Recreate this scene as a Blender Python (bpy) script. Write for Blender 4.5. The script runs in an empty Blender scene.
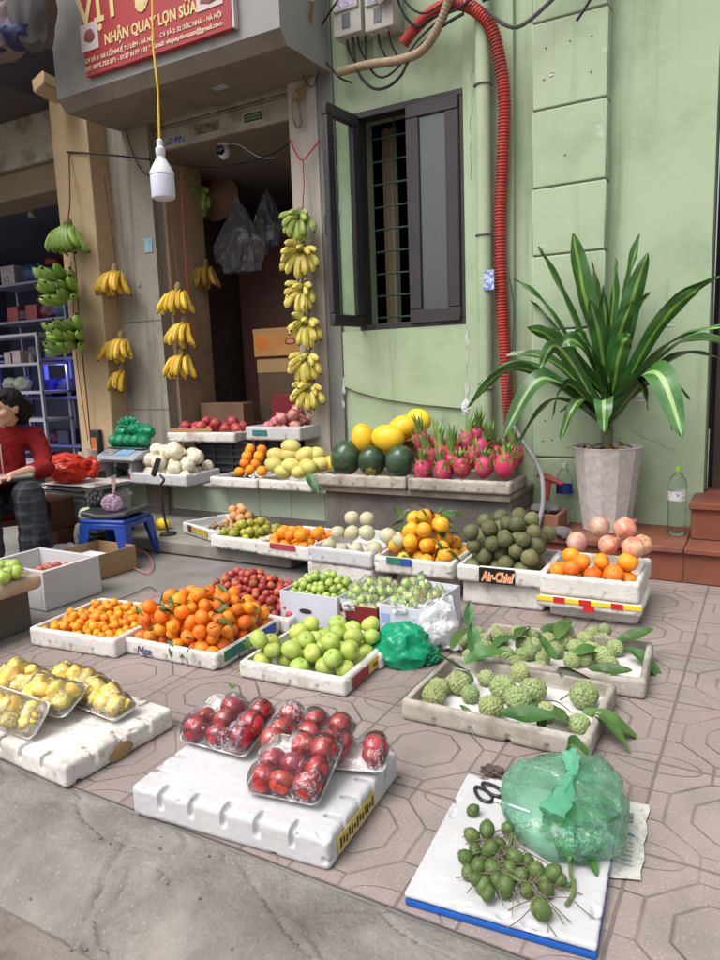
import bpy, bmesh, math, random
from mathutils import Vector, Matrix, Euler, noise as mnoise
random.seed(7)
R=math.radians; PI=math.pi
sc=bpy.context.scene; COL=sc.collection
sc.render.engine='CYCLES'; sc.cycles.transparent_max_bounces=24; sc.cycles.max_bounces=8
# ---------------------------------------------------------------- camera model
FPX=721.0; CH=1.1
CZ=Vector((-172,4620,FPX)).normalized()
CY=Vector((416,128,-FPX)); CY=(CY-CZ*CY.dot(CZ)).normalized()
CX=CY.cross(CZ)
def ray(px,py):
    c=Vector((px-360,480-py,-FPX)); return Vector((c.dot(CX),c.dot(CY),c.dot(CZ)))
def onz(px,py,z=0.0):
    r=ray(px,py); t=(z-CH)/r.z; return Vector((r.x*t,r.y*t,z))
def ony(px,py,y):
    r=ray(px,py); t=y/r.y; return Vector((r.x*t,y,CH+r.z*t))
def onx(px,py,x):
    r=ray(px,py); t=x/r.x; return Vector((x,r.y*t,CH+r.z*t))
cam=bpy.data.objects.new('camera',bpy.data.cameras.new('camera')); COL.objects.link(cam)
m=Matrix((CX,CY,CZ)).to_4x4(); m.translation=Vector((0,0,CH)); cam.matrix_world=m
cam.data.sensor_fit='HORIZONTAL'; cam.data.sensor_width=36; cam.data.lens=36*FPX/720
cam.data.clip_end=400; cam.data.clip_start=.02
sc.camera=cam
# ---------------------------------------------------------------- light
W=bpy.data.worlds.new('World'); sc.world=W; W.use_nodes=True
nt=W.node_tree; bg=nt.nodes['Background']
sky=nt.nodes.new('ShaderNodeTexSky'); sky.sky_type='NISHITA'; sky.sun_disc=False
SUN_EL,SUN_AZ=58,200     # azimuth of the sun, clockwise from +y
sky.sun_elevation=R(SUN_EL); sky.sun_rotation=R(SUN_AZ); sky.air_density=1.0; sky.dust_density=6; sky.ozone_density=1
hs=nt.nodes.new('ShaderNodeHueSaturation'); hs.inputs['Saturation'].default_value=.35
nt.links.new(sky.outputs[0],hs.inputs['Color']); nt.links.new(hs.outputs[0],bg.inputs[0]); bg.inputs[1].default_value=.13
sl=bpy.data.lights.new('sun','SUN'); sl.energy=1.1; sl.angle=R(35); sl.color=(1,.985,.955)
so=bpy.data.objects.new('sun',sl); COL.objects.link(so)
sd=Vector((math.sin(R(SUN_AZ))*math.cos(R(SUN_EL)),math.cos(R(SUN_AZ))*math.cos(R(SUN_EL)),math.sin(R(SUN_EL))))
so.rotation_euler=sd.to_track_quat('Z','Y').to_euler(); so.location=(0,-3,8)
sc.view_settings.view_transform='Standard'; sc.view_settings.look='None'; sc.view_settings.gamma=1
sc.view_settings.exposure=0.66; sc.view_settings.use_curve_mapping=False
# ---------------------------------------------------------------- materials
MATS={}
def mat(name,c,c2=None,sc_=6,rough=.6,bump=0,bsc=60,spec=.5,trans=0,alpha=1,coat=0,sss=0,hue=0,val=0,emis=0,
        detail=4,lo=.35,hi=.65,dirt=None,dsc=3,dlo=.5,dhi=.75,metal=0,vor=None,coords='Object',ior=1.45,spot=None,ssc=40,streak=None,slo=.5,shi=.75,peel=None):
    if name in MATS: return MATS[name]
    M=bpy.data.materials.new(name); M.use_nodes=True; N=M.node_tree.nodes; L=M.node_tree.links; B=N['Principled BSDF']
    tc=N.new('ShaderNodeTexCoord'); co=tc.outputs[coords]
    oi=N.new('ShaderNodeObjectInfo')
    if coords=='Object':   # shift the pattern for every object
        ad=N.new('ShaderNodeVectorMath'); ad.operation='MULTIPLY_ADD'
        cb=N.new('ShaderNodeCombineXYZ'); 
        for i in range(3): L.new(oi.outputs['Random'],cb.inputs[i])
        ad.inputs[1].default_value=(17,23,31); L.new(cb.outputs[0],ad.inputs[0]); L.new(co,ad.inputs[2]); co=ad.outputs[0]
    def nz(s,d=4,r=.6):
        n=N.new('ShaderNodeTexNoise'); n.inputs['Scale'].default_value=s; n.inputs['Detail'].default_value=d; n.inputs['Roughness'].default_value=r
        L.new(co,n.inputs['Vector']); return n.outputs['Fac']
    def ramp(f,lo,hi):
        r=N.new('ShaderNodeMapRange'); r.inputs['From Min'].default_value=lo; r.inputs['From Max'].default_value=hi; L.new(f,r.inputs['Value']); return r.outputs[0]
    def mix(f,a,b):
        x=N.new('ShaderNodeMix'); x.data_type='RGBA'; L.new(f,x.inputs[0])
        for s,v in ((6,a),(7,b)):
            if isinstance(v,(tuple,list)): x.inputs[s].default_value=(*v[:3],1)
            else: L.new(v,x.inputs[s])
        return x.outputs[2]
    col=None
    if c2 is not None: col=mix(ramp(nz(sc_,detail),lo,hi),c,c2)
    if spot is not None:
        col=mix(ramp(nz(ssc,2),.62,.7),col if col is not None else c,spot)
    if dirt is not None: col=mix(ramp(nz(dsc,6,.65),dlo,dhi),col if col is not None else c,dirt)
    def nzv(v3,s,d=5):
        mv=N.new('ShaderNodeVectorMath'); mv.operation='MULTIPLY'; mv.inputs[1].default_value=v3; L.new(co,mv.inputs[0])
        n=N.new('ShaderNodeTexNoise'); n.inputs['Scale'].default_value=s; n.inputs['Detail'].default_value=d; n.inputs['Roughness'].default_value=.6; L.new(mv.outputs[0],n.inputs['Vector']); return n.outputs['Fac']
    if streak is not None: col=mix(ramp(nzv((9,9,.55),1.6),slo,shi),col if col is not None else c,streak)
    if peel is not None: col=mix(ramp(nzv((1,1,.8),5.5,6),.70,.715),col if col is not None else c,peel)
    if hue or val:
        h=N.new('ShaderNodeHueSaturation')
        if col is None: h.inputs['Color'].default_value=(*c,1)
        else: L.new(col,h.inputs['Color'])
        a=N.new('ShaderNodeMapRange'); a.inputs['To Min'].default_value=.5-hue; a.inputs['To Max'].default_value=.5+hue
        L.new(oi.outputs['Random'],a.inputs['Value']); L.new(a.outputs[0],h.inputs['Hue'])
        fr=N.new('ShaderNodeMath'); fr.operation='MULTIPLY'; fr.inputs[1].default_value=7.31; L.new(oi.outputs['Random'],fr.inputs[0])
        f2=N.new('ShaderNodeMath'); f2.operation='FRACT'; L.new(fr.outputs[0],f2.inputs[0])
        b=N.new('ShaderNodeMapRange'); b.inputs['To Min'].default_value=1-val; b.inputs['To Max'].default_value=1+val
        L.new(f2.outputs[0],b.inputs['Value']); L.new(b.outputs[0],h.inputs['Value'])
        col=h.outputs[0]
    if col is not None: L.new(col,B.inputs['Base Color'])
    else: B.inputs['Base Color'].default_value=(*c,1)
    B.inputs['Roughness'].default_value=rough; B.inputs['Specular IOR Level'].default_value=spec; B.inputs['Metallic'].default_value=metal
    B.inputs['Transmission Weight'].default_value=trans; B.inputs['IOR'].default_value=ior; B.inputs['Coat Weight'].default_value=coat; B.inputs['Coat Roughness'].default_value=.12
    if sss:
        B.inputs['Subsurface Weight'].default_value=sss; B.inputs['Subsurface Radius'].default_value=(.6,.35,.2); B.inputs['Subsurface Scale'].default_value=.01
    B.inputs['Alpha'].default_value=alpha
    if emis: B.inputs['Emission Color'].default_value=(*c,1); B.inputs['Emission Strength'].default_value=emis
    if bump:
        bp=N.new('ShaderNodeBump'); bp.inputs['Strength'].default_value=min(1,bump); bp.inputs['Distance'].default_value=.004 if bump<=1 else .004*bump
        if vor:
            v=N.new('ShaderNodeTexVoronoi'); v.inputs['Scale'].default_value=vor; L.new(co,v.inputs['Vector']); L.new(v.outputs['Distance'],bp.inputs['Height'])
        else: L.new(nz(bsc,5),bp.inputs['Height'])
        L.new(bp.outputs[0],B.inputs['Normal'])
    MATS[name]=M; M['B']=B.name
    return M
# ---------------------------------------------------------------- objects
def link(o,parent=None):
    COL.objects.link(o)
    if parent: o.parent=parent
    return o
def tag(o,label=None,cat=None,group=None,kind=None):
    if label: o['label']=label
    if cat: o['category']=cat
    if group: o['group']=group
    if kind: o['kind']=kind
    return o
def thing(name,loc,label,cat,group=None,rz=0):
    o=bpy.data.objects.new(name,None); o.empty_display_size=.05; COL.objects.link(o); o.location=loc; o.rotation_euler=(0,0,rz)
    return tag(o,label,cat,group)
def rootmat(o):
    return Matrix.LocRotScale(o.location,o.rotation_euler,o.scale) if not o.parent else rootmat(o.parent)@Matrix.LocRotScale(o.location,o.rotation_euler,o.scale)
class MB:
    def __init__(s): s.b=bmesh.new()
    def box(s,x0,y0,z0,x1,y1,z1,bev=0,seg=1):
        r=bmesh.ops.create_cube(s.b,size=1); vs=r['verts']
        for v in vs: v.co=Vector(((x0+x1)/2+v.co.x*(x1-x0),(y0+y1)/2+v.co.y*(y1-y0),(z0+z1)/2+v.co.z*(z1-z0)))
        if bev:
            es=list({e for v in vs for e in v.link_edges}); bmesh.ops.bevel(s.b,geom=es,offset=bev,segments=seg,affect='EDGES',profile=.5)
        return s
    def obox(s,c,sx,sy,sz,M=None,bev=0):
        """box centred at c with rotation matrix M"""
        n0=set(s.b.verts); s.box(-sx/2,-sy/2,-sz/2,sx/2,sy/2,sz/2,bev)
        M=M or Matrix.Identity(3)
        for v in s.b.verts:
            if v not in n0: v.co=M@v.co+Vector(c)
        return s
    def quad(s,*p):
        s.b.faces.new([s.b.verts.new(Vector(q)) for q in p]); return s
    def tube(s,pts,r,n=8,caps=True,closed=False):
        pts=[Vector(p) for p in pts]; rs=r if isinstance(r,(list,tuple)) else [r]*len(pts)
        rings=[]; up=None
        for i,p in enumerate(pts):
            a=pts[i-1] if i>0 else (pts[-1] if closed else p); b=pts[(i+1)%len(pts)] if (i<len(pts)-1 or closed) else p
            t=(b-a).normalized()
            if t.length==0: t=Vector((0,0,1))
            if up is None: up=t.orthogonal().normalized()
            up=(up-t*up.dot(t)); up=up.normalized() if up.length>1e-6 else t.orthogonal().normalized()
            sd_=t.cross(up)
            rings.append([s.b.verts.new(p+(up*math.cos(2*PI*k/n)+sd_*math.sin(2*PI*k/n))*rs[i]) for k in range(n)])
        for i in range(len(rings)-(0 if closed else 1)):
            A=rings[i]; B_=rings[(i+1)%len(rings)]
            for k in range(n):
                s.b.faces.new((A[k],A[(k+1)%n],B_[(k+1)%n],B_[k]))
        if caps and not closed:
            s.b.faces.new(rings[0][::-1]); s.b.faces.new(rings[-1])
        return s
    def lathe(s,prof,c=(0,0,0),n=24,M=None):
        c=Vector(c); rings=[]
        for (r,z) in prof:
            rings.append([s.b.verts.new(Vector((max(r,1e-5)*math.cos(2*PI*k/n),max(r,1e-5)*math.sin(2*PI*k/n),z))) for k in range(n)])
        for i in range(len(rings)-1):
            for k in range(n): s.b.faces.new((rings[i][k],rings[i][(k+1)%n],rings[i+1][(k+1)%n],rings[i+1][k]))
        for ring in rings:
            for v in ring: v.co=(M@v.co if M else v.co)+c
        return s
    def ball(s,c,r,sub=2,scl=(1,1,1),M=None,nz=0,nf=3,seed=0):
        r_=bmesh.ops.create_icosphere(s.b,subdivisions=sub,radius=1)
        for v in r_['verts']:
            k=1+(nz*mnoise.noise(v.co*nf+Vector((seed,seed*1.7,0))) if nz else 0)
            p=Vector((v.co.x*scl[0],v.co.y*scl[1],v.co.z*scl[2]))*r*k
            v.co=(M@p if M else p)+Vector(c)
        return s
    def grid(s,f,nu,nv):
        V=[[s.b.verts.new(Vector(f(i/nu,j/nv))) for j in range(nv+1)] for i in range(nu+1)]
        for i in range(nu):
            for j in range(nv): s.b.faces.new((V[i][j],V[i+1][j],V[i+1][j+1],V[i][j+1]))
        return s
    def add(s,f):   # displace all
        for v in s.b.verts: v.co=Vector(f(v.co))
        return s
    def mesh(s,name,smooth=True,thick=0,recalc=True):
        if recalc: bmesh.ops.recalc_face_normals(s.b,faces=s.b.faces)
        if thick:
            bmesh.ops.solidify(s.b,geom=s.b.faces[:],thickness=thick)
        me=bpy.data.meshes.new(name); s.b.to_mesh(me); s.b.free()
        if smooth:
            me.polygons.foreach_set('use_smooth',[True]*len(me.polygons))
            try: me.set_sharp_from_angle(angle=R(38))
            except Exception: pass
        return me
    def build(s,name,m_,parent=None,base=None,smooth=True,thick=0,local=False,recalc=True):
        """verts are world coords unless local; base = origin for a top-level mesh"""
        if not local:
            if parent is not None:
                inv=rootmat(parent).inverted(); bmesh.ops.transform(s.b,matrix=inv,verts=s.b.verts)
            elif base is not None:
                bmesh.ops.translate(s.b,vec=-Vector(base),verts=s.b.verts)
        o=bpy.data.objects.new(name,s.mesh(name,smooth,thick,recalc)); o.data.materials.append(m_)
        if base is not None and parent is None: o.location=base
        return link(o,parent)
def shareobj(name,me,parent=None,loc=(0,0,0),rot=(0,0,0),scl=1):
    o=bpy.data.objects.new(name,me); link(o,parent); o.location=loc; o.rotation_euler=rot
    o.scale=(scl,)*3 if not isinstance(scl,(tuple,list)) else scl
    return o
def copy_tree(o,parent=None):
    c=o.copy(); COL.objects.link(c); c.parent=parent
    for ch in KIDS.get(o.name,[k for k in bpy.data.objects if k.parent==o]): copy_tree(ch,c)
    return c
KIDS={}
def evalmesh(o):
    dg=bpy.context.evaluated_depsgraph_get(); dg.update()
    return bpy.data.meshes.new_from_object(o.evaluated_get(dg))
def catmull(P,n=8,closed=False):
    P=[Vector(p) for p in P]; out=[]
    m=len(P)
    for i in range(m if closed else m-1):
        a=P[(i-1)%m] if (i>0 or closed) else P[0]; b=P[i]; c=P[(i+1)%m]; d=P[(i+2)%m] if (i+2<m or closed) else P[-1]
        for k in range(n):
            t=k/n; out.append(.5*((2*b)+(c-a)*t+(2*a-5*b+4*c-d)*t*t+(3*b-a-3*c+d)*t**3))
    if not closed: out.append(P[-1])
    return out
def text(name,s,size,m_,parent,loc,rot,ext=.002,align='LEFT',sx=1,shear=0,font=None,bold=0):
    cu=bpy.data.curves.new(name,'FONT'); cu.body=s; cu.size=size; cu.extrude=ext; cu.align_x=align; cu.shear=shear; cu.offset=bold; cu.resolution_u=3
    o=bpy.data.objects.new(name,cu); COL.objects.link(o); 
    me=evalmesh(o); COL.objects.unlink(o); bpy.data.objects.remove(o)
    me.materials.clear(); me.materials.append(m_)
    o=bpy.data.objects.new(name,me); COL.objects.link(o); o.parent=parent
    o.location=loc; o.rotation_euler=rot; o.scale=(sx,1,1)
    return o
# ---------------------------------------------------------------- common materials
concrete=mat('concrete',(.235,.22,.205),(.165,.153,.142),2.2,.9,.7,90,.2,dirt=(.11,.10,.092),dsc=1.1,dlo=.52,dhi=.8,spot=(.21,.19,.17),ssc=90)
steptop=mat('step_concrete',(.28,.26,.22),(.2,.185,.16),3,.85,.4,60,.25,dirt=(.11,.10,.085),dsc=2)
darkconc=mat('dark_concrete',(.17,.155,.14),(.11,.10,.09),4,.9,.6,50,.2,dirt=(.07,.063,.056),dsc=3)
greenwall=mat('green_plaster',(.375,.46,.31),(.34,.425,.28),1.3,.75,.45,26,.25,dirt=(.25,.325,.195),dsc=2.6,dlo=.52,dhi=.85,streak=(.235,.29,.18),slo=.56,shi=.85,peel=(.42,.50,.36))
beige=mat('beige_paint',(.47,.35,.21),(.40,.295,.17),1.7,.7,.25,30,.25,dirt=(.24,.17,.10),dsc=3,dlo=.56,dhi=.9)
greypanel=mat('grey_panel',(.32,.295,.25),(.265,.24,.20),1.5,.7,.2,30,.25,dirt=(.13,.115,.09),dsc=4,dlo=.55,dhi=.85,streak=(.17,.15,.12))
whitepillar=mat('pale_pillar_plaster',(.46,.42,.37),(.39,.35,.31),2,.75,.15,40,.25,dirt=(.2,.18,.15),dsc=3,dlo=.55,dhi=.9,streak=(.26,.235,.2))
greymetal=mat('grey_sheet',(.20,.205,.195),(.16,.165,.155),2,.6,.08,40,.3)
canopyw=mat('canopy_panel',(.30,.30,.285),(.25,.25,.235),1.5,.6,.06,30,.3,dirt=(.17,.16,.145),dsc=2.5)
canopyb=mat('canopy_brown_lip',(.24,.205,.17),(.19,.165,.135),2,.7,.08,30,.25,dirt=(.12,.10,.085),dsc=3)
dark=mat('dark_interior',(.035,.03,.028),(.022,.02,.018),2,.8)
# ---------------------------------------------------------------- ground
def struct(o): return tag(o,kind='structure')
road=MB().quad((-40,-40,-.103),(40,-40,-.103),(40,.9,-.103),(-40,.9,-.103)).build('road',mat('road_concrete',(.22,.19,.165),(.15,.125,.11),3,.9,1,60,.2,dirt=(.085,.07,.06),dsc=6),None); struct(road)
side=MB().quad((-40,1.164,-.005),(40,1.164,-.005),(40,12,-.005),(-40,12,-.005)).build('sidewalk',concrete); struct(side)
# kerb: rounded worn concrete edge with a broken patch
def kz(x,y):
    t=(1.05-y)/.185 if y<1.05 else 0
    z=-.005-(.088*min(1,max(0,t))**1.7)
    z+=.004*mnoise.noise(Vector((x*3,y*3,0)))+.0026*mnoise.noise(Vector((x*14,y*14,2)))+.0014*mnoise.noise(Vector((x*38,y*38,4)))
    # joint running towards the viewer
    jx=-1.314+.27*(1.124-y)+.012*mnoise.noise(Vector((y*9,3,1)))
    z-=.010*math.exp(-((x-jx)/.011)**2)*(1 if y<1.08 else max(0,(1.12-y)/.04))
    # broken area
    e=((x+1.17)/.095)**2+((y-.965)/.075)**2+.5*mnoise.noise(Vector((x*11,y*11,5)))
    if e<1: z-=.004
    if .94<e<1.05: z-=.004
    if x>-1.08 and abs(mnoise.noise(Vector((x*1.7+1,y*3.2,6.3))))<.010: z-=.005
    c=mnoise.noise(Vector((x*7,y*7,9)))
    if abs(c)<.025 and e<1 : z-=.006
    e2=((x+1.12)/.11)**2+((y-.885)/.05)**2+.5*mnoise.noise(Vector((x*13,y*13,8)))
    if e2<1: z-=.020*(1-e2)**.3-.026*abs(mnoise.noise(Vector((x*26,y*26,0))))
    c=mnoise.noise(Vector((x*2.4+4,y*4,3.3)))
    if abs(c)<.012: z-=.005
    z-=.006*max(0,mnoise.noise(Vector((x*9,y*9,11)))-.25)+.004*max(0,mnoise.noise(Vector((x*22,y*22,17)))-.2)
    return z
xs=[-14,-8,-5,-4]+[-3.2+i*.009 for i in range(int(3.9/.009))]+[1.2,3,8,14]
ys=[.862+i*.0055 for i in range(int(.298/.0055)+1)]
kb=bmesh.new(); rows=[]
for yy in ys: rows.append([kb.verts.new((xx,yy,kz(xx,yy))) for xx in xs])
rows=[[kb.verts.new((xx,.862,-.2)) for xx in xs]]+rows+[[kb.verts.new((xx,1.165,-.006)) for xx in xs]]
for j in range(len(rows)-1):
    for i in range(len(xs)-1): kb.faces.new((rows[j][i],rows[j][i+1],rows[j+1][i+1],rows[j+1][i]))
kmb=MB(); kmb.b.free(); kmb.b=kb
struct(kmb.build('kerb',mat('kerb_concrete',(.26,.237,.215),(.18,.163,.148),7,.9,1.6,60,.2,dirt=(.115,.105,.097),dsc=3.0,dlo=.48,dhi=.72,spot=(.30,.285,.27),ssc=160)))
# pavers -------------------------------------------------------------------
def paver_mat():
    M=bpy.data.materials.new('octagon_pavers'); M.use_nodes=True; N=M.node_tree.nodes; L=M.node_tree.links; B=N['Principled BSDF']
    tc=N.new('ShaderNodeTexCoord'); sp=N.new('ShaderNodeSeparateXYZ')
    T=.4033
    # wobble the coordinates slightly so that grooves are not ruler straight
    n0=N.new('ShaderNodeTexNoise'); n0.inputs['Scale'].default_value=14; n0.inputs['Detail'].default_value=3; L.new(tc.outputs['Object'],n0.inputs['Vector'])
    vm=N.new('ShaderNodeVectorMath'); vm.operation='MULTIPLY_ADD'; vm.inputs[1].default_value=(.007,.007,0); L.new(n0.outputs['Color'],vm.inputs[0]); L.new(tc.outputs['Object'],vm.inputs[2])
    L.new(vm.outputs[0],sp.inputs[0])
    def m(op,*a):
        n=N.new('ShaderNodeMath'); n.operation=op
        for i,v in enumerate(a):
            if isinstance(v,(int,float)): n.inputs[i].default_value=v
            else: L.new(v,n.inputs[i])
        return n.outputs[0]
    U=m('DIVIDE',m('ADD',sp.outputs[0],.2295+T*40-.0035),T); V=m('DIVIDE',m('ADD',sp.outputs[1],-1.573+T*40-.0035),T)
    fu=m('ABSOLUTE',m('SUBTRACT',m('FRACT',U),.5)); fv=m('ABSOLUTE',m('SUBTRACT',m('FRACT',V),.5))
    oct_=m('MAXIMUM',m('MAXIMUM',fu,fv),m('MULTIPLY',m('ADD',fu,fv),.7071))
    def line(d,c,w): # 1 on the line
        return m('SUBTRACT',1,m('MINIMUM',1,m('DIVIDE',m('ABSOLUTE',m('SUBTRACT',d,c)),w)))
    g1=line(oct_,.385,.014); g2=line(oct_,.235,.014)
    # connectors from outer octagon vertices to tile edge
    mx=m('MAXIMUM',fu,fv); mn=m('MINIMUM',fu,fv)
    g3=m('MULTIPLY',line(mn,.16,.012),m('GREATER_THAN',mx,.385))
    # arcs round the tile corners
    du=m('SUBTRACT',.5,fu); dv=m('SUBTRACT',.5,fv)
    # lens along the joints: (du/.30)^2+(dv/.11)^2
    le=m('SQRT',m('ADD',m('POWER',m('DIVIDE',du,.27),2),m('POWER',m('DIVIDE',dv,.12),2)))
    g4=m('MULTIPLY',line(le,1.0,.06),m('GREATER_THAN',oct_,.40))
    edge=m('MAXIMUM',fu,fv)
    g5=m('MULTIPLY',m('GREATER_THAN',edge,.489),1.0)
    g=m('MAXIMUM',m('MAXIMUM',g1,g2),m('MAXIMUM',g3,m('MULTIPLY',g4,.8)))
    # wear: grooves fill with dust in places
    n1=N.new('ShaderNodeTexNoise'); n1.inputs['Scale'].default_value=3.5; n1.inputs['Detail'].default_value=4; L.new(tc.outputs['Object'],n1.inputs['Vector'])
    wear=N.new('ShaderNodeMapRange'); wear.inputs['From Min'].default_value=.35; wear.inputs['From Max'].default_value=.65; wear.inputs['To Min'].default_value=.35; L.new(n1.outputs['Fac'],wear.inputs['Value'])
    gw=m('MULTIPLY',g,wear.outputs[0]); gall=m('MAXIMUM',gw,g5)
    # tile tint
    wn=N.new('ShaderNodeTexWhiteNoise'); cb=N.new('ShaderNodeCombineXYZ'); L.new(m('FLOOR',U),cb.inputs[0]); L.new(m('FLOOR',V),cb.inputs[1]); L.new(cb.outputs[0],wn.inputs['Vector'])
    def mixc(f,a,b):
        x=N.new('ShaderNodeMix'); x.data_type='RGBA'; L.new(f,x.inputs[0])
        for s,v in ((6,a),(7,b)):
            if isinstance(v,tuple): x.inputs[s].default_value=(*v,1)
            else: L.new(v,x.inputs[s])
        return x.outputs[2]
    n2=N.new('ShaderNodeTexNoise'); n2.inputs['Scale'].default_value=5; n2.inputs['Detail'].default_value=6; n2.inputs['Roughness'].default_value=.7; L.new(tc.outputs['Object'],n2.inputs['Vector'])
    n3=N.new('ShaderNodeTexNoise'); n3.inputs['Scale'].default_value=170; n3.inputs['Detail'].default_value=2; L.new(tc.outputs['Object'],n3.inputs['Vector'])
    base=mixc(wn.outputs['Value'],(.255,.20,.185),(.31,.25,.233))
    mr=N.new('ShaderNodeMapRange'); mr.inputs['From Min'].default_value=.4; mr.inputs['From Max'].default_value=.7; L.new(n2.outputs['Fac'],mr.inputs['Value'])
    base=mixc(mr.outputs[0],base,(.23,.195,.18))
    mr2=N.new('ShaderNodeMapRange'); mr2.inputs['From Min'].default_value=.58; mr2.inputs['From Max'].default_value=.72; mr2.inputs['To Max'].default_value=.6; L.new(n3.outputs['Fac'],mr2.inputs['Value'])
    base=mixc(mr2.outputs[0],base,(.47,.42,.40))
    n4=N.new('ShaderNodeTexNoise'); n4.inputs['Scale'].default_value=1.3; n4.inputs['Detail'].default_value=5; L.new(tc.outputs['Object'],n4.inputs['Vector'])
    mr4=N.new('ShaderNodeMapRange'); mr4.inputs['From Min'].default_value=.52; mr4.inputs['From Max'].default_value=.75; mr4.inputs['To Max'].default_value=.55; L.new(n4.outputs['Fac'],mr4.inputs['Value'])
    base=mixc(mr4.outputs[0],base,(.15,.13,.12))
    base=mixc(m('MULTIPLY',gall,.55),base,(.075,.06,.052))
    L.new(base,B.inputs['Base Color']); B.inputs['Roughness'].default_value=.82; B.inputs['Specular IOR Level'].default_value=.25
    h=m('ADD',m('MULTIPLY',gall,-1),m('ADD',m('MULTIPLY',n3.outputs['Fac'],.25),m('MULTIPLY',n2.outputs['Fac'],.5)))
    bp=N.new('ShaderNodeBump'); bp.inputs['Strength'].default_value=.8; bp.inputs['Distance'].default_value=.006; L.new(h,bp.inputs['Height']); L.new(bp.outputs[0],B.inputs['Normal'])
    return M
YB=1.573-.4033
pv=MB(); 
pv.quad((-2.765,YB,0),(6,YB,0),(6,2.56,0),(-2.765,2.56,0)); pv.quad((-2.02,2.56,0),(6,2.56,0),(6,3.73,0),(-2.02,3.73,0))
struct(pv.build('pavement',paver_mat(),smooth=False))
# ================================================================ GREEN HOUSE
YW=4.2
wm=mat('window_frame_plum',(.045,.038,.042),(.035,.03,.034),5,.45,.03,30,.4)
house=thing('green_house',(-1.2,YW,0),'pale green rendered house with a dark window and a grooved pilaster','house')
# wall with window hole, door opening at x>-.31
wx0,wx1,wz0,wz1=-2.36,-1.635,1.345,2.655
w_=MB()
def wallgrid(mb,x0,x1,z0,z1,y,t=.22): mb.box(x0,y,z0,x1,y+t,z1)
wallgrid(w_,-2.62,wx0,0,4.6,YW); wallgrid(w_,wx1,-.305,0,4.6,YW); 
wallgrid(w_,wx0,wx1,0,wz0,YW); wallgrid(w_,wx0,wx1,wz1,4.6,YW)
wallgrid(w_,-.305,.9,2.75,4.6,YW); wallgrid(w_,.9,6,0,4.6,YW)
w_.build('wall',greenwall,house,smooth=False)
# protruding strip right of the window, carrying the down pipe
MB().box(-1.628,YW-.035,0,-1.33,YW-.002,4.6,.006).build('wall_strip',greenwall,house)
# grooved pilaster: stacked rendered blocks with open joints
PZ=[0.0,.55,1.268,1.672,2.03,2.43,2.865,3.3,3.75]
PX0,PX1=-1.204,-.812
for a,b in zip(PZ[:-1],PZ[1:]):
    MB().box(PX0,4.1,a+.004,PX1,YW-.002,b-.004,.006).build('pilaster_block',greenwall,house)
MB().box(PX0+.008,4.108,0,PX1-.008,YW-.003,3.9).build('pilaster_core',mat('groove_green',(.10,.13,.085)),house)
# anchor holes in the pilaster
for (px,pz) in ((546,48),(570,41),(592,36),(544,80),(591,72),(565,155),(545,421),(552,440),(543,441)):
    p=ony(px,pz,4.099); MB().ball(p,.0055,1,(1,.25,1)).build('anchor_hole',mat('hole_dark',(.05,.05,.045)),house)

# sloping plinth below the window: lighter band with shadow gap
band=MB(); 
A=ony(348,386,YW-.02); Bp=ony(466,414,YW-.02)
band.b.faces.ensure_lookup_table()
vsP=[(-2.50,A.z),(-2.42,A.z-.035),(-2.20,A.z-.09),(-1.95,A.z-.125),(-1.63,A.z-.155)]
for i in range(4):
    (xa,za),(xb,zb)=vsP[i],vsP[i+1]
    for (y,) in ((YW-.022,),):
        band.quad((xa,y,za),(xb,y,zb),(xb,y,wz0-.01),(xa,y,wz0-.01))
        band.quad((xa,y,za),(xb,y,zb),(xb,YW,zb-.012),(xa,YW,za-.012))
band.build('render_coat',greenwall,house)
# flaked paint, thin cracks and old filler marks on the render
flk=mat('flaked_white',(.52,.54,.48),(.42,.46,.38),30,.85,.4,60); crk_=mat('crack_dark',(.13,.17,.11),rough=.9)
rk=random.Random(8)
for (px,py,n,sx_,sz_,yy) in ((468,345,6,.010,.05,YW-.037),(467,385,6,.012,.05,YW-.037),(340,205,4,.006,.05,YW-.002),(344,395,5,.010,.05,YW-.024),(552,78,2,.02,.01,4.098),(640,395,3,.03,.02,YW-.001),(668,330,2,.03,.008,YW-.001)):
    for k in range(n):
        q=ony(px+rk.uniform(-1.5,1.5),py+rk.uniform(-14,14),yy); MB().ball(q,1,2,(sx_*rk.uniform(.4,1),.0022,sz_*rk.uniform(.3,1)),nz=.6,nf=3,seed=k+px).build('paint_flake',flk,house)
for (pa,pb,yy) in (((630,430),(675,450),YW-.001),((472,60),(470,180),YW-.037)):
    A_c=ony(*pa,yy); B_c=ony(*pb,yy); n_=14; pts=[A_c.lerp(B_c,i/n_)+Vector((rk.uniform(-.012,.012),0,rk.uniform(-.012,.012))) for i in range(n_+1)]
    MB().tube(pts,[.0005+.0007*rk.random() for _ in pts],4).build('hairline_crack',crk_,house)
# door opening at the right: reveal, dark door, lintel
MB().box(-.3,YW+.22,0,.9,YW+1.6,2.75).build('doorway_room',dark,house)
d=MB().box(-.27,YW+.12,.36,.3,YW+.16,2.7).build('door',mat('door_brown',(.05,.03,.022),(.03,.02,.016),6,.5,.1),house)
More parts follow.
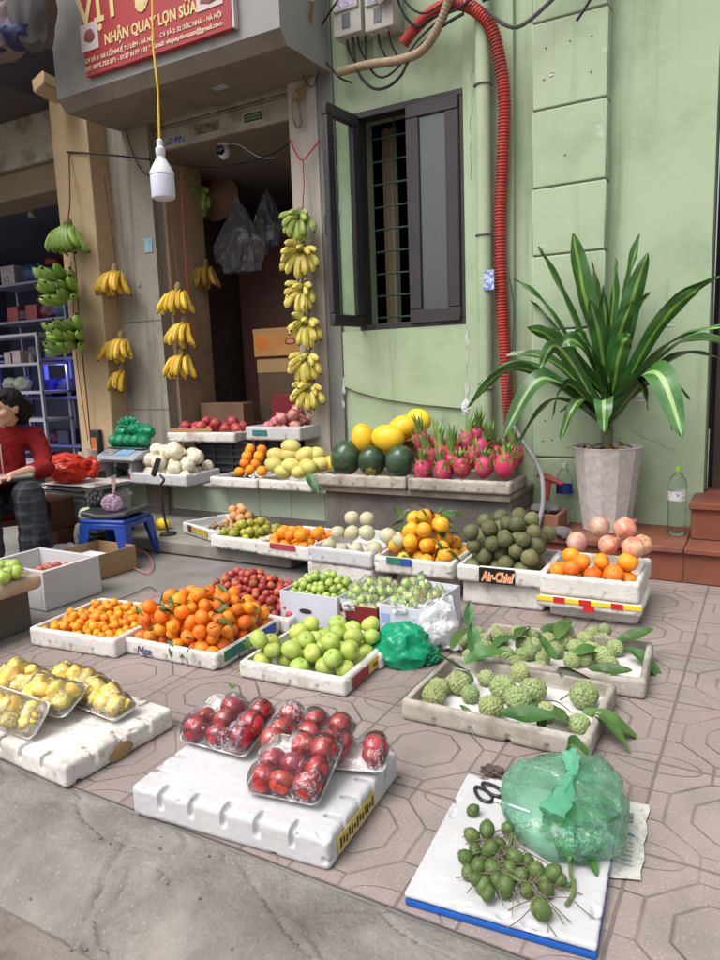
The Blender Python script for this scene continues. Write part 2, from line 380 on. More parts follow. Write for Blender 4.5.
# ---------------- window (part of the house)
win=MB()
def frame(mb,x0,x1,z0,z1,y0,y1,t,bv=.004):
    mb.box(x0,y0,z0,x1,y1,z0+t,bv); mb.box(x0,y0,z1-t,x1,y1,z1,bv); mb.box(x0,y0,z0+t,x0+t,y1,z1-t,bv); mb.box(x1-t,y0,z0+t,x1,y1,z1-t,bv)
frame(win,wx0-.005,wx1+.005,wz0-.012,wz1+.012,YW-.022,YW+.08,.04)
win.box(-2.002,YW-.02,wz0+.028,-1.962,YW+.06,wz1-.028,.003)
window=win.build('window',wm,house)
glass=mat('window_glass',(.30,.34,.35),rough=.04,trans=.85,spec=.8,coat=.4,ior=1.5,bump=.05,bsc=3)
s1=MB(); frame(s1,-1.995,-1.655,wz0+.012,wz1-.012,YW-.04,YW-.002,.085,.006); s1.build('closed_sash',wm,window)
MB().box(-1.912,YW-.024,wz0+.09,-1.738,YW-.018,wz1-.09).build('pane',glass,window)
# open sash hinged at the left jamb, swung outwards
hx=-2.335; hy=YW-.03; tip=Vector((-2.36,3.86,0)); dirv=(tip-Vector((hx,hy,0))).normalized(); ang=math.atan2(dirv.y,dirv.x)
os_=MB(); frame(os_,0,.34,wz0+.012,wz1-.012,-.02,.02,.072,.006)
Mr=Matrix.Translation((hx,hy,0))@Matrix.Rotation(ang,4,'Z')
bmesh.ops.transform(os_.b,matrix=Mr,verts=os_.b.verts); os_.build('open_sash',wm,window)
pn=MB().box(.065,-.003,wz0+.08,.275,.003,wz1-.08); bmesh.ops.transform(pn.b,matrix=Mr,verts=pn.b.verts); pn.build('pane',mat('clear_sash_glass',(.8,.9,.85),rough=.02,trans=1,ior=1.3),window)
hd=MB(); hd.box(.29,-.05,1.90,.31,-.02,2.02,.004); hd.tube([(.30,-.045,1.95),(.28,-.06,1.96),(.19,-.065,1.955)],.008,6); bmesh.ops.transform(hd.b,matrix=Mr,verts=hd.b.verts); hd.build('handle',mat('black_plastic',(.015,.015,.016),rough=.4),window)
gb=MB()
for k in range(9): gb.tube([(-2.31,YW+.14,1.42+.14*k),(-1.68,YW+.14,1.42+.14*k)],.006,6)
for xx in (-2.16,-1.99,-1.82): gb.tube([(xx,YW+.147,wz0+.01),(xx,YW+.147,wz1-.01)],.007,6)
gb.build('grille',mat('grille_green',(.03,.08,.06),rough=.5),window)
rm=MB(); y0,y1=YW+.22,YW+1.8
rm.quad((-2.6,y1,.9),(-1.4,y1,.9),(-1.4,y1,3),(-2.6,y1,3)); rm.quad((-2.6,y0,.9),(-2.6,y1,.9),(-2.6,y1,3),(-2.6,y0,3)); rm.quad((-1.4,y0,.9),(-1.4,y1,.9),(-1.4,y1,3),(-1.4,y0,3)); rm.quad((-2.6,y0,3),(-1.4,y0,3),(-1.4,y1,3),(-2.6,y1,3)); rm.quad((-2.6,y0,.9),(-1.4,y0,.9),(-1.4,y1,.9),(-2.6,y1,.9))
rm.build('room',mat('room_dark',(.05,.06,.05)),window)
cu=MB().grid(lambda u,v:(-2.33+.1*u,YW+.30+.02*math.sin(u*14),wz0+v*1.3),12,2).build('curtain',mat('curtain_tan',(.28,.22,.14),rough=.9),window)
# ---------------- tiled steps
terr=mat('terracotta_tile',(.22,.075,.045),(.175,.06,.038),4,.5,.08,40,.35,dirt=(.24,.15,.12),dsc=3,dlo=.55,dhi=.9)
grout=mat('grout',(.25,.2,.17),rough=.9)
st=thing('tiled_step',(-.3,3.72,0),'low step of brown terracotta tiles with grout joints below the green wall','step')
MB().box(-1.17,3.735,0,4,YW-.003,.165).build('step_core',grout,st)
for i in range(-1,4):
    xa=-.345+.40*i; 
    if i==-1: xa0=-1.165
    MB().box(xa-.4+.002 if i>-1 else -1.165,3.725,.004,xa-.002,3.734,.150,.002).build('riser_tile',terr,st)
    MB().box(xa-.4+.002 if i>-1 else -1.165,3.70,.152,xa-.002,YW-.004,.18,.004).build('tread_tile',terr,st)
st2=thing('tiled_step',(.3,3.9,.18),'upper terracotta step in front of the dark doorway at the right edge','step')
MB().box(-.325,3.915,.18,1.6,YW+.2,.345).build('step_core',grout,st2)
MB().box(-.33,3.905,.184,1.6,3.914,.335,.002).build('riser_tile',terr,st2); MB().box(-.337,3.915,.184,-.327,YW-.004,.335,.002).build('riser_tile',terr,st2)
MB().box(-.345,3.88,.337,1.6,YW-.004,.372,.005).build('tread_tile',terr,st2); MB().box(-.30,YW,.337,.9,YW+.2,.372,.005).build('tread_tile',terr,st2)
# ---------------- down pipe, hose, conduits
pipe=MB().tube([(-1.478,4.09,.35),(-1.475,4.09,4.4)],.042,16).build('drain_pipe',greenwall,base=(-1.478,4.09,.35)); tag(pipe,'straight pale green drain pipe running down the green wall beside the window','pipe')
for zz in (.95,1.82,2.62):
    MB().tube([(-1.478+.046*math.cos(a*PI/8),4.09+.046*math.sin(a*PI/8),zz) for a in range(16)],.006,5,closed=True).build('clamp',mat('clamp_grey',(.2,.2,.18),metal=.5),pipe)
def corrug(path,r,step,name,m_,parent=None,base=None,amp=.22,n=14):
    P=catmull(path,24); L_=[0]
    for a,b in zip(P,P[1:]): L_.append(L_[-1]+(b-a).length)
    tot=L_[-1]; nn=int(tot/step)*4; pts=[]; rr=[]; j=0
    for i in range(nn+1):
        s=tot*i/nn
        while j<len(L_)-2 and L_[j+1]<s: j+=1
        t=(s-L_[j])/max(1e-9,L_[j+1]-L_[j]); pts.append(P[j].lerp(P[j+1],t)); rr.append(r*(1+(0,amp,amp,0)[i%4]))
    return MB().tube(pts,rr,n).build(name,m_,parent,base)
redh=mat('red_corrugated_plastic',(.46,.055,.045),(.38,.04,.035),8,.45,.03,spec=.45,dirt=(.2,.06,.05),dsc=6)
ho=corrug([(-1.97,4.12,2.96),(-1.86,4.10,3.03),(-1.72,4.06,3.06),(-1.56,4.03,3.03),(-1.42,4.04,2.90),(-1.37,4.07,2.70),(-1.355,4.09,2.5),(-1.37,4.10,2.2),(-1.39,4.11,1.9),(-1.385,4.11,1.5),(-1.36,4.11,1.0),(-1.34,4.12,.62),(-1.33,4.14,.47)],.029,.017,'corrugated_hose',redh,base=(-1.33,4.14,.47)); tag(ho,'red ribbed plastic conduit hose hanging down the green wall beside the drain pipe','hose')
tap=mat('tan_taped_pipe',(.36,.27,.18),(.28,.2,.13),30,.8,.3,90)
c=corrug([(-2.42,4.12,2.90),(-2.2,4.08,2.88),(-1.95,4.06,2.85),(-1.8,4.04,2.87),(-1.68,4.01,2.98),(-1.6,3.98,3.12),(-1.52,3.97,3.3)],.024,.02,'taped_conduit',tap,base=(-2.42,4.12,2.9),amp=.08); tag(c,'tan taped conduit bending below the electricity meters and up behind the drain pipe','conduit')
# flexible grey pipe that drops behind the dragon fruit
c=MB().tube(catmull([(-1.31,4.05,.75),(-1.22,4.0,.64),(-1.12,3.9,.55),(-1.06,3.8,.47),(-1.045,3.75,.33),(-1.07,3.7,.19),(-1.10,3.66,.10)],8),.013,10).build('grey_flex_pipe',mat('grey_pvc',(.25,.25,.25),rough=.5),base=(-1.1,3.66,.1)); tag(c,'thin grey flexible pipe curving down at the end of the concrete ledge','pipe')
# electricity meters
mw=mat('meter_housing',(.48,.47,.44),(.42,.41,.38),6,.5,.04,30,.4)
def meter(x0,x1,z0,z1,label,y=4.05,rot=0):
    t=thing('electricity_meter',((x0+x1)/2,YW-.004,z0),label,'electric meter','meters above the window')
    b=MB(); b.box(x0,y,z0,x1,YW-.004,z1,.012,2); b.box(x0+.012,y-.014,z0+.13,x1-.012,y+.002,z1-.015,.006); b.build('housing',mw,t)
    MB().box(x0+.05,y-.018,z0+.20,x1-.05,y-.013,z0+.28,.003).build('dial_window',mat('meter_dial',(.12,.13,.13),rough=.15),t)
    MB().box(x0+.065,y-.004,z0+.035,x1-.075,y-.001,z0+.115).build('terminal_window',mat('meter_dial',(.12,.13,.13)),t)
    MB().box(x0+.03,y-.0155,z0+.145,x1-.03,y-.0142,z0+.185).build('rating_label',mat('meter_label',(.55,.5,.55),(.25,.2,.35),50,.5),t)
    for xx in (x0+.05,x1-.05): MB().tube([(xx,y+.02,z0+.01),(xx,y+.02,z0-.02)],.008,6).build('seal_screw',mat('clamp_grey',(.2,.2,.18)),t)
    for xx in (x0+.06,x1-.06): MB().tube(catmull([(xx,y+.06,z0),(xx+.01,y+.07,z0-.07),(xx+.05,y+.1,z0-.16)],5),.006,6).build('lead',mat('black_plastic',(.015,.015,.016)),t)
meter(-2.405,-2.21,3.065,3.46,'left electricity meter with a square terminal window above the taped conduit')
meter(-2.19,-2.0,3.045,3.42,'right electricity meter, half behind the tilted cover')
t=MB().obox((-2.0,3.99,3.28),.24,.02,.2,Matrix.Rotation(R(-25),3,'Y')@Matrix.Rotation(R(12),3,'X'),.006).build('meter_cover',mat('cover_tan',(.3,.27,.23),(.25,.22,.19),4,.6),base=(-2,3.99,3.2)); tag(t,'loose tilted brown-grey cover plate over the right electricity meter','cover plate')
cabm=mat('black_cable',(.012,.012,.013),rough=.5)
def cable(pts,r,label,m_=cabm,name='cable',n=8):
    P=catmull(pts,n); o=MB().tube(P,r,6).build(name,m_,base=P[0]); return tag(o,label,'cable')
cable([(-2.02,4.1,3.4),(-1.98,4.05,3.22),(-1.93,4.05,3.08),(-1.85,4.06,3.0),(-1.75,4.03,3.01),(-1.6,4.0,3.0),(-1.5,3.98,3.02)],.008,'thick black cable dropping from the tilted meter cover behind the drain pipe')
cable([(-2.3,4.1,3.06),(-2.26,4.08,2.86),(-2.17,4.08,2.75),(-2.07,4.08,2.73),(-1.97,4.07,2.77),(-1.88,4.05,2.86),(-1.7,4.02,2.94),(-1.55,4.0,2.97)],.009,'black cable sagging in a loop below the taped conduit')
cable([(-2.22,4.12,3.06),(-2.2,4.09,2.9),(-2.12,4.09,2.80),(-2.0,4.07,2.81),(-1.86,4.07,2.93),(-1.72,4.04,2.99)],.007,'thinner black cable looping behind the taped conduit')
cable([(-1.98,4.0,3.5),(-1.95,4.0,3.25),(-1.88,4.0,3.1),(-1.78,4.0,3.03),(-1.64,3.98,3.05)],.006,'black wire hanging just right of the tilted meter cover')
cable([(-1.42,3.98,2.95),(-1.25,4.0,2.83),(-1.0,4.02,2.96),(-.8,4.03,2.98),(-.3,4.0,3.0),(.6,3.9,3.05)],.011,'grey-black cable crossing the pilaster at the top right',mat('grey_cable',(.07,.07,.068),rough=.5))
cable([(-1.44,3.99,3.0),(-1.2,4.0,3.02),(-.9,4.02,3.05),(-.6,4.0,3.2)],.008,'black cable running up to the right above the pilaster')
p=ony(587,5,3.97); cable([(p.x+.02,3.97,p.z+.03),(p.x,3.97,p.z),(p.x-.05,3.97,p.z-.06)],.008,'short black cut cable end hanging over the pilaster')
cable([(-1.333,4.06,1.62),(-1.30,4.07,1.4),(-1.315,4.06,1.1),(-1.35,4.06,.85),(-1.34,4.05,.6)],.005,'thin grey wire following the red hose down to the ledge',mat('grey_cable',(.07,.07,.068)))
s=MB().box(-1.4,0,0,-1.345,.002,.13); s.b.free(); 
p=ony(489,280,4.046); s=MB().box(p.x-.032,4.045,p.z-.055,p.x+.03,4.047,p.z+.055).build('wall_sticker',mat('sticker_blue',(.55,.6,.7),(.12,.2,.5),45,.5,lo=.45,hi=.55),base=(p.x,4.046,p.z)); tag(s,'small blue and white sticker on the drain pipe','sticker')
# ================================================================ SHOP
shop=thing('shop_house',(-3.6,4.2,0),'shop with a boxed grey canopy and roller shutter, left of the green house','shop')
MB().box(-4.975,4.02,0,-4.575,4.6,3.25,.01).build('beige_pillar',beige,shop)
MB().box(-4.573,4.20,0,-4.135,4.55,3.3).build('wall_panel',greypanel,shop)
for zz in (1.52,.83): MB().tube([(-4.57,4.199,zz),(-4.14,4.199,zz)],.0025,4).build('panel_joint',mat('hole_dark',(.05,.05,.045)),shop)
MB().box(-2.845,4.17,0,-2.622,4.6,3.4,.006).build('pale_pillar',whitepillar,shop)
MB().box(-2.620,4.175,0,-2.505,4.5,4.4,.004).build('grey_strip',greymetal,shop)
# canopy: profile in y,z extruded along x
X0,X1=-4.405,-2.51
prof=[(3.644,4.4),(3.644,3.01),(3.71,2.936),(4.19,2.936),(4.19,4.4)]
cp=MB(); A_=[cp.b.verts.new((X0,y,z)) for y,z in prof]; B_=[cp.b.verts.new((X1,y,z)) for y,z in prof]
cp.b.faces.new(A_); cp.b.faces.new(B_[::-1])
for i in range(5): cp.b.faces.new((A_[i],A_[(i+1)%5],B_[(i+1)%5],B_[i]))
can=cp.build('canopy',canopyw,shop,smooth=False)
can.data.materials.append(canopyb)
for f in can.data.polygons:
    zc=sum(can.data.vertices[v].co.z for v in f.vertices)/len(f.vertices)
    if zc<3.02: f.material_index=1
# shutter box and rolled shutter above the opening
roll=mat('shutter_beige',(.42,.38,.31),(.34,.305,.25),3,.6,.1,30,.35,dirt=(.12,.10,.08),dsc=5)
sh=MB(); sh.box(-4.133,4.26,2.757,-2.847,4.30,2.90,.004); sh.box(-4.133,4.275,2.905,-2.847,4.31,2.925,.004); sh.box(-4.133,4.26,2.93,-2.847,4.30,2.98,.004); sh.box(-4.133,4.27,2.985,-2.847,4.30,3.2)
shutter=sh.build('roller_shutter',roll,shop)
for k in range(22): MB().box(-4.1+k*.057,4.252,2.982,-4.1+k*.057+.035,4.2595,2.990).build('shutter_slot',mat('hole_dark',(.05,.05,.045)),shutter)
p=ony(253,117,4.258); MB().box(p.x-.075,4.255,p.z-.028,p.x+.075,4.2585,p.z+.028,.002).build('green_label',mat('lbl_g',(.035,.09,.03)),shutter)
fr=MB(); 
for a in ((-.085,-.036,.085,-.029),(-.085,.029,.085,.036),(-.085,-.029,-.078,.029),(.078,-.029,.085,.029)): fr.box(p.x+a[0],4.2545,p.z+a[1],p.x+a[2],4.2587,p.z+a[3])
fr.build('label_border',mat('lbl_w',(.5,.5,.45)),shutter)
for zz in (-.012,.006): 
    MB().box(p.x-.065,4.2535,p.z+zz,p.x+.06,4.2547,p.z+zz+.006).build('label_line',mat('lbl_l',(.25,.32,.18)),shutter)
p=ony(176,140,4.258); MB().box(p.x-.10,4.256,p.z-.02,p.x+.08,4.2585,p.z+.02).build('blue_label',mat('lbl_b',(.05,.07,.25),(.35,.36,.45),60,.5,lo=.5,hi=.55),shutter)
p=ony(205,128,4.258)
MB().box(p.x-.09,4.2565,p.z-.035,p.x+.13,4.2585,p.z+.03).build('torn_sticker',mat('lbl_torn',(.2,.17,.13),(.12,.10,.08),22,.8,lo=.48,hi=.52),shutter)
p=ony(219,81,3.95); MB().box(p.x-.055,3.93,2.933,p.x+.055,3.99,2.9355).build('soffit_label',mat('lbl_soff',(.5,.52,.55),(.2,.28,.42),40),can)
# interior room
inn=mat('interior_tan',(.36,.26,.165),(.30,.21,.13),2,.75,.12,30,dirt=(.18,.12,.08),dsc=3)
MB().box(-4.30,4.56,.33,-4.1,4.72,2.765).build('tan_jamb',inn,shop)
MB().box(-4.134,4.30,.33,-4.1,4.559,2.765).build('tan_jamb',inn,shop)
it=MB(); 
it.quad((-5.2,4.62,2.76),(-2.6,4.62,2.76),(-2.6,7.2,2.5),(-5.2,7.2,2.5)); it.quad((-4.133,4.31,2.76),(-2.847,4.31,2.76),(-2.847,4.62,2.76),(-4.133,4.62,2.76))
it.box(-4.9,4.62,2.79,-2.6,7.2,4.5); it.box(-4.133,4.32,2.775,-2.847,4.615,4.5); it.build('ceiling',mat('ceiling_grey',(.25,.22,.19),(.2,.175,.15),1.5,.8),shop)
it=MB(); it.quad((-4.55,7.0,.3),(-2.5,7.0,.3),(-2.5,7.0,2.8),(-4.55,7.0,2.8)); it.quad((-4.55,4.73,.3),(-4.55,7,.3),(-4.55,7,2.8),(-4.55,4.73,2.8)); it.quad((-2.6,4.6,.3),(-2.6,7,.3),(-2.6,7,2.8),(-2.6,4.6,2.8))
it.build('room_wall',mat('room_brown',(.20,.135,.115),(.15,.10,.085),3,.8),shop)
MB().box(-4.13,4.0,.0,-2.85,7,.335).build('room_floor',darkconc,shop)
# brown plywood partition and dark door leaf inside
MB().box(-4.09,5.12,.336,-3.50,5.15,2.3).build('door_leaf',mat('leaf_brown',(.11,.05,.042),(.085,.038,.032),5,.5,.1),shop)
MB().box(-3.49,5.30,.336,-2.9,5.34,1.35).build('partition',mat('leaf_brown2',(.10,.06,.045),(.08,.05,.04),5,.6),shop)
# ---------------- neighbour shop at the left
nb=thing('neighbour_shop',(-6,4.2,0),'dim open-fronted shop left of the beige pillar with rolled shutter and blue lit interior','shop')
ns=MB(); 
for k,(za,zb) in enumerate(((3.02,3.2),(2.93,3.015),(2.84,2.925))): ns.box(-8,4.10+.006*(k%2),za,-4.98,4.14,zb+.004)
ns.build('roller_shutter',roll,nb)
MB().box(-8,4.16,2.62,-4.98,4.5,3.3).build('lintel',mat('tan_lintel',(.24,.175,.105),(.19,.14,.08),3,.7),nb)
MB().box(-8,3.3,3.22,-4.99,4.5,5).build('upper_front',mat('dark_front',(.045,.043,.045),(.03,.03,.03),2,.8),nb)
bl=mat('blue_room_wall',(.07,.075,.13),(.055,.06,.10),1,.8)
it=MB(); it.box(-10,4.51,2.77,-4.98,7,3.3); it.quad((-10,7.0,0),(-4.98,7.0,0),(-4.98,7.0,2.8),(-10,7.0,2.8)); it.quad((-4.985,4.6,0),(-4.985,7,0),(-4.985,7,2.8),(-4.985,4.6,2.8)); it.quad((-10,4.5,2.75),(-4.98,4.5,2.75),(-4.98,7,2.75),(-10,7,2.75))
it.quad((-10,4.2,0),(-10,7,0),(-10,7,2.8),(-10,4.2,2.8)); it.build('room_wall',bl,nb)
# ---------------- low step and ledges
ls=MB().box(-4.6,3.18,0,-2.30,4.02,.085,.01).build('low_step',steptop,base=(-3.4,3.18,0)); tag(ls,'low worn concrete step in front of the green tiled base','step')
tile=mat('green_tile',(.33,.38,.30),(.28,.33,.255),2.5,.35,.04,20,.45,dirt=(.2,.22,.17),dsc=4,dlo=.55,dhi=.85)
tb=thing('tiled_ledge',(-3.4,3.8,.085),'knee-high ledge faced with pale green tiles carrying the fruit trays under the shop opening','ledge')
MB().box(-4.55,3.812,.086,-2.39,4.0,.330).build('ledge_core',grout,tb)
xx=-4.55
while xx<-2.40:
    wd=.262; x1=min(xx+wd,-2.392)
    if not(-3.93<xx+wd/2<-3.80): MB().box(xx+.0012,3.80,.135,x1-.0012,3.811,.318,.0015).build('wall_tile',tile,tb)
    xx+=wd
MB().box(-4.55,3.797,.086,-2.392,3.811,.133,.001).build('skirting',darkconc,tb)
MB().box(-3.86,3.785,.086,-3.80,3.812,.33,.003).build('tile_trim',darkconc,tb)
MB().box(-4.56,3.77,.320,-2.392,4.02,.338,.004).build('ledge_top',mat('ledge_top_tile',(.38,.37,.34),(.30,.29,.26),5,.5,.1),tb)
cl=thing('concrete_ledge',(-1.8,3.66,0),'raised bare concrete ledge with a thin top slab below the window','ledge')
MB().box(-2.385,3.70,0,-1.20,YW-.003,.36,.012,2).build('block',darkconc,cl)
MB().box(-2.39,3.655,.362,-1.19,YW-.003,.398,.006,2).build('top_slab',mat('slab_brown',(.27,.235,.195),(.19,.16,.13),7,.85,.5,50,.2,dirt=(.11,.09,.075),dsc=4),cl)
# ================================================================ TRAYS
foam=mat('foam_white',(.66,.64,.61),(.58,.555,.52),5,.75,.14,1,.3,vor=420,dirt=(.30,.26,.21),dsc=7,dlo=.53,dhi=.74,spot=(.42,.38,.33),ssc=60)
foamclean=mat('foam_clean',(.54,.535,.545),(.48,.475,.485),5,.7,.10,1,.3,vor=420,dirt=(.5,.46,.42),dsc=9,dlo=.6,dhi=.8)
foamdirty=mat('foam_grimy',(.42,.385,.335),(.33,.295,.25),6,.85,.2,1,.25,vor=420,dirt=(.19,.165,.135),dsc=6,dlo=.48,dhi=.7,spot=(.5,.46,.4),ssc=50)
foaminner=mat('foam_inner_clean',(.70,.69,.68),(.6,.58,.55),9,.7,.12,1,.3,vor=420)
FM={}
def foammesh(key,w,d,h,kind,nf,ns,wall=.022,floor=.018,seed=0,vox=.0055):
    """kind: tray (open), slab (upside-down box with slots on its top edges), block (plain)"""
    if key in FM: return FM[key]
    o=bpy.data.objects.new('tmp',MB().box(0,0,0,w,d,h,min(.012,h*.2),2).mesh('tmp',recalc=True)); COL.objects.link(o)
    c=MB(); sl=.016
    if kind=='tray':
        c.box(wall,wall,floor,w-wall,d-wall,h+.05,.006)
        for k in range(nf):
            x=w*(k+1)/(nf+1)
            for y in (0,d): c.box(x-sl/2,y-.009,-.01,x+sl/2,y+.009,h*.45,.004,2)
        for k in range(ns):
            y=d*(k+1)/(ns+1)
            for x in (0,w): c.box(x-.009,y-sl/2,-.01,x+.009,y+sl/2,h*.45,.004,2)
    if kind=='slab':
        for k in range(nf):
            x=w*(k+1)/(nf+1)
            for y,s in ((0,1),(d,-1)):
                c.box(x-.008,y-.014,h*.45,x+.008,y+.014,h+.02,.003,2); c.box(x-.008,y-.045,h-.015,x+.008,y+.045,h+.02,.003)
        for k in range(ns):
            y=d*(k+1)/(ns+1)
            for x in (0,w):
                c.box(x-.014,y-.008,h*.45,x+.014,y+.008,h+.02,.003,2); c.box(x-.05,y-.008,h-.015,x+.05,y+.008,h+.02,.003)
    if kind=='holes':
        for k in (0.32,.68): c.tube([(w*k,-.01,h*.5),(w*k,.05,h*.5)],.009,10)
        c.box(w*.15,-.01,-.01,w*.85,.01,.006)
    if kind!='block':
        co=bpy.data.objects.new('cut',c.mesh('cut')); COL.objects.link(co)
        md=o.modifiers.new('b','BOOLEAN'); md.object=co; md.operation='DIFFERENCE'; md.solver='EXACT'; md.use_self=True
    rm_=o.modifiers.new('r','REMESH'); rm_.mode='VOXEL'; rm_.voxel_size=vox; rm_.use_smooth_shade=True
    sm=o.modifiers.new('s','SMOOTH'); sm.iterations=1; sm.factor=.5
    me=evalmesh(o)
    nv=len(me.vertices); cc=[0.0]*(3*nv); nn=[0.0]*(3*nv); me.vertices.foreach_get('co',cc); me.vertices.foreach_get('normal',nn)
    off=Vector((seed*3.1,seed,0)); off2=off+Vector((9,9,9))
    for i in range(nv):
        j=3*i; q=Vector((cc[j],cc[j+1],cc[j+2]))
        a=.0009*mnoise.noise((q+off)*60)+.0010*mnoise.noise((q+off)*12)
        chip=mnoise.noise((q+off2)*30)
        ed=(min(q.x,w-q.x)<.02)+(min(q.y,d-q.y)<.02)+(min(q.z,h-q.z)<.012)
        if chip>.38 and ed>=2: a-=min(.007,.012*(chip-.38)/.2)
        cc[j]+=nn[j]*a; cc[j+1]+=nn[j+1]*a; cc[j+2]+=nn[j+2]*a
    me.vertices.foreach_set('co',cc); me.update()
    me.polygons.foreach_set('use_smooth',[True]*len(me.polygons))
    COL.objects.unlink(o); bpy.data.objects.remove(o)
    if kind!='block': COL.objects.unlink(co); bpy.data.objects.remove(co)
    FM[key]=me; return me
class Tray: pass
def tray(label,x,y,z,w,d,h,ang=0,kind='tray',m_=None,nf=3,ns=2,cat='foam tray',group='foam fruit trays',name='foam_tray',seed=None,vox=None,wall=.022):
    """x,y: front-left bottom corner"""
    sd_=seed if seed is not None else len(FM)
    me=foammesh((w,d,h,kind,nf,ns,sd_),w,d,h,kind,nf,ns,wall=wall,seed=sd_,vox=vox or (.0042 if y<1.3 else .0055 if y<2.6 else .0075))
    me=me.copy() if me.materials else me
    me.materials.clear(); me.materials.append(m_ or foam)
    t=thing(name,(x,y,z),label,cat,group,R(ang))
    b=shareobj('shell',me,t)
    T=Tray(); T.o=t; T.w=w; T.d=d; T.h=h; T.fl=z+.018; T.z=z; T.M=Matrix.Translation((x,y,0))@Matrix.Rotation(R(ang),4,'Z'); T.wall=wall; T.ang=ang
    return T
def tray_px(label,foot,Rp,Lp,d,z0=0,h=None,w=None,ang=None,**k):
    f=onz(*foot,z0); hh=h or (ony(*Rp,f.y).z-z0); l=onz(*Lp,z0+hh); r=onz(*Rp,z0+hh)
    a=ang if ang is not None else math.degrees(math.atan2(r.y-l.y,r.x-l.x)); ww=w or round((r-l).length,3)
    p=Vector((r.x,r.y))-Vector((math.cos(R(a)),math.sin(R(a))))*ww
    return tray(label,p.x,p.y,z0,ww,d,round(hh,3),a,**k)
# ---- fruit scattering
def heap(T,n,r,peak=.03,x0=.0,x1=1,y0=0,y1=1,tight=.93,rv=.08,k=50,ctr=(.5,.5),seed=1,marg=None,floor=None,existing=None,rim=None):
    rg=random.Random(seed); P=[] if existing is None else existing; out=[]
    mg=T.wall+r*.85 if marg is None else marg
    fl=T.fl if floor is None else floor
    xa,xb=mg+(T.w-2*mg)*x0,mg+(T.w-2*mg)*x1; ya,yb=mg+(T.d-2*mg)*y0,mg+(T.d-2*mg)*y1
    for i in range(n):
        ri=r*(1+rg.uniform(-rv,rv)); best=None
        for j in range(k):
            x=rg.uniform(xa,xb); y=rg.uniform(ya,yb); z=fl+ri*.97
            for (a,b,c,rj) in P:
                s=(ri+rj)*tight; d2=(a-x)**2+(b-y)**2
                if d2<s*s: z=max(z,c+math.sqrt(s*s-d2))
            u=(x-xa)/(xb-xa)-ctr[0]; v=(y-ya)/(yb-ya)-ctr[1]
            sc_=z-peak*(1-min(1,(u*u+v*v)*3.2))
            if best is None or sc_<best[0]: best=(sc_,x,y,z)
        P.append((best[1],best[2],best[3],ri)); out.append(P[-1])
    return out
def put(T,P,meshes,name,label,cat,group,upz=.35,seed=3,r0=1,scl=None,labels=None):
    rg=random.Random(seed); os_=[]
    for i,(x,y,z,r) in enumerate(P):
        o=shareobj(name,rg.choice(meshes),None,T.M@Vector((x,y,z)),(rg.gauss(0,upz),rg.gauss(0,upz),rg.uniform(0,6.28)),r/r0)
        tag(o,(labels(i) if labels else label),cat,group); os_.append(o)
    return os_
def fruit(name,mats_,sub=3,scl=(1,1,1),dimple=.0,dw=.35,bot=0,nz=.02,nf=1.6,seed=0,calyx=None,stem=None,lobes=0,lobea=0,pear=0):
    """unit-radius fruit, axis z. mats_ = [skin, second]"""
    mb=MB(); mb.ball((0,0,0),1,sub)
    for v in mb.b.verts:
        d=v.co.normalized(); t=math.acos(max(-1,min(1,d.z))); k=1+nz*mnoise.noise(d*nf+Vector((seed*5.3,0,0)))
        k-=dimple*math.exp(-(t/dw)**2)+bot*math.exp(-((PI-t)/dw)**2)
        if lobes: k+=lobea*math.cos(lobes*math.atan2(d.y,d.x))*math.sin(t)**1
        k+=pear*d.z*(1-abs(d.z)*.3)
        v.co=Vector((d.x*k*scl[0],d.y*k*scl[1],d.z*k*scl[2]))
    nfc=len(mb.b.faces)
    top=(1-dimple)*scl[2]
    if calyx:
        n0=set(mb.b.verts)
        for q in range(5):
            a=q*2*PI/5; mb.b.faces.new([mb.b.verts.new(Vector((calyx*rr*math.cos(a+da),calyx*rr*math.sin(a+da),top+hh))) for rr,da,hh in ((.12,0,.02),(.7,-.35,.035+.5*dimple*0),(1.1,0,.05),(.7,.35,.035))])
    if stem: mb.tube([(0,0,top-.05),(.03,.02,top+stem*.6),(.06,.01,top+stem)],.045,5)
    me=mb.mesh(name,smooth=True,recalc=False)
    me.materials.append(mats_[0]); me.materials.append(mats_[-1])
    for p in me.polygons:
        if p.index>=nfc: p.material_index=1
    return me
calx=mat('calyx_green',(.10,.16,.04),rough=.6)
stemb=mat('stem_brown',(.12,.08,.04),rough=.8)
def skin(name,c,c2,**k):
    a=dict(sc_=1.3,rough=.42,bump=.12,bsc=18,spec=.45,sss=.06,val=.18,hue=.016); a.update(k); return mat(name,c,c2,**a)
orangeS=skin('mandarin_skin',(.80,.20,.012),(.84,.28,.018),bump=.25,bsc=26,dirt=(.55,.16,.015),dsc=2.5,dlo=.62,dhi=.9)
kumqS=skin('kumquat_skin',(.84,.28,.015),(.86,.35,.025),bump=.15,val=.12)
orangeY=skin('orange_skin',(.82,.36,.02),(.86,.43,.03),bump=.22,bsc=26,val=.08)
redS=skin('red_plum_skin',(.33,.035,.032),(.46,.10,.06),sc_=1.6,lo=.4,hi=.6,val=.3,hue=.02,spot=(.6,.28,.12),ssc=2.2)
greenA=skin('green_apple_skin',(.33,.45,.07),(.43,.52,.12),rough=.35,val=.18,hue=.018,spot=(.5,.5,.2),ssc=2.6)
grapeS=skin('green_jujube_skin',(.30,.42,.075),(.38,.48,.12),rough=.22,val=.22,spec=.6)
limeS=skin('lime_yellow_skin',(.26,.27,.035),(.38,.34,.05),rough=.4,val=.25,hue=.02,spot=(.16,.12,.04),ssc=2.2)
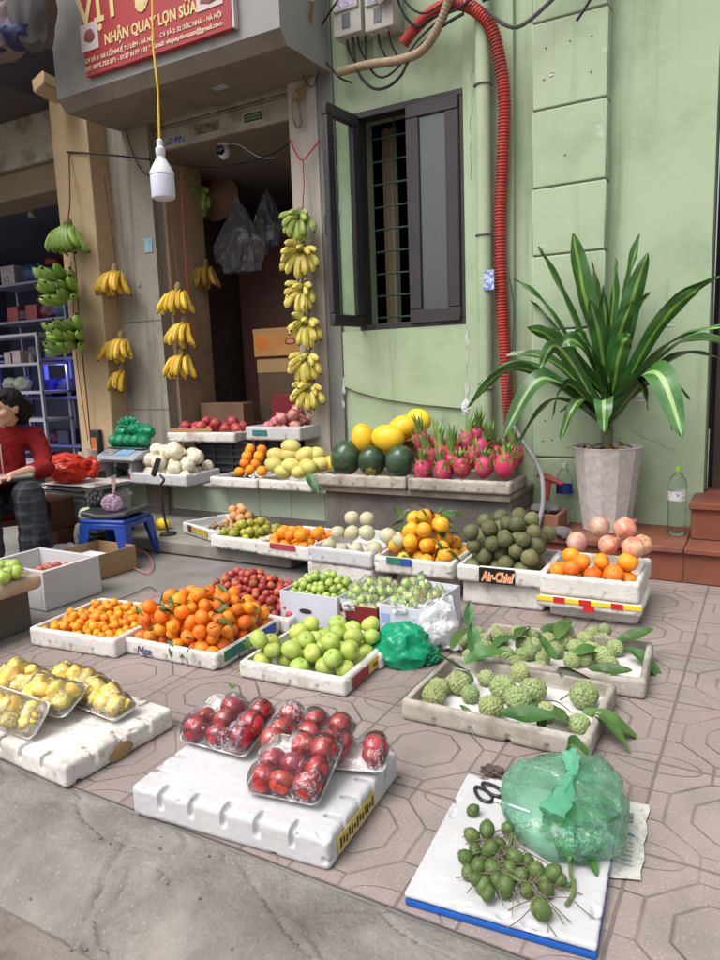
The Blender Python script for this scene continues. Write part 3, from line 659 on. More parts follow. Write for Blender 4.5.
brownG=skin('avocado_skin',(.10,.115,.045),(.155,.155,.07),rough=.6,bump=.35,val=.3,hue=.02,spot=(.2,.18,.12),ssc=3,sc_=2)
paleM=skin('pale_guava_skin',(.42,.43,.27),(.50,.45,.31),rough=.55,val=.1,spot=(.38,.33,.2),ssc=3)
pomeS=skin('pomegranate_skin',(.58,.22,.13),(.66,.46,.27),rough=.45,val=.12,sc_=1.1,lo=.42,hi=.62,spot=(.5,.14,.10),ssc=2.2)
redpome=skin('dark_red_pomegranate_skin',(.36,.03,.04),(.48,.09,.08),rough=.38,val=.15)
mangoS=skin('mango_skin',(.52,.46,.11),(.60,.53,.17),rough=.45,val=.1,hue=.012,spot=(.36,.36,.09),ssc=1.6)
melonY=skin('yellow_melon_skin',(.84,.50,.012),(.80,.56,.04),rough=.35,val=.04,bump=.2,bsc=4)
cream=skin('cream_fruit_skin',(.66,.60,.44),(.72,.67,.54),rough=.55,val=.08,spot=(.46,.27,.08),ssc=1.9,hue=0)
leafM=mat('fruit_leaf',(.035,.10,.022),(.07,.15,.035),9,.45,.2,20,.45,val=.25,hue=.02,sss=0)
leafU=mat('leaf_pale_side',(.14,.24,.09),(.11,.2,.07),9,.55,.2,20,val=.15)
def leafmesh(name,l=.09,w=.035,bend=.02,fold=.12,m_=None,seed=0,nl=8):
    mb=MB(); rg=random.Random(seed); tw=rg.uniform(-.3,.3)
    def f(u,v):
        s=(v-.5)*2; wd=w*.5*(math.sin(PI*min(1,u*.97+.02))**.75)*(1-.25*u); x=u*l; y=s*wd
        z=-bend*(u*u)*4*.5+abs(s)*wd*fold*3+.0022*math.sin(u*13+s*2+seed); return (x,y*math.cos(tw*u)-z*math.sin(tw*u),z*math.cos(tw*u)+y*math.sin(tw*u))
    mb.grid(f,nl,4); me=mb.mesh(name,smooth=True); me.materials.append(m_ or leafM); return me
LEAF=[leafmesh('leaf',.075,.03,.02,seed=1),leafmesh('leaf',.06,.026,.035,seed=2),leafmesh('leaf',.085,.032,-.015,seed=3)]
BLEAF=[leafmesh('leaf',.16,.070,.03,seed=5,nl=12),leafmesh('leaf',.145,.066,-.02,seed=6,nl=12),leafmesh('leaf',.175,.066,.06,seed=7,nl=12)]
def leaf_at(p,rz,pitch=0,roll=0,s=1,meshes=LEAF,label='green leaf',group=None,i=0,cat='leaf'):
    o=shareobj('leaf',meshes[i%len(meshes)],None,p,(roll,pitch,rz),s); return tag(o,label,cat,group)
def surf_z(P,x,y,fl,r=.012):
    z=fl+r
    for (a,b,c,rj) in P:
        d2=(a-x)**2+(b-y)**2
        if d2<rj*rj: z=max(z,c+math.sqrt(rj*rj-d2)+.003)
    return z
def leaves_on(T,P,n,seed,label,group,s=(.7,1.1),edge=.3,meshes=LEAF):
    rg=random.Random(seed)
    for i in range(n):
        x=rg.uniform(.03,T.w-.03); y=rg.uniform(.03,T.d-.03)
        if rg.random()<edge: y=rg.uniform(.01,.06)
        z=surf_z(P,x,y,T.fl)
        leaf_at(T.M@Vector((x,y,z+.004)),rg.uniform(0,6.28),rg.uniform(-.5,.35),rg.uniform(-.5,.5),rg.uniform(*s),meshes,label,group,i)
# ================================================================ GROUND ROW
# rose-apple stand
TA=tray_px('clean white upturned foam box with slots, carrying the film wrapped red rose apples',(320,870),(328,840),(130,785),.40,kind='slab',m_=foamclean,nf=5,ns=4,cat='foam box')
TB=tray_px('stained white upturned foam box with a brown taped hole, carrying the yellow jackfruit packs',(65,790),(64,767),(0,746),.39,kind='slab',m_=foam,nf=5,ns=3,w=.62,ang=-3,cat='foam box')
# tan tape ring on its right side
mb=MB(); q=TB.M@Vector((TB.w+.003,TB.d*.47,TB.h*.35)); mb.ball(q,.045,2,(.10,1,.62)); mb.build('tape_patch',mat('brown_tape',(.33,.22,.10),(.26,.17,.08),12,.35),TB.o)
# yellow printed label on the rose-apple box side
mb=MB(); lab=mat('label_yellow',(.55,.42,.08),(.12,.09,.05),1,.5)
def sideplate(T,u0,u1,z0,z1,m_,name,parent=None,side='R',off=.0035,t=.002):
    """plate on a side of the tray: R = right side (u along depth), F = front (u along width)"""
    mb=MB()
    if side=='R': mb.box(T.w+off-t,T.d*u0,T.z+T.h*z0,T.w+off,T.d*u1,T.z+T.h*z1,.0008)
    else: mb.box(T.w*u0,-off,T.z+T.h*z0,T.w*u1,-off+t,T.z+T.h*z1,.0008)
    bmesh.ops.transform(mb.b,matrix=T.M,verts=mb.b.verts); return mb.build(name,m_,parent or T.o)
ly=mat('label_yellow_plain',(.60,.47,.10),(.5,.38,.08),20,.5); ink=mat('ink_dark',(.05,.03,.015)); inkb=mat('ink_blue',(.02,.035,.16))
sideplate(TA,.10,.60,.22,.74,ly,'label')
for k in range(13):
    u=.125+k*.036; sideplate(TA,u,u+.022,.32+.06*(k%2),.64-.05*((k*7)%3),ink,'label_print',off=.0045)
# blue board with white top
p0=onz(404,893,.03); r0=onz(597,948,.03); a=math.degrees(math.atan2(r0.y-p0.y,r0.x-p0.x))
bt=thing('foam_board',(p0.x,p0.y,0),'white foam board with a blue base edge, holding areca nuts and a tied green bag','foam board',None,R(a))
BM=Matrix.Translation((p0.x,p0.y,0))@Matrix.Rotation(R(a),4,'Z'); BW=(r0-p0).length; BD=.47
shareobj('blue_base',MB().box(0,0,0,BW,BD,.0175,.006,2).mesh('blue_base'),bt).data.materials.append(mat('blue_plastic_sheet',(.01,.10,.42),(.008,.08,.36),8,.4))
me=foammesh('board',BW,BD,.014,'block',0,0,vox=.004,seed=40); me.materials.append(foamclean); shareobj('white_top',me,bt,(0,0,.018))
# custard apple trays
TD=tray_px('long grimy foam tray nearest the green bag, with scattered custard apples',(591,764),(590,740),(402,697),.40,m_=foamdirty,nf=4,ns=3,ang=0)
TE=tray('grimy foam tray behind the first custard apple tray, below the red taped stack',TD.M.translation.x-.0+.06,TD.M.translation.y+.41,0,.60,.36,.07,4,m_=foamdirty,nf=4,ns=2)
for T in (TD,TE):
    me=MB().box(T.wall+.004,T.wall+.004,.0185,T.w-T.wall-.004,T.d-T.wall-.004,.0215).mesh('paper_liner'); me.materials.append(foaminner); o=shareobj('liner',me,T.o)
# mesh of the custard apple
def custard(seed,sub=5,n=105):
    rg=random.Random(seed); pts=[]
    for i in range(n):
        z=1-2*(i+.5)/n; a=i*2.39996+rg.uniform(-.12,.12); rr=math.sqrt(1-z*z); pts.append(Vector((rr*math.cos(a),rr*math.sin(a),z)))
    from mathutils import kdtree
    kd=kdtree.KDTree(n)
    for i,p in enumerate(pts): kd.insert(p,i)
    kd.balance()
    mb=MB(); mb.ball((0,0,0),1,sub); grooves=[]
    for v in mb.b.verts:
        d=v.co.normalized(); res=kd.find_n(d,2); e=(res[1][2]-res[0][2]); h=min(1,e/.13); 
        k=.86+.14*math.sqrt(max(0,1-(1-h)**2))+.03*mnoise.noise(d*2+Vector((seed,0,0)))+(.03*math.sin(res[0][1]*12.9))*h
        if d.z>.85: k-=.12*(d.z-.85)/.15
        v.co=Vector((d.x*k,d.y*k,d.z*k*.95)); 
        grooves.append(h)
    mb.b.verts.index_update()
    me=mb.mesh('custard_apple',recalc=False)
    me.materials.append(skin('custard_skin',(.235,.30,.115),(.31,.36,.16),rough=.6,val=.16,hue=.02,sss=0,spot=(.18,.15,.06),ssc=3,bump=.2))
    me.materials.append(skin('custard_crease',(.16,.19,.07),(.24,.25,.11),rough=.7,val=.1,sss=0))
    for p in me.polygons:
        if sum(grooves[i] for i in p.vertices)/3<.34: p.material_index=1
    return me
CU=[custard(1),custard(2,n=95),custard(3,n=120)]
def at_px(T,px,py,r,fl=None):
    """fruit centre seen at px,py resting on the tray floor"""
    z=(T.fl if fl is None else fl)+r; return onz(px,py,z)
KS=.96
lst=[(439,687,.036,''),(459,683,.041,''),(434,695,.040,'leftmost'),(486,678,.030,'brownish'),(503,688,.046,''),(520,672,.036,''),(533,690,.046,''),(518,699,.044,''),(491,707,.041,''),(584,695,.047,''),(579,724,.034,''),(470,694,.032,''),(545,712,.033,'')]
desc=['small pale custard apple behind the leftmost ones','round custard apple under the big leaf cluster','custard apple nearest the left end of the front tray','small yellow-brown custard apple half under a leaf','large custard apple left of centre in the front tray','custard apple behind the two large central ones','large custard apple at the right of the central cluster','custard apple in the middle of the central cluster, near the front','custard apple lowest in the central cluster','large custard apple standing alone towards the right end of the front tray','small custard apple by the front rim with leaves hanging over it','custard apple between the leftmost ones and the central cluster','custard apple at the right front of the central cluster']
for i,(px,py,r,_) in enumerate(lst):
    r*=KS; c=at_px(TD,px,py,r*.93,TD.fl+.003); rg=random.Random(i)
    tag(shareobj('custard_apple',CU[i%3],None,c,(rg.uniform(-.5,.5),rg.uniform(-.5,.5),rg.uniform(0,6)),r),desc[i],'custard apple','custard apples')
rg=random.Random(5); K=[]
for i,(px,py,r) in enumerate([(464,640,.030),(476,634,.036),(485,648,.038),(500,637,.038),(505,655,.037),(524,645,.036),(518,633,.034),(532,636,.034),(543,658,.030),(565,632,.038),(585,640,.036),(592,634,.034),(603,640,.032),(604,656,.040),(615,648,.035),(492,660,.034),(474,650,.034),(515,664,.034),(548,640,.034),(556,650,.034),(576,648,.036),(592,650,.036),(530,652,.034),(470,656,.032),(500,648,.034),(540,668,.03),(565,642,.034),(572,660,.034),(583,658,.034),(610,664,.032),(534,645,.032),(494,633,.03),(605,630,.03),(484,640,.03),(522,655,.03)]):
    r*=.92; c=at_px(TE,px,py,r*.95,TE.fl+.003); K.append(c)
    tag(shareobj('custard_apple',CU[i%3],None,c,(rg.uniform(-.5,.5),rg.uniform(-.5,.5),rg.uniform(0,6)),r),'custard apple heaped among leaves in the rear grimy tray','custard apple','custard apples in the rear tray')
Lf=[(463,664,.5,-.9,1.0),(478,660,2.2,-.6,1.0),(492,650,1.2,-.5,1.1),(452,650,1.5,-1.2,1.1),(470,672,3.6,-.3,.9),(508,664,.1,.1,1),(530,706,.2,.0,.9),(455,671,-.5,.2,.8),(553,668,.4,-.1,1.0),(573,655,.9,-.2,1.0),(588,668,.1,.1,1.0),(560,676,1.3,.2,.8),(582,712,.2,.1,1.1),(573,735,-1.2,.3,1.0),(565,722,2.3,-.3,.8),(592,714,-.4,.1,.9),(500,712,.1,.1,1.2),(517,640,1.7,-1.0,.8),(557,640,1.5,-1.2,1.0),(615,640,.2,-.2,1.0),(625,648,-.3,.1,1.0),(540,630,.4,-.2,.8),(470,628,2,-.8,.8),(460,705,-.5,.1,.5),(543,712,-1.4,.1,.55),(556,660,2.6,-.4,.8)]
for i,(px,py,rz,pt,s) in enumerate(Lf):
    T=TD if py>662 else TE
    leaf_at(onz(px,py,.075 if pt<0 else .07),rz,max(pt,-.55),rg.uniform(-.4,.4),s*.95,BLEAF,'pointed green custard apple leaf lying in the grimy trays','custard apple leaves',i)
tag(leaf_at(onz(570,744,.074),-1.0,.55,.1,1.15,BLEAF,'large leaf hanging over the front rim of the custard apple tray, above the green bag'),None,'leaf')
# twigs
def twig(pts,r,label,name='twig',m_=stemb): 
    P=catmull(pts,5); o=MB().tube(P,[r*(1-.5*i/len(P)) for i in range(len(P))],5).build(name,m_,base=P[0]); return tag(o,label,'twig')
for i,(a,b) in enumerate((((530,703),(572,713)),((535,715),(575,722)),((560,700),(590,690)))):
    A=onz(*a,.035); B2=onz(*b,.045); twig([A,(A+B2)/2+Vector((.01,.01,.02)),B2],.0025,('thin brown twig under the central custard apples','brown twig reaching towards the small right custard apple','short twig beside the lone large custard apple')[i])
# ---- green apples
TF=tray_px('white foam tray full of green apples, with a red and yellow label',(343,698),(345,680),(236,662),.42,nf=3,ns=2,w=.44,ang=3)
ga=[fruit('green_apple',[greenA,stemb],3,(1,1,.9),.28,.3,.12,.05,seed=s,stem=.16,lobes=5,lobea=.012) for s in range(3)]
P=heap(TF,39,.0355,.0,seed=4,tight=.95,ctr=(.45,.5)); put(TF,P,ga,'green_apple','glossy green apple heaped in the white tray with the red and yellow label','apple','green apples',.6)
sideplate(TF,.12,.42,.2,.8,mat('lbl_red',(.30,.03,.035),rough=.5),'label'); sideplate(TF,.42,.95,.25,.85,mat('lbl_yel',(.6,.46,.05),rough=.5),'label'); sideplate(TF,.5,.7,.4,.6,mat('lbl_red',(.30,.03,.035)),'label_print',off=.0045)
# ---- leafy mandarins
TG=tray_px('white foam tray heaped with leafy mandarins, a handwritten name on its front',(218,673),(216,655),(116,638),.43,nf=5,ns=2,ang=2)
ma=[fruit('mandarin',[orangeS,calx],3,(1,1,.88),.10,.3,.05,.05,seed=s,calyx=.16) for s in range(4)]
P=heap(TG,140,.029,.045,seed=5,rv=.14,tight=.94,ctr=(.5,.55)); put(TG,P,ma,'mandarin','orange mandarin in the leafy heap behind the handwritten name','mandarin','leafy mandarins',1.0)
leaves_on(TG,P,46,8,'small green leaf among the leafy mandarins','mandarin leaves',(.55,.95),.3)
for i,(px,py,rz) in enumerate(((173,640,-1.3),(190,648,-2.2),(247,636,-.7),(242,642,.3))): leaf_at(onz(px,py,.085),rz,.6,.3,.8,LEAF,'small green leaf among the leafy mandarins','mandarin leaves',i)
text('handwriting','Nga',.045,inkb,TG.o,(TG.w*.19,-.0045,.018),(R(90),0,0),.0008,shear=.25)
sideplate(TG,.1,.55,.35,.95,mat('lbl_green',(.03,.22,.07),(.02,.15,.2),12,.4),'label'); sideplate(TG,.55,.9,.35,.95,mat('lbl_blue',(.03,.08,.4),(.02,.06,.3),12,.4),'label')
# ---- kumquats
TH=tray_px('grubby foam tray of small kumquats left of the leafy mandarins',(108,658),(114,640),(29,631),.42,nf=3,ns=2,w=.46,ang=6)
ku=[fruit('kumquat',[kumqS,calx],2,(1,1,.95),.04,.3,0,.05,seed=s,calyx=.14) for s in range(3)]
P=heap(TH,225,.0182,.018,seed=6,rv=.12,tight=.93,ctr=(.5,.5)); put(TH,P,ku,'kumquat','small round kumquat in the heap left of the leafy mandarins','kumquat','small kumquats',1.0)
# ---- red plums
TI=tray('foam tray of red plums behind the leafy mandarins',-2.28,2.385,0,.56,.38,.07,-4,nf=3,ns=2)
pl=[fruit('plum',[redS,stemb],2,(1,1,1),.06,.3,0,.03,seed=s) for s in range(3)]
P=heap(TI,290,.0195,.07,seed=9,rv=.16,tight=.93,ctr=(.2,.55)); put(TI,P,pl,'plum','small dusky red plum heaped behind the leafy mandarins','plum','red plums',1.2)
# ---- boxes of small green jujubes
def openbox(label,A,ang,w,d,h,m_,holes=True,cat='cardboard box',name='cardboard_box',th=.006,z=0,hole='oval',group=None):
    t=thing(name,(A.x,A.y,z),label,cat,group,R(ang)); mb=MB()
    mb.box(0,0,0,w,d,.006); mb.box(0,0,.006,th,d,h,.0015); mb.box(w-th,0,.006,w,d,h,.0015); mb.box(th,0,.006,w-th,th,h,.0015); mb.box(th,d-th,.006,w-th,d,h,.0015)
    mb.build('shell',m_,t,local=True)
    if holes:
        g=MB(); g.lathe([(0,0),(.032,0),(.032,.001),(0,.001)],(w*.45,-.0008,h*.55),18,Matrix.Rotation(R(90),3,'X')@Matrix.Diagonal((1,.34,1))); g.build('hand_hole',dark,t,local=True)
    T=Tray(); T.o=t; T.w=w; T.d=d; T.h=h; T.fl=z+.012; T.z=z; T.M=Matrix.Translation((A.x,A.y,0))@Matrix.Rotation(R(ang),4,'Z'); T.wall=th; T.ang=ang; return T
whiteb=mat('white_carton',(.56,.57,.65),(.50,.51,.6),4,.55,.05,20,dirt=(.4,.4,.42),dsc=6,dlo=.6,dhi=.85); redb=mat('red_carton',(.20,.02,.022),(.16,.016,.018),4,.45,.05,20)
B1=openbox('open white carton of small green jujubes left of the red box',Vector((-1.80,2.40)),1,.285,.25,.172,whiteb)
B2_=openbox('open dark red carton of bagged green jujubes between two white cartons',Vector((-1.565,2.43)),-3,.225,.33,.145,redb)
B3=openbox('white carton beside the red one, with bagged jujubes and a white plastic bag',Vector((-1.335,2.43)),-3,.19,.36,.165,whiteb,False)
for T,x0,z0,x1,z1,c in ((B2_,.02,.08,.075,.108,mat('lbl_pale',(.5,.42,.4))),(B2_,.035,.02,.06,.045,mat('lbl_tan',(.42,.3,.25))),(B3,.01,.09,.05,.13,mat('lbl_bl2',(.25,.35,.6)))):
    MB().box(x0,-.0015,z0,x1,-.0003,z1).build('label',c,T.o,local=True)
ju=[fruit('jujube',[grapeS,stemb],2,(1,1,1.05),.05,.3,.04,.04,seed=s) for s in range(3)]
for T,n,pk,sd_,lab_,gr in ((B1,92,.06,1,'glossy green jujube heaped in the left white carton','jujubes in the left white carton'),(B2_,88,.075,2,'green jujube under clear film in the dark red carton','jujubes in the red carton'),(B3,70,.075,3,'green jujube under clear film in the right white carton','jujubes in the right white carton')):
    P=heap(T,n,.0175,pk,seed=sd_,rv=.12,floor=T.h-.035,ctr=(.5,.45),y0=0 if sd_!=3 else .0,y1=1 if sd_!=3 else .75)
    put(T,P,ju,'jujube',lab_,'jujube',gr,1.5); T.P=P
    MB().box(T.wall,T.wall,T.h-.06,T.w-T.wall,T.d-T.wall,T.h-.036).build('padding',mat('newsprint',(.5,.48,.43),(.35,.34,.31),60,.8),T.o,local=True)
# lid of foam under the cartons, seen right of the apple tray
tray('small dirty foam tray tucked behind the apple tray, under the turquoise net bag',-1.42,2.18,0,.22,.22,.06,3,nf=1,ns=1)
# ================================================================ SECOND ROW
tray('battered foam box with two round holes standing on the pavement under the avocado tray',-1.215,3.02,0,.375,.30,.112,3.5,kind='holes',name='foam_box',cat='foam box')
tray('plain foam block under the tray of leafy oranges',-1.60,3.10,0,.34,.28,.11,0,kind='block',m_=foamdirty,name='foam_box',cat='foam box')
tray('chipped foam box with a dark hole under the pale guava tray',-2.08,3.02,0,.40,.3,.115,-3,kind='holes',m_=foam,name='foam_box',cat='foam box')
T6=tray('foam tray of dark green avocados with a black printed label',-1.228,2.985,.115,.40,.40,.082,3,nf=3,ns=2)
T5=tray('foam tray of leafy oranges with a green and blue sticker',-1.655,2.97,.113,.41,.40,.085,2,nf=3,ns=2)
T4=tray('foam tray of pale guavas bedded in white foam nets',-2.06,3.0,.118,.385,.46,.085,-2,nf=3,ns=2,m_=foamclean)
T3=tray('foam tray of big tangerines with a red strip label on its front',-2.475,3.10,.088,.385,.44,.08,-3,nf=3,ns=2,m_=foam)
T2=tray('foam tray of yellow-green limes on the low step',-2.835,3.13,.0878,.355,.38,.078,-2,nf=2,ns=2,m_=foam)
T1=tray('leftmost foam tray on the low step, with longans and a yellow label',-3.27,3.36,.0876,.42,.34,.078,-20,nf=2,ns=2,m_=foamclean)
# right hand stack
tray('bottom foam lid of the stack with red and yellow tape',-.81,3.02,0,.365,.30,.055,2,kind='block',name='foam_box',cat='foam box')
tL=tray('thin foam lid banded with red and yellow tape, in the middle of the right stack',-.848,2.955,.057,.425,.34,.045,2,kind='block',name='foam_box',cat='foam lid')
T7=tray('topmost tray of the taped stack, with mandarins in front and pomegranates behind',-.845,2.98,.104,.41,.42,.092,2,nf=2,ns=2,m_=foam)
tp=MB(); bmesh.ops.transform(tp.box(0,-.004,.028,tL.w,.0,.049,.002).b,matrix=tL.M,verts=tp.b.verts)
for v in tp.b.verts: v.co.z+=.057
tp.build('tape',mat('tape_yellow',(.75,.55,.02),rough=.35),tL.o)
for u in (.17,.42,.72):
    mb=MB().box(tL.w*u,-.006,.026,tL.w*u+.048,-.003,.051,.001); bmesh.ops.translate(mb.b,vec=(0,0,.057),verts=mb.b.verts); bmesh.ops.transform(mb.b,matrix=tL.M,verts=mb.b.verts); mb.build('tape_patch',mat('tape_red',(.55,.02,.02),rough=.35),tL.o)
mb=MB().box(tL.w*.46,-.005,.0,tL.w*.46+.045,-.001,.024,.001); bmesh.ops.translate(mb.b,vec=(0,0,.057),verts=mb.b.verts); bmesh.ops.transform(mb.b,matrix=tL.M,verts=mb.b.verts); mb.build('tape_patch',MATS['tape_red'],tL.o)
# T6 avocados
av=[fruit('avocado',[brownG,stemb],3,(1,1,1.06),.08,.25,0,.08,seed=s,stem=.1) for s in range(4)]
P=heap(T6,64,.037,.055,seed=12,rv=.12,tight=.93,ctr=(.5,.6)); put(T6,P,av,'avocado','round green-brown avocado heaped above the black printed label','avocado','dark avocados',1.2)
sideplate(T6,.27,.68,.08,.95,mat('lbl_black',(.012,.012,.012),rough=.4),'label',side='F',off=.006)
text('label_lettering','Air-Chief',.060,mat('lbl_orange',(.75,.24,.05),rough=.5),T6.o,(T6.w*.475,-.0072,.020),(R(90),0,0),.0006,'CENTER',.62,.25,bold=.0015)
text('label_lettering','Air-Chief',.060,mat('lbl_cream',(.8,.72,.6),rough=.5),T6.o,(T6.w*.475+.002,-.0065,.0185),(R(90),0,0),.0004,'CENTER',.62,.25,bold=.003)
# T5 oranges in a pyramid
orr=[fruit('orange',[orangeY,calx],3,(1,1,.93),.06,.25,.03,.03,seed=s,calyx=.12) for s in range(3)]
P=heap(T5,40,.038,.15,seed=14,rv=.06,tight=.96,ctr=(.45,.5)); put(T5,P,orr,'orange','yellow-orange orange in the leafy pyramid above the green and blue sticker','orange','pyramid of leafy oranges',1.0)
leaves_on(T5,P,40,15,'dark green leaf among the pyramid of oranges','orange leaves',(.7,1.1),.15)
rg=random.Random(3)
for i in range(16):
    x=T5.w*rg.uniform(.62,.98); y=T5.d*rg.uniform(.3,.8); leaf_at(T5.M@Vector((x,y,surf_z(P,x,y,T5.fl)+.03)),rg.uniform(-1,1),rg.uniform(-.9,.5),rg.uniform(-.8,.8),1,LEAF,'dark green leaf among the pyramid of oranges','orange leaves',i)
for i in range(6):
    x=T5.w*rg.uniform(.0,.2); y=T5.d*rg.uniform(.5,.8); leaf_at(T5.M@Vector((x,y,T5.fl+.10+.02*i)),2.5+rg.uniform(-.7,.7),rg.uniform(-.9,.1),rg.uniform(-.6,.6),.95,LEAF,'dark green leaf among the pyramid of oranges','orange leaves',i)
sideplate(T5,.18,.50,.6,1.0,MATS['lbl_green'],'sticker',side='F',off=.005); sideplate(T5,.36,.50,.58,.93,MATS['lbl_blue'],'sticker',side='F',off=.0056)
# T4 pale guavas in two tiers
gu=[fruit('guava',[paleM,stemb],3,(1,1,.95),.10,.25,.05,.05,seed=s,stem=.06) for s in range(3)]
paper=mat('white_paper',(.72,.70,.70),(.65,.63,.63),4,.8,.3,30)
nr=0
for i,(px,py,r) in enumerate([(329,545,.036),(342,549,.034),(356,549,.036),(374,549,.040),(338,533,.040),(352,533,.042),(367,533,.043),(352,518,.041),(367,519,.040),(388,536,.044),(399,541,.036)]):
    tier=0 if py>540 else (1 if py>525 else 2)
    yy=T4.M.translation.y+(.06,.15,.21)[tier]+(.03 if i>8 else 0); c=ony(px,py,yy); c.z=max(c.z,T4.fl+r)
    tag(shareobj('guava',gu[i%3],None,c,(rg.uniform(-.6,.6),rg.uniform(-.6,.6),rg.uniform(0,6)),r),('pale guava in the front row of the netted tray','pale guava in the middle tier of the netted tray','pale guava on top of the netted tray')[tier] if i<9 else 'pinkish guava at the right end of the netted tray','guava','pale guavas')
pm=MB().grid(lambda u,v:(T4.M@Vector((.03+u*(T4.w-.06),.03+v*(T4.d-.06),T4.fl+.055*math.sin(PI*min(1,v*1.6))*(.6+.4*math.sin(u*PI))+.010*mnoise.noise(Vector((u*9,v*9,1)))+.006*abs(math.sin(u*20))))),40,30)
tag(pm.build('foam_net_sheet',paper,base=T4.M@Vector((T4.w/2,T4.d/2,T4.fl))),'crumpled white foam netting bedding the pale guavas','netting')
# T3 tangerines and T2 limes, T1 longans + small peaches
ta=[fruit('tangerine',[skin('tangerine_skin',(.84,.26,.01),(.86,.33,.018),bump=.25,bsc=26,val=.06),calx],3,(1,1,.88),.10,.3,.05,.04,seed=s,calyx=.13) for s in range(3)]
P=heap(T3,20,.036,.04,seed=21,x0=.0,x1=.85,y0=0,y1=.6,rv=.07,tight=.95); put(T3,P,ta,'tangerine','large orange tangerine in the tray with the red strip label','tangerine','large tangerines',.6)
P2=heap(T3,4,.034,.0,seed=22,x0=.62,x1=1,y0=.35,y1=.9,existing=list(P)); put(T3,P2,ta,'tangerine','tangerine at the empty right end of the tray with the red strip label','tangerine','tangerines at the tray end',.6)
P3=heap(T3,3,.030,.0,seed=23,x0=.0,x1=.4,y0=.75,y1=1); put(T3,P3,[fruit('green_guava',[paleM,stemb],3,(1,1,.95),.1,.25,0,.04)],'green_guava','small pale fruit behind the large tangerines','guava','pale fruits behind the tangerines')
sideplate(T3,.28,.74,.62,1.02,mat('lbl_redpink',(.42,.05,.08),(.3,.03,.05),40,.4),'label',side='F',off=.006)
li=[fruit('lime',[limeS,calx],3,(1,1,1.02),.05,.25,.04,.05,seed=s,calyx=.1) for s in range(4)]
P=heap(T2,56,.027,.05,seed=24,rv=.12,tight=.94); put(T2,P,li,'lime','yellow-green lime heaped in the second tray on the low step','lime','yellow-green limes',1.3)
lo=[fruit('longan',[skin('longan_skin',(.25,.20,.10),(.32,.25,.13),rough=.7,val=.25),stemb],2,nz=.03,seed=s) for s in range(2)]
P=heap(T1,60,.014,.03,seed=25,x0=.45,x1=.95,y0=.05,y1=.5,rv=.15); put(T1,P,lo,'longan','tiny brown longan in the leftmost tray on the low step','longan','brown longans',1)
pe=[fruit('small_peach',[skin('peach_skin',(.60,.28,.11),(.66,.36,.15),rough=.6,val=.1),stemb],3,nz=.04,dimple=.1,seed=s) for s in range(2)]
P=heap(T1,17,.028,.04,seed=26,x0=.5,x1=1,y0=.62,y1=1,rv=.1); put(T1,P,pe,'small_peach','small dull orange peach behind the longans','peach','small peaches',1)
for i in range(7): leaf_at(T1.M@Vector((.27+.025*i,.20+.02*math.sin(i*2),T1.fl+.04+.004*i)),rg.uniform(0,6),rg.uniform(-.9,.2),0,.6,LEAF,'dark leaf between the longans and the limes','longan leaves',i)
for i in range(3): leaf_at(T1.M@Vector((.30+.03*i,.31,T1.fl+.05)),1.4+.4*i,-1.2,.2,.75,LEAF,'upright leaf at the back of the leftmost tray','upright leaves',i)
sideplate(T1,.30,.82,.35,.85,mat('lbl_yel2',(.5,.42,.05),(.28,.2,.03),30,.5),'label',side='F',off=.006); sideplate(T1,.22,.34,.35,.9,mat('lbl_dkred',(.10,.02,.015)),'label',side='F',off=.0066)
# T7
P=heap(T7,16,.040,.03,seed=31,x0=0,x1=1,y0=0,y1=.42,rv=.1,tight=.95); put(T7,P,ma,'mandarin','bright mandarin in front of the pomegranates on the taped stack','mandarin','mandarins on the taped stack',.5)
def pomegranate(seed,m_):
    mb=MB(); mb.ball((0,0,0),1,3)
    for v in mb.b.verts:
        d=v.co.normalized(); t=math.acos(max(-1,min(1,d.z))); v.co=d*(1+.05*math.cos(6*math.atan2(d.y,d.x))*math.sin(t)-.0+.16*math.exp(-(t/.22)**2)+.03*mnoise.noise(d*2+Vector((seed,0,0))))
    n=len(mb.b.faces)
    for k in range(6):
        a=k*PI/3; mb.b.faces.new([mb.b.verts.new((rr*math.cos(a+da),rr*math.sin(a+da),zz)) for rr,da,zz in ((.16,-.45,1.1),(.24,0,1.42),(.16,.45,1.1))])
    me=mb.mesh('pomegranate',recalc=False); me.materials.append(m_); return me
po=[pomegranate(s,pomeS) for s in range(3)]
Pp=[]
for i,(px,py,r,y,lab_) in enumerate([(599,527,.046,3.30,'pale film wrapped pomegranate at the back left of the taped stack'),(625,529,.052,3.32,'large orange-red pomegranate at the back of the taped stack'),(577,542,.044,3.2,'pale film wrapped pomegranate at the left rim of the taped stack'),(608,545,.042,3.16,'yellowish pomegranate in the centre of the taped stack'),(633,548,.048,3.16,'mottled pomegranate right of centre on the taped stack'),(642,545,.044,3.24,'red pomegranate at the right rim of the taped stack')]):
    c=ony(px,py,y); c.z=max(c.z,T7.fl+r); o=tag(shareobj('pomegranate',po[i%3],None,c,(rg.uniform(-1,1),rg.uniform(-1,1),rg.uniform(0,6)),r),lab_,'pomegranate','pomegranates on the taped stack')
    if i in (0,2): 
        w_=MB(); w_.ball((0,0,0),1.05,3,nz=.06,nf=5,seed=i); w_.build('film',mat('cling_film',(.9,.9,.92),rough=.18,trans=.6,alpha=.35,spec=.9,bump=1,bsc=9),o,local=True)
leaf_at(onz(603,572,.17),.3,.9,0,.5,LEAF,'small leaf stuck on the front of the topmost tray in the taped stack')
leaf_at(onz(634,621,.006),.1,0,.1,.7,LEAF,'dark fallen leaf at the foot of the taped stack')
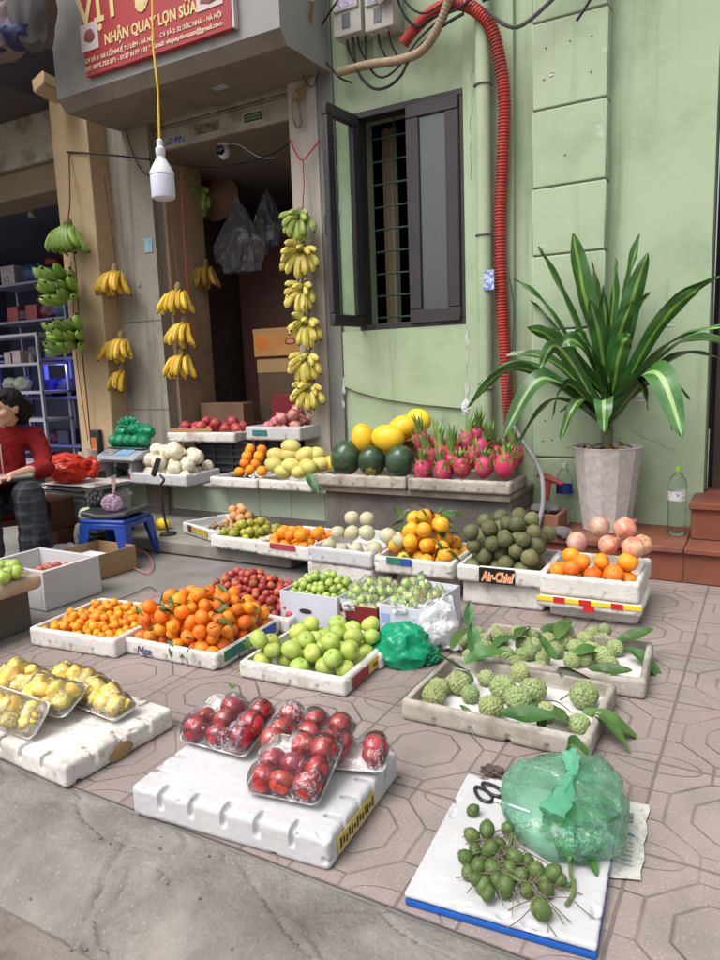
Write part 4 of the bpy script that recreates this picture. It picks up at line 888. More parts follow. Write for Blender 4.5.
# ================================================================ UPPER LEDGE
U1=tray('grubby foam tray with purple-brown fruit and orange persimmons, left on the tiled ledge',-3.31,3.69,.339,.405,.34,.068,0,nf=3,ns=2,m_=foam)
U1b=tray('grubby foam tray of yellow-green mangoes on the tiled ledge',-2.895,3.69,.339,.42,.34,.068,0,nf=3,ns=2,m_=foam)
U2=tray('grey-pink foam tray of watermelons on the concrete ledge',-2.39,3.62,.400,.595,.34,.075,1,nf=6,ns=2,m_=foamdirty)
U3=tray('grey-pink foam tray of dragon fruit on the concrete ledge',-1.785,3.625,.400,.60,.34,.075,1,nf=6,ns=2,m_=foamdirty)
mg=[fruit('mango',[mangoS,stemb],3,(1,.78,.72),.0,.3,0,.03,seed=s,pear=.05) for s in range(3)]
for i,(px,py,y) in enumerate([(274,465,3.74),(291,466,3.74),(308,467,3.74),(277,456,3.80),(291,455,3.83),(306,455,3.80),(291,447,3.84),(316,455,3.84),(320,464,3.82),(300,472,3.72),(283,472,3.72)]):
    c=ony(px,py,y); c.z=max(c.z,U1b.fl+.036); tag(shareobj('mango',mg[i%3],None,c,(rg.uniform(-.2,.2),rg.uniform(-.3,.3),rg.uniform(-.5,.5)),.070 if i<9 else .058),('yellow-green mango in the front row on the tiled ledge','yellow-green mango in the upper row on the tiled ledge')[int(3<=i<9)],'mango','mangoes')
P=[]
for i,(px,py,y) in enumerate([(247,456,3.86),(259,456,3.86),(245,463,3.84),(256,464,3.84),(250,470,3.78),(262,471,3.76),(240,472,3.80),(250,449,3.9),(262,450,3.9)]):
    c=ony(px,py,y); tag(shareobj('persimmon',ta[i%3],None,c,(rg.uniform(-1,1),rg.uniform(-1,1),rg.uniform(0,6)),.038),'orange fruit in the small stacked net left of the mangoes','orange','oranges left of the mangoes')
P=heap(U1,22,.018,.0,seed=41,x0=.2,x1=.8,y0=0,y1=.4); put(U1,P,[fruit('mangosteen',[skin('mangosteen_skin',(.09,.05,.03),(.14,.10,.05),rough=.7,val=.3),calx],2,calyx=.3)],'mangosteen','small brown fruit lying low in the left tray of the tiled ledge','small brown fruit','small brown fruits',1)
for i in range(9): leaf_at(U1.M@Vector((.12+.033*i,.06+.02*math.sin(i),U1.fl+.03)),rg.uniform(0,6),rg.uniform(-.3,.3),0,.8,LEAF,'wilted green leaf in the left tray of the tiled ledge','wilted leaves',i)
leaf_at(ony(307,474,3.69),-.6,.4,.3,1.0,BLEAF,'green leaf folded over the front rim of the mango tray')
# watermelons
wmS=mat('watermelon_rind',(.022,.045,.024),(.045,.085,.038),3,.3,.05,10,.5,coat=.2,val=.2)
wy=mat('watermelon_patch',(.45,.38,.08),(.3,.3,.07),3,.4)
def watermelon(s,patch):
    mb=MB(); mb.ball((0,0,0),1,4,(1,1,1.12),nz=.02,seed=s); me=mb.mesh('watermelon',recalc=False); me.materials.append(wmS); me.materials.append(wy)
    if patch:
        for p in me.polygons:
            c=p.center.normalized(); 
            if (c-Vector((.25,-.75,-.6)).normalized()).length<.42+.2*mnoise.noise(c*4): p.material_index=1
    return me
for i,(px,py,r,rot,lab_) in enumerate([(346,458,.097,(0,.2,0),'leftmost and largest dark green watermelon'),(372,461,.084,(.2,0,0),'middle watermelon with a yellow patch at its foot'),(400,461,.085,(.1,.3,0),'right watermelon, round, beside the dragon fruit')]):
    c=ony(px,py,3.62+.045+r*.9); c.z=max(c.z,U2.fl+r*.98); tag(shareobj('watermelon',watermelon(i,i==1),None,c,rot,r),lab_,'watermelon','watermelons')
ym=[fruit('yellow_melon',[melonY,stemb],3,(1,.78,.78),0,.3,0,.02,seed=s) for s in range(2)]
for i,(px,py,r,y,rot,lab_) in enumerate([(331,464,.068,3.86,(0,0,.3),'small yellow melon at the left end, beside the mangoes'),(363,438,.09,3.80,(0,1.35,.2),'upright yellow melon on the middle watermelon'),(388,438,.103,3.78,(0,.1,.1),'big yellow melon lying across the watermelons'),(403,428,.098,3.93,(0,-.3,.4),'yellow melon behind the big one'),(419,420,.088,4.03,(0,.3,-.4),'rearmost yellow melon against the green wall')]):
    c=ony(px,py,y); o=tag(shareobj('yellow_melon',ym[i%2],None,c,rot,r),lab_,'melon','yellow melons')
# box behind that carries the rear melons, brown cardboard
tag(MB().box(-2.36,3.97,.40,-1.75,YW-.01,.64,.006).build('brown_carton',mat('brown_card',(.20,.11,.06),(.15,.08,.045),8,.8,.1,40),base=(-2.05,4.08,.40)),'brown carton against the wall behind the yellow melons','carton')
# dragon fruit
dragP=skin('dragon_skin',(.50,.025,.11),(.46,.05,.10),rough=.45,val=.12,hue=.012,spot=(.7,.2,.2),ssc=2.5)
dragL=mat('dragon_scale',(.24,.36,.07),(.50,.42,.12),4,.5,val=.15)
dragG=mat('dragon_crown',(.12,.24,.05),(.20,.32,.09),6,.5,val=.2)
def dragon(seed,crown):
    rg=random.Random(seed)
    a=MB(); a.ball((0,0,0),1,3,(.86,.86,1.1),nz=.06,nf=2.5,seed=seed); am=a.mesh('dragon_fruit',recalc=False); am.materials.append(dragP)
    b=MB()
    for k in range(30):
        z=rg.uniform(-.75,.9); an=k*2.4+rg.uniform(-.3,.3); r0=.86*math.sqrt(max(.05,1-(z/1.1)**2)); L_=rg.uniform(.45,.75)
        o=Vector((math.cos(an),math.sin(an),0)); s_=Vector((-math.sin(an),math.cos(an),0)); base=o*r0*.93+Vector((0,0,z))
        P0=[base-s_*.21,base+s_*.21,base+o*.16+s_*.12+Vector((0,0,L_*.5)),base+o*(.30)+Vector((0,0,L_)),base+o*.16-s_*.12+Vector((0,0,L_*.5))]
        b.b.faces.new([b.b.verts.new(p) for p in P0])
    bm_=b.mesh('scales'); bm_.materials.append(dragL)
    c=MB()
    for k in range(9):
        an=k*2*PI/9+rg.uniform(-.2,.2); L_=crown*rg.uniform(.7,1.15); o=Vector((math.cos(an),math.sin(an),0)); s_=Vector((-math.sin(an),math.cos(an),0)); base=Vector((0,0,.95))+o*.25
        pr=None
        for q in range(5):
            t=q/4; w=.24*(1-t)**.8+.01; p=base+o*(.35*t*t+.1*t)+Vector((0,0,L_*t)); cur=[c.b.verts.new(p-s_*w),c.b.verts.new(p+s_*w)]
            if pr: c.b.faces.new((pr[0],pr[1],cur[1],cur[0]))
            pr=cur
    cm=c.mesh('crown'); cm.materials.append(dragG)
    return am,bm_,cm
DR=[dragon(1,1.3),dragon(2,1.9),dragon(3,.8)]
dd=[(423,470,3.68,0,2.0,'with a long green crown, at the left front'),(443,471,3.68,0,1.6,'second from the left in the front row'),(462,467,3.70,2,.7,'third in the front row, with curled scales'),(484,467,3.70,2,.7,'fourth in the front row'),(505,465,3.70,2,.9,'rightmost, largest in the front row'),(452,463,3.76,1,1.3,'between the second and third of the front row'),(473,458,3.78,2,1.2,'between the third and fourth of the front row'),(494,449,3.88,1,1.3,'upper right, behind the rightmost one'),(430,458,3.74,1,1.6,'between the first and second of the front row'),(515,455,3.90,1,1.1,'at the far right rear corner, leaning'),(422,441,3.82,1,1.5,'highest at the left, with a tall crown'),(453,453,3.80,1,1.5,'middle of the second row, crown upright'),(480,449,3.80,2,.8,'right of the middle in the second row'),(466,442,3.88,1,1.4,'top of the heap'),(440,455,3.86,1,1.5,'behind, left of centre'),(497,455,3.86,2,1,'behind the rightmost one'),(510,459,3.84,2,.8,'at the rear right corner'),(437,446,3.93,1,1.7,'rear left, mostly its crown showing'),(477,436,3.95,1,1.6,'rear centre, tall crown showing')]
for i,(px,py,y,k,_,lab_) in enumerate(dd):
    c=ony(px,py,y); r=.058 if i not in (4,) else .066; c.z=max(c.z,U3.fl+r*.9)
    t=thing('dragon_fruit',c,'pink dragon fruit '+lab_,'dragon fruit','dragon fruits',rg.uniform(0,6)); 
    t.rotation_euler=(rg.uniform(-.35,.35),rg.uniform(-.35,.2),rg.uniform(0,6)); t.scale=(r,)*3
    for n_,me in zip(('flesh','scales','crown'),DR[k]): shareobj(n_,me,t)
# left: cream fruit tray, scale, tilted box
U0=tray('foam tray of pale cream fruits left of the black crate',-3.955,3.60,.339,.52,.36,.085,0,nf=3,ns=2,m_=foamclean)
cr=[fruit('cream_fruit',[cream,stemb],3,(1,1,1.1),.15,.35,.05,.10,2.5,seed=s,lobes=7,lobea=.07) for s in range(3)]
P=heap(U0,30,.048,.10,seed=51,rv=.12,tight=.9,ctr=(.5,.5)); put(U0,P,cr,'cream_fruit','pale cream fruit with gold creases in the tray beside the weighing scale','cream fruit','pale cream fruits',1)
# pomegranate trays on black crates
crm=mat('black_crate',(.022,.022,.028),(.03,.03,.036),5,.5)
def crate(label,x0,y0,z0,x1,y1,z1):
    t=thing('plastic_crate',((x0+x1)/2,y0,z0),label,'crate','black plastic crates'); mb=MB()
    for k in range(6):
        z=z0+(z1-z0)*k/5*.95; mb.box(x0,y0,z,x1,y0+.012,z+.018,.002); mb.box(x0,y0,z,x0+.012,y1,z+.018,.002); mb.box(x1-.012,y0,z,x1,y1,z+.018,.002)
    mb.box(x0+.004,y0+.013,z0,x1-.004,y1,z1-.02)
    mb.build('shell',crm,t); 
    for xx in (x0,x0+(x1-x0)*.33,x0+(x1-x0)*.66,x1-.014): MB().box(xx,y0-.003,z0,xx+.014,y0+.009,z1,.002).build('rib',crm,t)
crate('black plastic crate under the red pomegranate tray, left of the persimmons',-3.72,4.02,.339,-3.20,4.40,.60); crate('black plastic crate under the wrapped pomegranates',-3.18,4.03,.339,-2.86,4.38,.63)
U5=tray('foam tray in a brown cardboard sleeve, with shiny red pomegranates',-3.88,3.90,.607,.60,.36,.075,5,nf=3,ns=1)
mb=MB().box(.01,.008,.05,.40,.02,.10,.001); mb.build('card_sleeve',mat('card_tan',(.36,.22,.10),(.3,.18,.08),6,.7),U5.o,local=True)
rp=[pomegranate(s+5,redpome) for s in range(3)]
P=heap(U5,20,.040,.03,seed=52,rv=.1,floor=U5.fl+.03); put(U5,P,rp,'pomegranate','shiny dark red pomegranate in the sleeved tray','pomegranate','dark red pomegranates',1.5)
U6=tray('white foam tray of pink wrapped pomegranates beside the pale pillar',-3.17,3.93,.632,.46,.36,.095,0,nf=3,ns=1,m_=foamclean)
pk=[pomegranate(s+9,skin('pink_pomegranate_skin',(.46,.12,.12),(.58,.30,.24),rough=.35,val=.12,spot=(.7,.55,.5),ssc=3)) for s in range(3)]
P=heap(U6,24,.040,.11,seed=53,rv=.1,ctr=(.6,.5)); put(U6,P,pk,'pomegranate','pink pomegranate in the tray beside the pale pillar','pomegranate','pink pomegranates',1.5)
sideplate(U6,.15,.42,.35,.75,MATS['lbl_green'],'label',side='F',off=.006)
# ================================================================ thin plastic materials
def filmmat(name,tint,body=(1,1,1),fac=.10,rough=.08,gl=.55,bump=.5,bsc=30,tl=0.0,crk_glare=0):
    creases=[]
    """thin plastic: mostly see-through, glossy at creases; fac = how much of the milky body shows"""
    if name in MATS: return MATS[name]
    M=bpy.data.materials.new(name); M.use_nodes=True; N=M.node_tree.nodes; L=M.node_tree.links; N.clear()
    out=N.new('ShaderNodeOutputMaterial'); tr=N.new('ShaderNodeBsdfTransparent'); tr.inputs[0].default_value=(*tint,1)
    df=N.new('ShaderNodeBsdfDiffuse'); df.inputs[0].default_value=(*body,1); gs=N.new('ShaderNodeBsdfGlossy'); gs.inputs['Roughness'].default_value=rough
    tlu=N.new('ShaderNodeBsdfTranslucent'); tlu.inputs[0].default_value=(*body,1)
    mm=N.new('ShaderNodeMixShader'); mm.inputs[0].default_value=tl if tl else .3; L.new(df.outputs[0],mm.inputs[1]); L.new(tlu.outputs[0],mm.inputs[2])
    m1=N.new('ShaderNodeMixShader'); m1.inputs[0].default_value=fac; creases.append(m1); L.new(tr.outputs[0],m1.inputs[1]); L.new(mm.outputs[0],m1.inputs[2])
    fr=N.new('ShaderNodeFresnel'); fr.inputs[0].default_value=1.5
    mu=N.new('ShaderNodeMath'); mu.operation='MULTIPLY_ADD'; mu.inputs[1].default_value=gl; mu.inputs[2].default_value=.0; L.new(fr.outputs[0],mu.inputs[0])
    m2=N.new('ShaderNodeMixShader'); L.new(mu.outputs[0],m2.inputs[0]); L.new(m1.outputs[0],m2.inputs[1]); L.new(gs.outputs[0],m2.inputs[2])
    tc=N.new('ShaderNodeTexCoord'); nz=N.new('ShaderNodeTexNoise'); nz.inputs['Scale'].default_value=bsc; nz.inputs['Detail'].default_value=3; nz.inputs['Distortion'].default_value=1.5
    L.new(tc.outputs['Object'],nz.inputs['Vector']); bp=N.new('ShaderNodeBump'); bp.inputs['Strength'].default_value=bump; bp.inputs['Distance'].default_value=.006; L.new(nz.outputs['Fac'],bp.inputs['Height'])
    for n in (gs,df,fr): L.new(bp.outputs[0],n.inputs['Normal'])
    if crk_glare:   # gathered patches of film, with pale glare mixed into their colour
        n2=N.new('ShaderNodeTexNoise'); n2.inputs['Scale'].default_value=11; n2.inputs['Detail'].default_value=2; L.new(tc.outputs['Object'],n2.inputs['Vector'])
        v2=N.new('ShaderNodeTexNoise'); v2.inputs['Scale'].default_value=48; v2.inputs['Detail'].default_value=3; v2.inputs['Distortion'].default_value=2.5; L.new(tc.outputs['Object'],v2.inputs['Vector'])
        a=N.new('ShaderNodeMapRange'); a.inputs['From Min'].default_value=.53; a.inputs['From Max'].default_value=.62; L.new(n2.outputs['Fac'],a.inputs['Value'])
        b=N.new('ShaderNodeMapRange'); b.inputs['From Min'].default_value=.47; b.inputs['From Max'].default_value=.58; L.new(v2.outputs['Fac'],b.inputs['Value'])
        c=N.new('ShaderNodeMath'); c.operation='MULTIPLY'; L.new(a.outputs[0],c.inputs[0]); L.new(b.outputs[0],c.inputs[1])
        d=N.new('ShaderNodeMath'); d.operation='MULTIPLY_ADD'; d.inputs[1].default_value=crk_glare; d.inputs[2].default_value=fac; d.use_clamp=True; L.new(c.outputs[0],d.inputs[0]); L.new(d.outputs[0],m1.inputs[0])
    L.new(m2.outputs[0],out.inputs[0]); MATS[name]=M; return M
cling=filmmat('cling_wrap',(.98,.98,.98),(.95,.95,1),.03,.05,.95,1,26,crk_glare=.38)
greybag=filmmat('grey_clear_bag',(.72,.72,.76),(.3,.3,.34),.22,.15,.8,.9,20)
# ================================================================ BANANAS
banY=mat('banana_yellow',(.66,.42,.025),(.60,.40,.04),5,.5,.1,20,val=.12,hue=.01,spot=(.22,.12,.03),ssc=16)
banP=mat('banana_pale_yellow',(.66,.55,.11),(.56,.51,.11),5,.5,.1,20,val=.14,hue=.015,spot=(.2,.15,.05),ssc=18)
banG=mat('banana_green',(.16,.28,.04),(.21,.32,.07),5,.45,.1,20,val=.2,hue=.015)
banL=mat('banana_light_green',(.30,.40,.09),(.36,.43,.12),5,.45,.1,20,val=.15)
banD=mat('banana_spotted',(.42,.24,.03),(.22,.12,.02),14,.6,.2,20,val=.15)
crownM=mat('banana_crown',(.16,.12,.05),(.25,.22,.1),12,.8)
tipM=mat('banana_tip',(.03,.02,.012),rough=.8)
stringM=mat('red_string',(.42,.03,.03),rough=.7)
def banana(L,r,curl,m_,seed=0):
    """starts at the origin along -z, bends towards +y, then up"""
    mb=MB(); pts=[]; rr=[]; n=12; a=0; p=Vector((0,0,0))
    for i in range(n+1):
        t=i/n; pts.append(p.copy()); rr.append(r*(.30+.70*min(1,max(0,(t-.08)/.16))) if t<.24 else r*(1-.0*t) if t<.8 else r*max(.26,1-((t-.8)/.2)**1.8*.8))
        a=curl*(t); p=p+Vector((0,math.sin(a),-math.cos(a)))*L/n
    mb.tube(pts,rr,7); n0=len(mb.b.faces)
    mb.tube([pts[-1],pts[-1]+(pts[-1]-pts[-2]).normalized()*r*.45],[r*.3,r*.2],6)
    me=mb.mesh('banana'); me.materials.append(m_); me.materials.append(tipM)
    for f in me.polygons:
        if f.index>=n0: f.material_index=1
    return me
BAN={}
def bunch(c,label,kind,n,L,r,mode='fan',rz=0,tilt=0,seed=0,group='hands of bananas',w=1):
    if mode=='fan' and kind!='G' or mode=='rosette': L*=(1.2 if mode=='fan' else 1.02); r*=(1.15 if mode=='fan' else 1.02)
    m_={'Y':banY,'P':banP,'G':banG,'L':banL,'D':banD}[kind]
    key=(kind,L,r)
    if key not in BAN: BAN[key]=[banana(L,r,cu_,m_,i) for i,cu_ in enumerate((1.0,1.25,.8) if kind!='G' else (1.5,1.7,1.35))]
    rg=random.Random(seed); t=thing('banana_bunch',c,label,'bananas',group,rz); k=0
    t.rotation_euler=(tilt,0,rz)
    if mode=='fan':   # hand seen from its outer side, fingers hanging in one or two rows, facing -y
        for row in range(2):
            nn=n//2+(n%2 if row==0 else 0)
            for i in range(nn):
                u=(i+.5)/nn*2-1; yaw=u*1.05*w; sp=u*.62*w
                M=Matrix.Rotation(-sp,4,'Y')@Matrix.Rotation(-yaw*.15,4,'Z')@Matrix.Rotation(-.95+.35*row+rg.uniform(-.06,.06),4,'X')
                o=shareobj('banana',BAN[key][rg.randrange(3)],t,(u*.42*L*w,-.012-.022*(1-row)+.5*r*abs(u),.0-.10*L*u*u-.004*row),M.to_euler(),rg.uniform(.9,1.05))
    elif mode=='side':   # big green hand seen from the side: fingers sweep left to right, curling up
        for row in range(3):
            nn=(n+2-row)//3
            for i in range(nn):
                u=(i+.5)/nn; a=1.35+u*2.5+rg.uniform(-.08,.08)
                M=Matrix.Rotation(a,4,'Z')@Matrix.Rotation(.95-.22*row+rg.uniform(-.07,.07),4,'X')
                o=shareobj('banana',BAN[key][rg.randrange(3)],t,(.05-.03*math.sin(a),.04*math.cos(a),-.040*row+.04),M.to_euler(),rg.uniform(.9,1.08))
    else:   # radial rosette facing -y
        for i in range(n):
            a=2*PI*i/n+rg.uniform(-.15,.15); inner=i%2; 
            d=Vector((math.cos(a),0,math.sin(a))); droop=-.25 if d.z>0 else 0
            v=Vector((d.x,-.35-.9*inner*.6,d.z*(.62 if d.z>0 else 1)-.30)).normalized()
            q=v.to_track_quat('-Z','Y'); s=rg.uniform(.85,1.05)*(1 if d.z<.3 else .8)
            shareobj('banana',BAN[key][rg.randrange(3)],t,v*r*1.0,(q.to_matrix().to_4x4()@Matrix.Rotation(PI,4,'Z')).to_euler(),s)
    st=MB().tube([(0,.0,.05),(0,-.01,.02),(0,-.012,-.015)],[r*.8,r*1.2,r*1.0],8) if mode!='side' else MB().tube([(-.02,-.06,.05),(0,0,.03),(.01,0,-.04)],[r*1.1,r*1.3,r],8)
    st.build('crown',crownM,t,local=True)
    return t
def rope(pts,label,r=.0035,m_=stringM,n=6,cat='string'):
    P=catmull(pts,n); o=MB().tube(P,r,5).build('string',m_,base=P[0]); return tag(o,label,cat)
# far-left green bunches on the beige pillar
yb=3.93
c=ony(69,226,yb); bunch(c,'uppermost green banana hand hanging on the beige pillar','G',14,.225,.030,'fan',0,0,1,'green bananas on the beige pillar')
for k,(px,py,l) in enumerate(((69,280,'middle dark green banana bunch with a cut white stem on the beige pillar'),(76,329,'lowest dark green banana bunch on the beige pillar'))):
    c=ony(px,py,yb-.02); bunch(c,l,'G',24,.275,.036,'side',.2,0,2+k,'green bananas on the beige pillar')
A=ony(69,152,4.01); 
rope([A,ony(70,200,yb),ony(69,222,yb),ony(76,270,yb+.03),ony(80,330,yb+.03),ony(87,400,yb+.04),ony(91,445,yb+.05)],'brown-red string down the beige pillar, holding three green bunches',.006,mat('brown_string',(.16,.05,.035),rough=.8))
rope([ony(71,262,yb+.03),ony(73,300,yb),ony(77,360,yb+.03),ony(88,440,yb+.05)],'bright red ribbon twisted along the brown string',.004)
# second string (grey panel)
ys=4.10
for k,(px,py,n,l) in enumerate(((116,271,10,'upper yellow banana hand on the grey panel'),(122,338,9,'middle yellow banana hand on the grey panel'),(124,370,4,'small lowest banana hand on the grey panel, four fingers'))):
    bunch(ony(px,py,ys),l,'Y',n,.165 if k<2 else .15,.021,'fan',.0 if k<2 else -.5,0,10+k,'yellow bananas on the grey panel',1 if k<2 else .6)
rope([ony(104,175,4.0),ony(110,220,4.05),ony(116,265,ys),ony(119,330,ys),ony(124,366,ys)],'thin brown string beside the beige pillar, holding three yellow hands',.004,mat('brown_string',(.16,.05,.035)))
# third string (jamb)
for k,(px,py,n,l) in enumerate(((179,290,9,'upper yellow banana hand in front of the tan jamb'),(186,322,7,'middle yellow banana hand in front of the tan jamb'),(183,354,8,'lowest yellow banana hand in front of the tan jamb'))):
    bunch(ony(px,py,4.12),l,'Y',n,.16,.0205,'fan',(.2,-.3,.1)[k],0,20+k,'yellow bananas by the tan jamb',.9)
rope([ony(168,195,4.22),ony(175,250,4.15),ony(179,285,4.13),ony(186,318,4.13),ony(190,372,4.14)],'red-brown string holding three yellow hands by the tan jamb',.004,MATS['brown_string'])
rope([ony(181,170,4.22),ony(184,240,4.15),ony(190,310,4.13),ony(197,360,4.15)],'thin red string beside the tan jamb bananas',.0025)
bunch(onx(206,266,-4.06),'dull spotted banana hand inside the shop doorway','D',8,.17,.021,'fan',.3,0,30,'bananas in the doorway',.8)
bunch(ony(202,193,4.75),'dark green banana bunch hanging near the conical hat','G',12,.17,.024,'rosette',.1,0,31,'bananas in the doorway')
# right string (pale pillar)
yr=4.09
for k,(px,py,kind,n,l) in enumerate(((301,217,'L',12,'topmost light green bunch on the pale pillar'),(303,251,'P',15,'second pale yellow bunch on the pale pillar, the widest'),(305,289,'P',13,'third pale yellow bunch on the pale pillar'),(307,323,'P',14,'fourth small banana bunch on the pale pillar, tinged green'),(308,358,'P',13,'fifth pale yellow bunch on the pale pillar'),(311,388,'P',12,'lowest pale yellow bunch on the pale pillar'))):
    bunch(ony(px,py,yr),l,kind,n,(.15,.165,.15,.14,.15,.14)[k],.0255,'rosette',(0,.1,-.15,.2,0,.1)[k],0,40+k,'small bananas on the pale pillar')
rope([ony(289,138,4.15),ony(297,155,4.12),ony(303,160,4.12),ony(312,150,4.12),ony(320,140,4.16)],'red string tied across the pale pillar top',.005)
rope([ony(303,160,4.12),ony(304,185,4.12),ony(303,215,4.11),ony(308,290,4.13),ony(310,350,4.13),ony(315,385,4.12)],'red string running down the pale pillar through six banana bunches',.004)
# coil of tan wire on the pillar
cp_=ony(296,100,4.13)
pts=[]
for i in range(60):
    a=i*2*PI/15; pts.append(cp_+Vector((.03*math.sin(a)*(1+.2*math.sin(i)),.01*math.cos(a*.7),.09*math.sin(a*.5+.3)-.03+.05*math.cos(a))))
rope(pts,'loose coil of tan wire hanging at the top of the pale pillar',.005,mat('tan_wire',(.26,.19,.09),rough=.6),2,'wire coil')
rope([ony(312,0,3.9),ony(310,30,4.0),ony(308,65,4.14),ony(305,85,4.14),ony(298,100,4.13)],'tan cable coming down the pale pillar from above',.012,mat('tan_wire',(.26,.19,.09)),cat='cable')
rope([ony(338,0,3.95),ony(322,25,4.1),ony(314,45,4.13),ony(320,55,4.13),ony(331,68,4.13),ony(340,78,4.13),ony(352,83,4.1)],'black wire crossing from the shop canopy to the green wall',.006,cabm,cat='cable')
rope([ony(304,50,4.1),ony(303,75,4.1),ony(312,87,4.1),ony(319,70,4.1),ony(318,45,4.1),ony(310,38,4.1)],'thin dark wire loop by the green tape on the tan cable',.003,cabm,cat='cable')
tag(MB().ball(ony(317,45,4.08),.022,2,(.7,.7,1.2),nz=.2).build('tape_wrap',mat('tape_green',(.03,.2,.11),rough=.4),base=ony(317,45,4.08)),'green tape wrapped round the tan cable','tape')
# ================================================================ LAMP on yellow cord
lt=thing('hanging_lamp',ony(164,200,2.9),'white bulb lamp hanging on a yellow cord in front of the shop','lamp'); B0=lt.location.copy()
wp=mat('white_lamp_plastic',(.70,.70,.74),(.66,.66,.70),3,.35,coat=.2)
LS=1.28
def LP(p): return [(a*LS,b*LS) for a,b in p]
MB().lathe(LP([(0,-.0),(.035,.001),(.046,.007),(.0475,.015),(.0475,.090),(.047,.092)]),B0,28).build('diffuser',mat('lamp_diffuser',(.60,.61,.72),rough=.3,sss=.2),lt)
MB().lathe(LP([(.047,.0925),(.049,.095),(.048,.105),(.035,.130),(.022,.152),(.017,.162),(.017,.166)]),B0,28).build('housing',wp,lt)
MB().lathe(LP([(.0175,.166),(.019,.168),(.019,.195),(.012,.203),(.012,.225),(.006,.232),(.0,.233)]),B0,16).build('socket',wp,lt)
ptop=ony(152,-30,2.9)
MB().tube([B0+Vector((0,0,.295)),ony(158,90,2.9),ony(153,45,2.9),ptop],.0055,8).build('cord',mat('yellow_cord',(.72,.47,.03),rough=.5),lt)
rope([ony(67,152,4.01),ony(110,155,4.0),ony(160,161,4.05),ony(195,167,4.2)],'black cable strung from the beige pillar across the grey panel',.007,cabm,cat='cable')
rope([ony(195,167,4.24),ony(225,166,4.4),ony(262,158,4.3),ony(291,143,4.2)],'black cable sagging below the shutter inside the doorway',.007,cabm,cat='cable')
rope([ony(126,70,3.66),ony(126,100,3.8),ony(125,122,4.15),ony(130,145,4.18),ony(140,168,4.18),ony(150,176,4.18)],'thin black wire hanging from the canopy over the grey panel',.004,cabm,cat='cable')
# camera under the ceiling
ct=thing('security_camera',ony(224,152,4.42),'white round security camera under the shop ceiling','camera'); C0=ct.location.copy()
MB().ball(C0+Vector((0,0,.06)),.045,3,(1,1,.6)).build('mount',wp,ct); MB().ball(C0,.05,3,(.85,.9,1.1)).build('head',wp,ct)
MB().lathe([(0,0),(.028,0),(.034,.004),(.034,.012)],C0+Vector((.012,-.045,0)),18,Matrix.Rotation(R(90),3,'X')).build('lens',mat('black_gloss',(.008,.008,.01),rough=.1),ct)
rope([C0+Vector((.04,0,.05)),C0+Vector((.15,0,.02)),C0+Vector((.28,.05,-.07)),C0+Vector((.42,.05,-.10))],'thin white wire of the security camera',.003,wp,cat='cable')
# ================================================================ POTTED DRACAENA
pot=thing('plant_pot',(-.762,3.99,.18),'tall faceted pale stone plant pot on the terracotta step','pot'); potM=mat('pot_stone',(.53,.485,.46),(.42,.385,.365),30,.7,.2,80,.3,detail=6,lo=.4,hi=.62,dirt=(.24,.215,.2),dsc=4,dlo=.6,dhi=.85)
pm_=MB().lathe([(0,.0),(.118,0),(.125,.006),(.180,.445),(.183,.455),(.172,.457),(.166,.44),(.15,.415),(0,.415)],(-.762,3.99,.18),12); pp=pm_.build('body',potM,pot,smooth=False)
MB().ball((-.762,3.99,.60),.16,3,(1,1,.12),nz=.2,nf=6).build('soil',mat('soil',(.035,.025,.018),(.07,.05,.03),30,.95,.8,60),pot)
dry=mat('dry_leaf',(.32,.19,.05),(.20,.11,.035),20,.8,.2,val=.3)
DL=[leafmesh('dry_leaf',.08,.022,.03,m_=dry,seed=s) for s in (11,12,13)]
rg=random.Random(77)
for i in range(34):
    a=rg.uniform(0,6.28); r_=rg.uniform(.02,.15); tag(shareobj('dry_leaf',DL[i%3],None,(-.762+r_*math.cos(a),3.99+r_*math.sin(a),.622+rg.uniform(0,.03)),(rg.uniform(-.5,.5),rg.uniform(-.6,.4),rg.uniform(0,6)),rg.uniform(.5,.9)),'curled dry leaf on the soil of the stone pot','leaf','dry leaves in the pot')
plant=thing('dracaena',(-.762,3.99,.61),'large dracaena with long striped green leaves growing in the stone pot','plant')
MB().tube(catmull([(-.762,3.99,.58),(-.758,3.985,.72),(-.765,3.98,.85),(-.76,3.98,1.0)],5),[.024]*8+[.020]*8,10).build('trunk',mat('dracaena_stem',(.10,.11,.05),(.16,.15,.08),20,.7,.3,40),plant)
dl1=mat('dracaena_dark',(.028,.095,.02),(.045,.13,.03),14,.32,.1,30,.55,val=.3); dl2=mat('dracaena_stripe',(.22,.36,.07),(.14,.27,.05),14,.35,.1,30,.5,val=.3); dl3=mat('dracaena_pale_stripe',(.28,.38,.15),(.18,.3,.09),14,.4,.1,30,.5,val=.2)
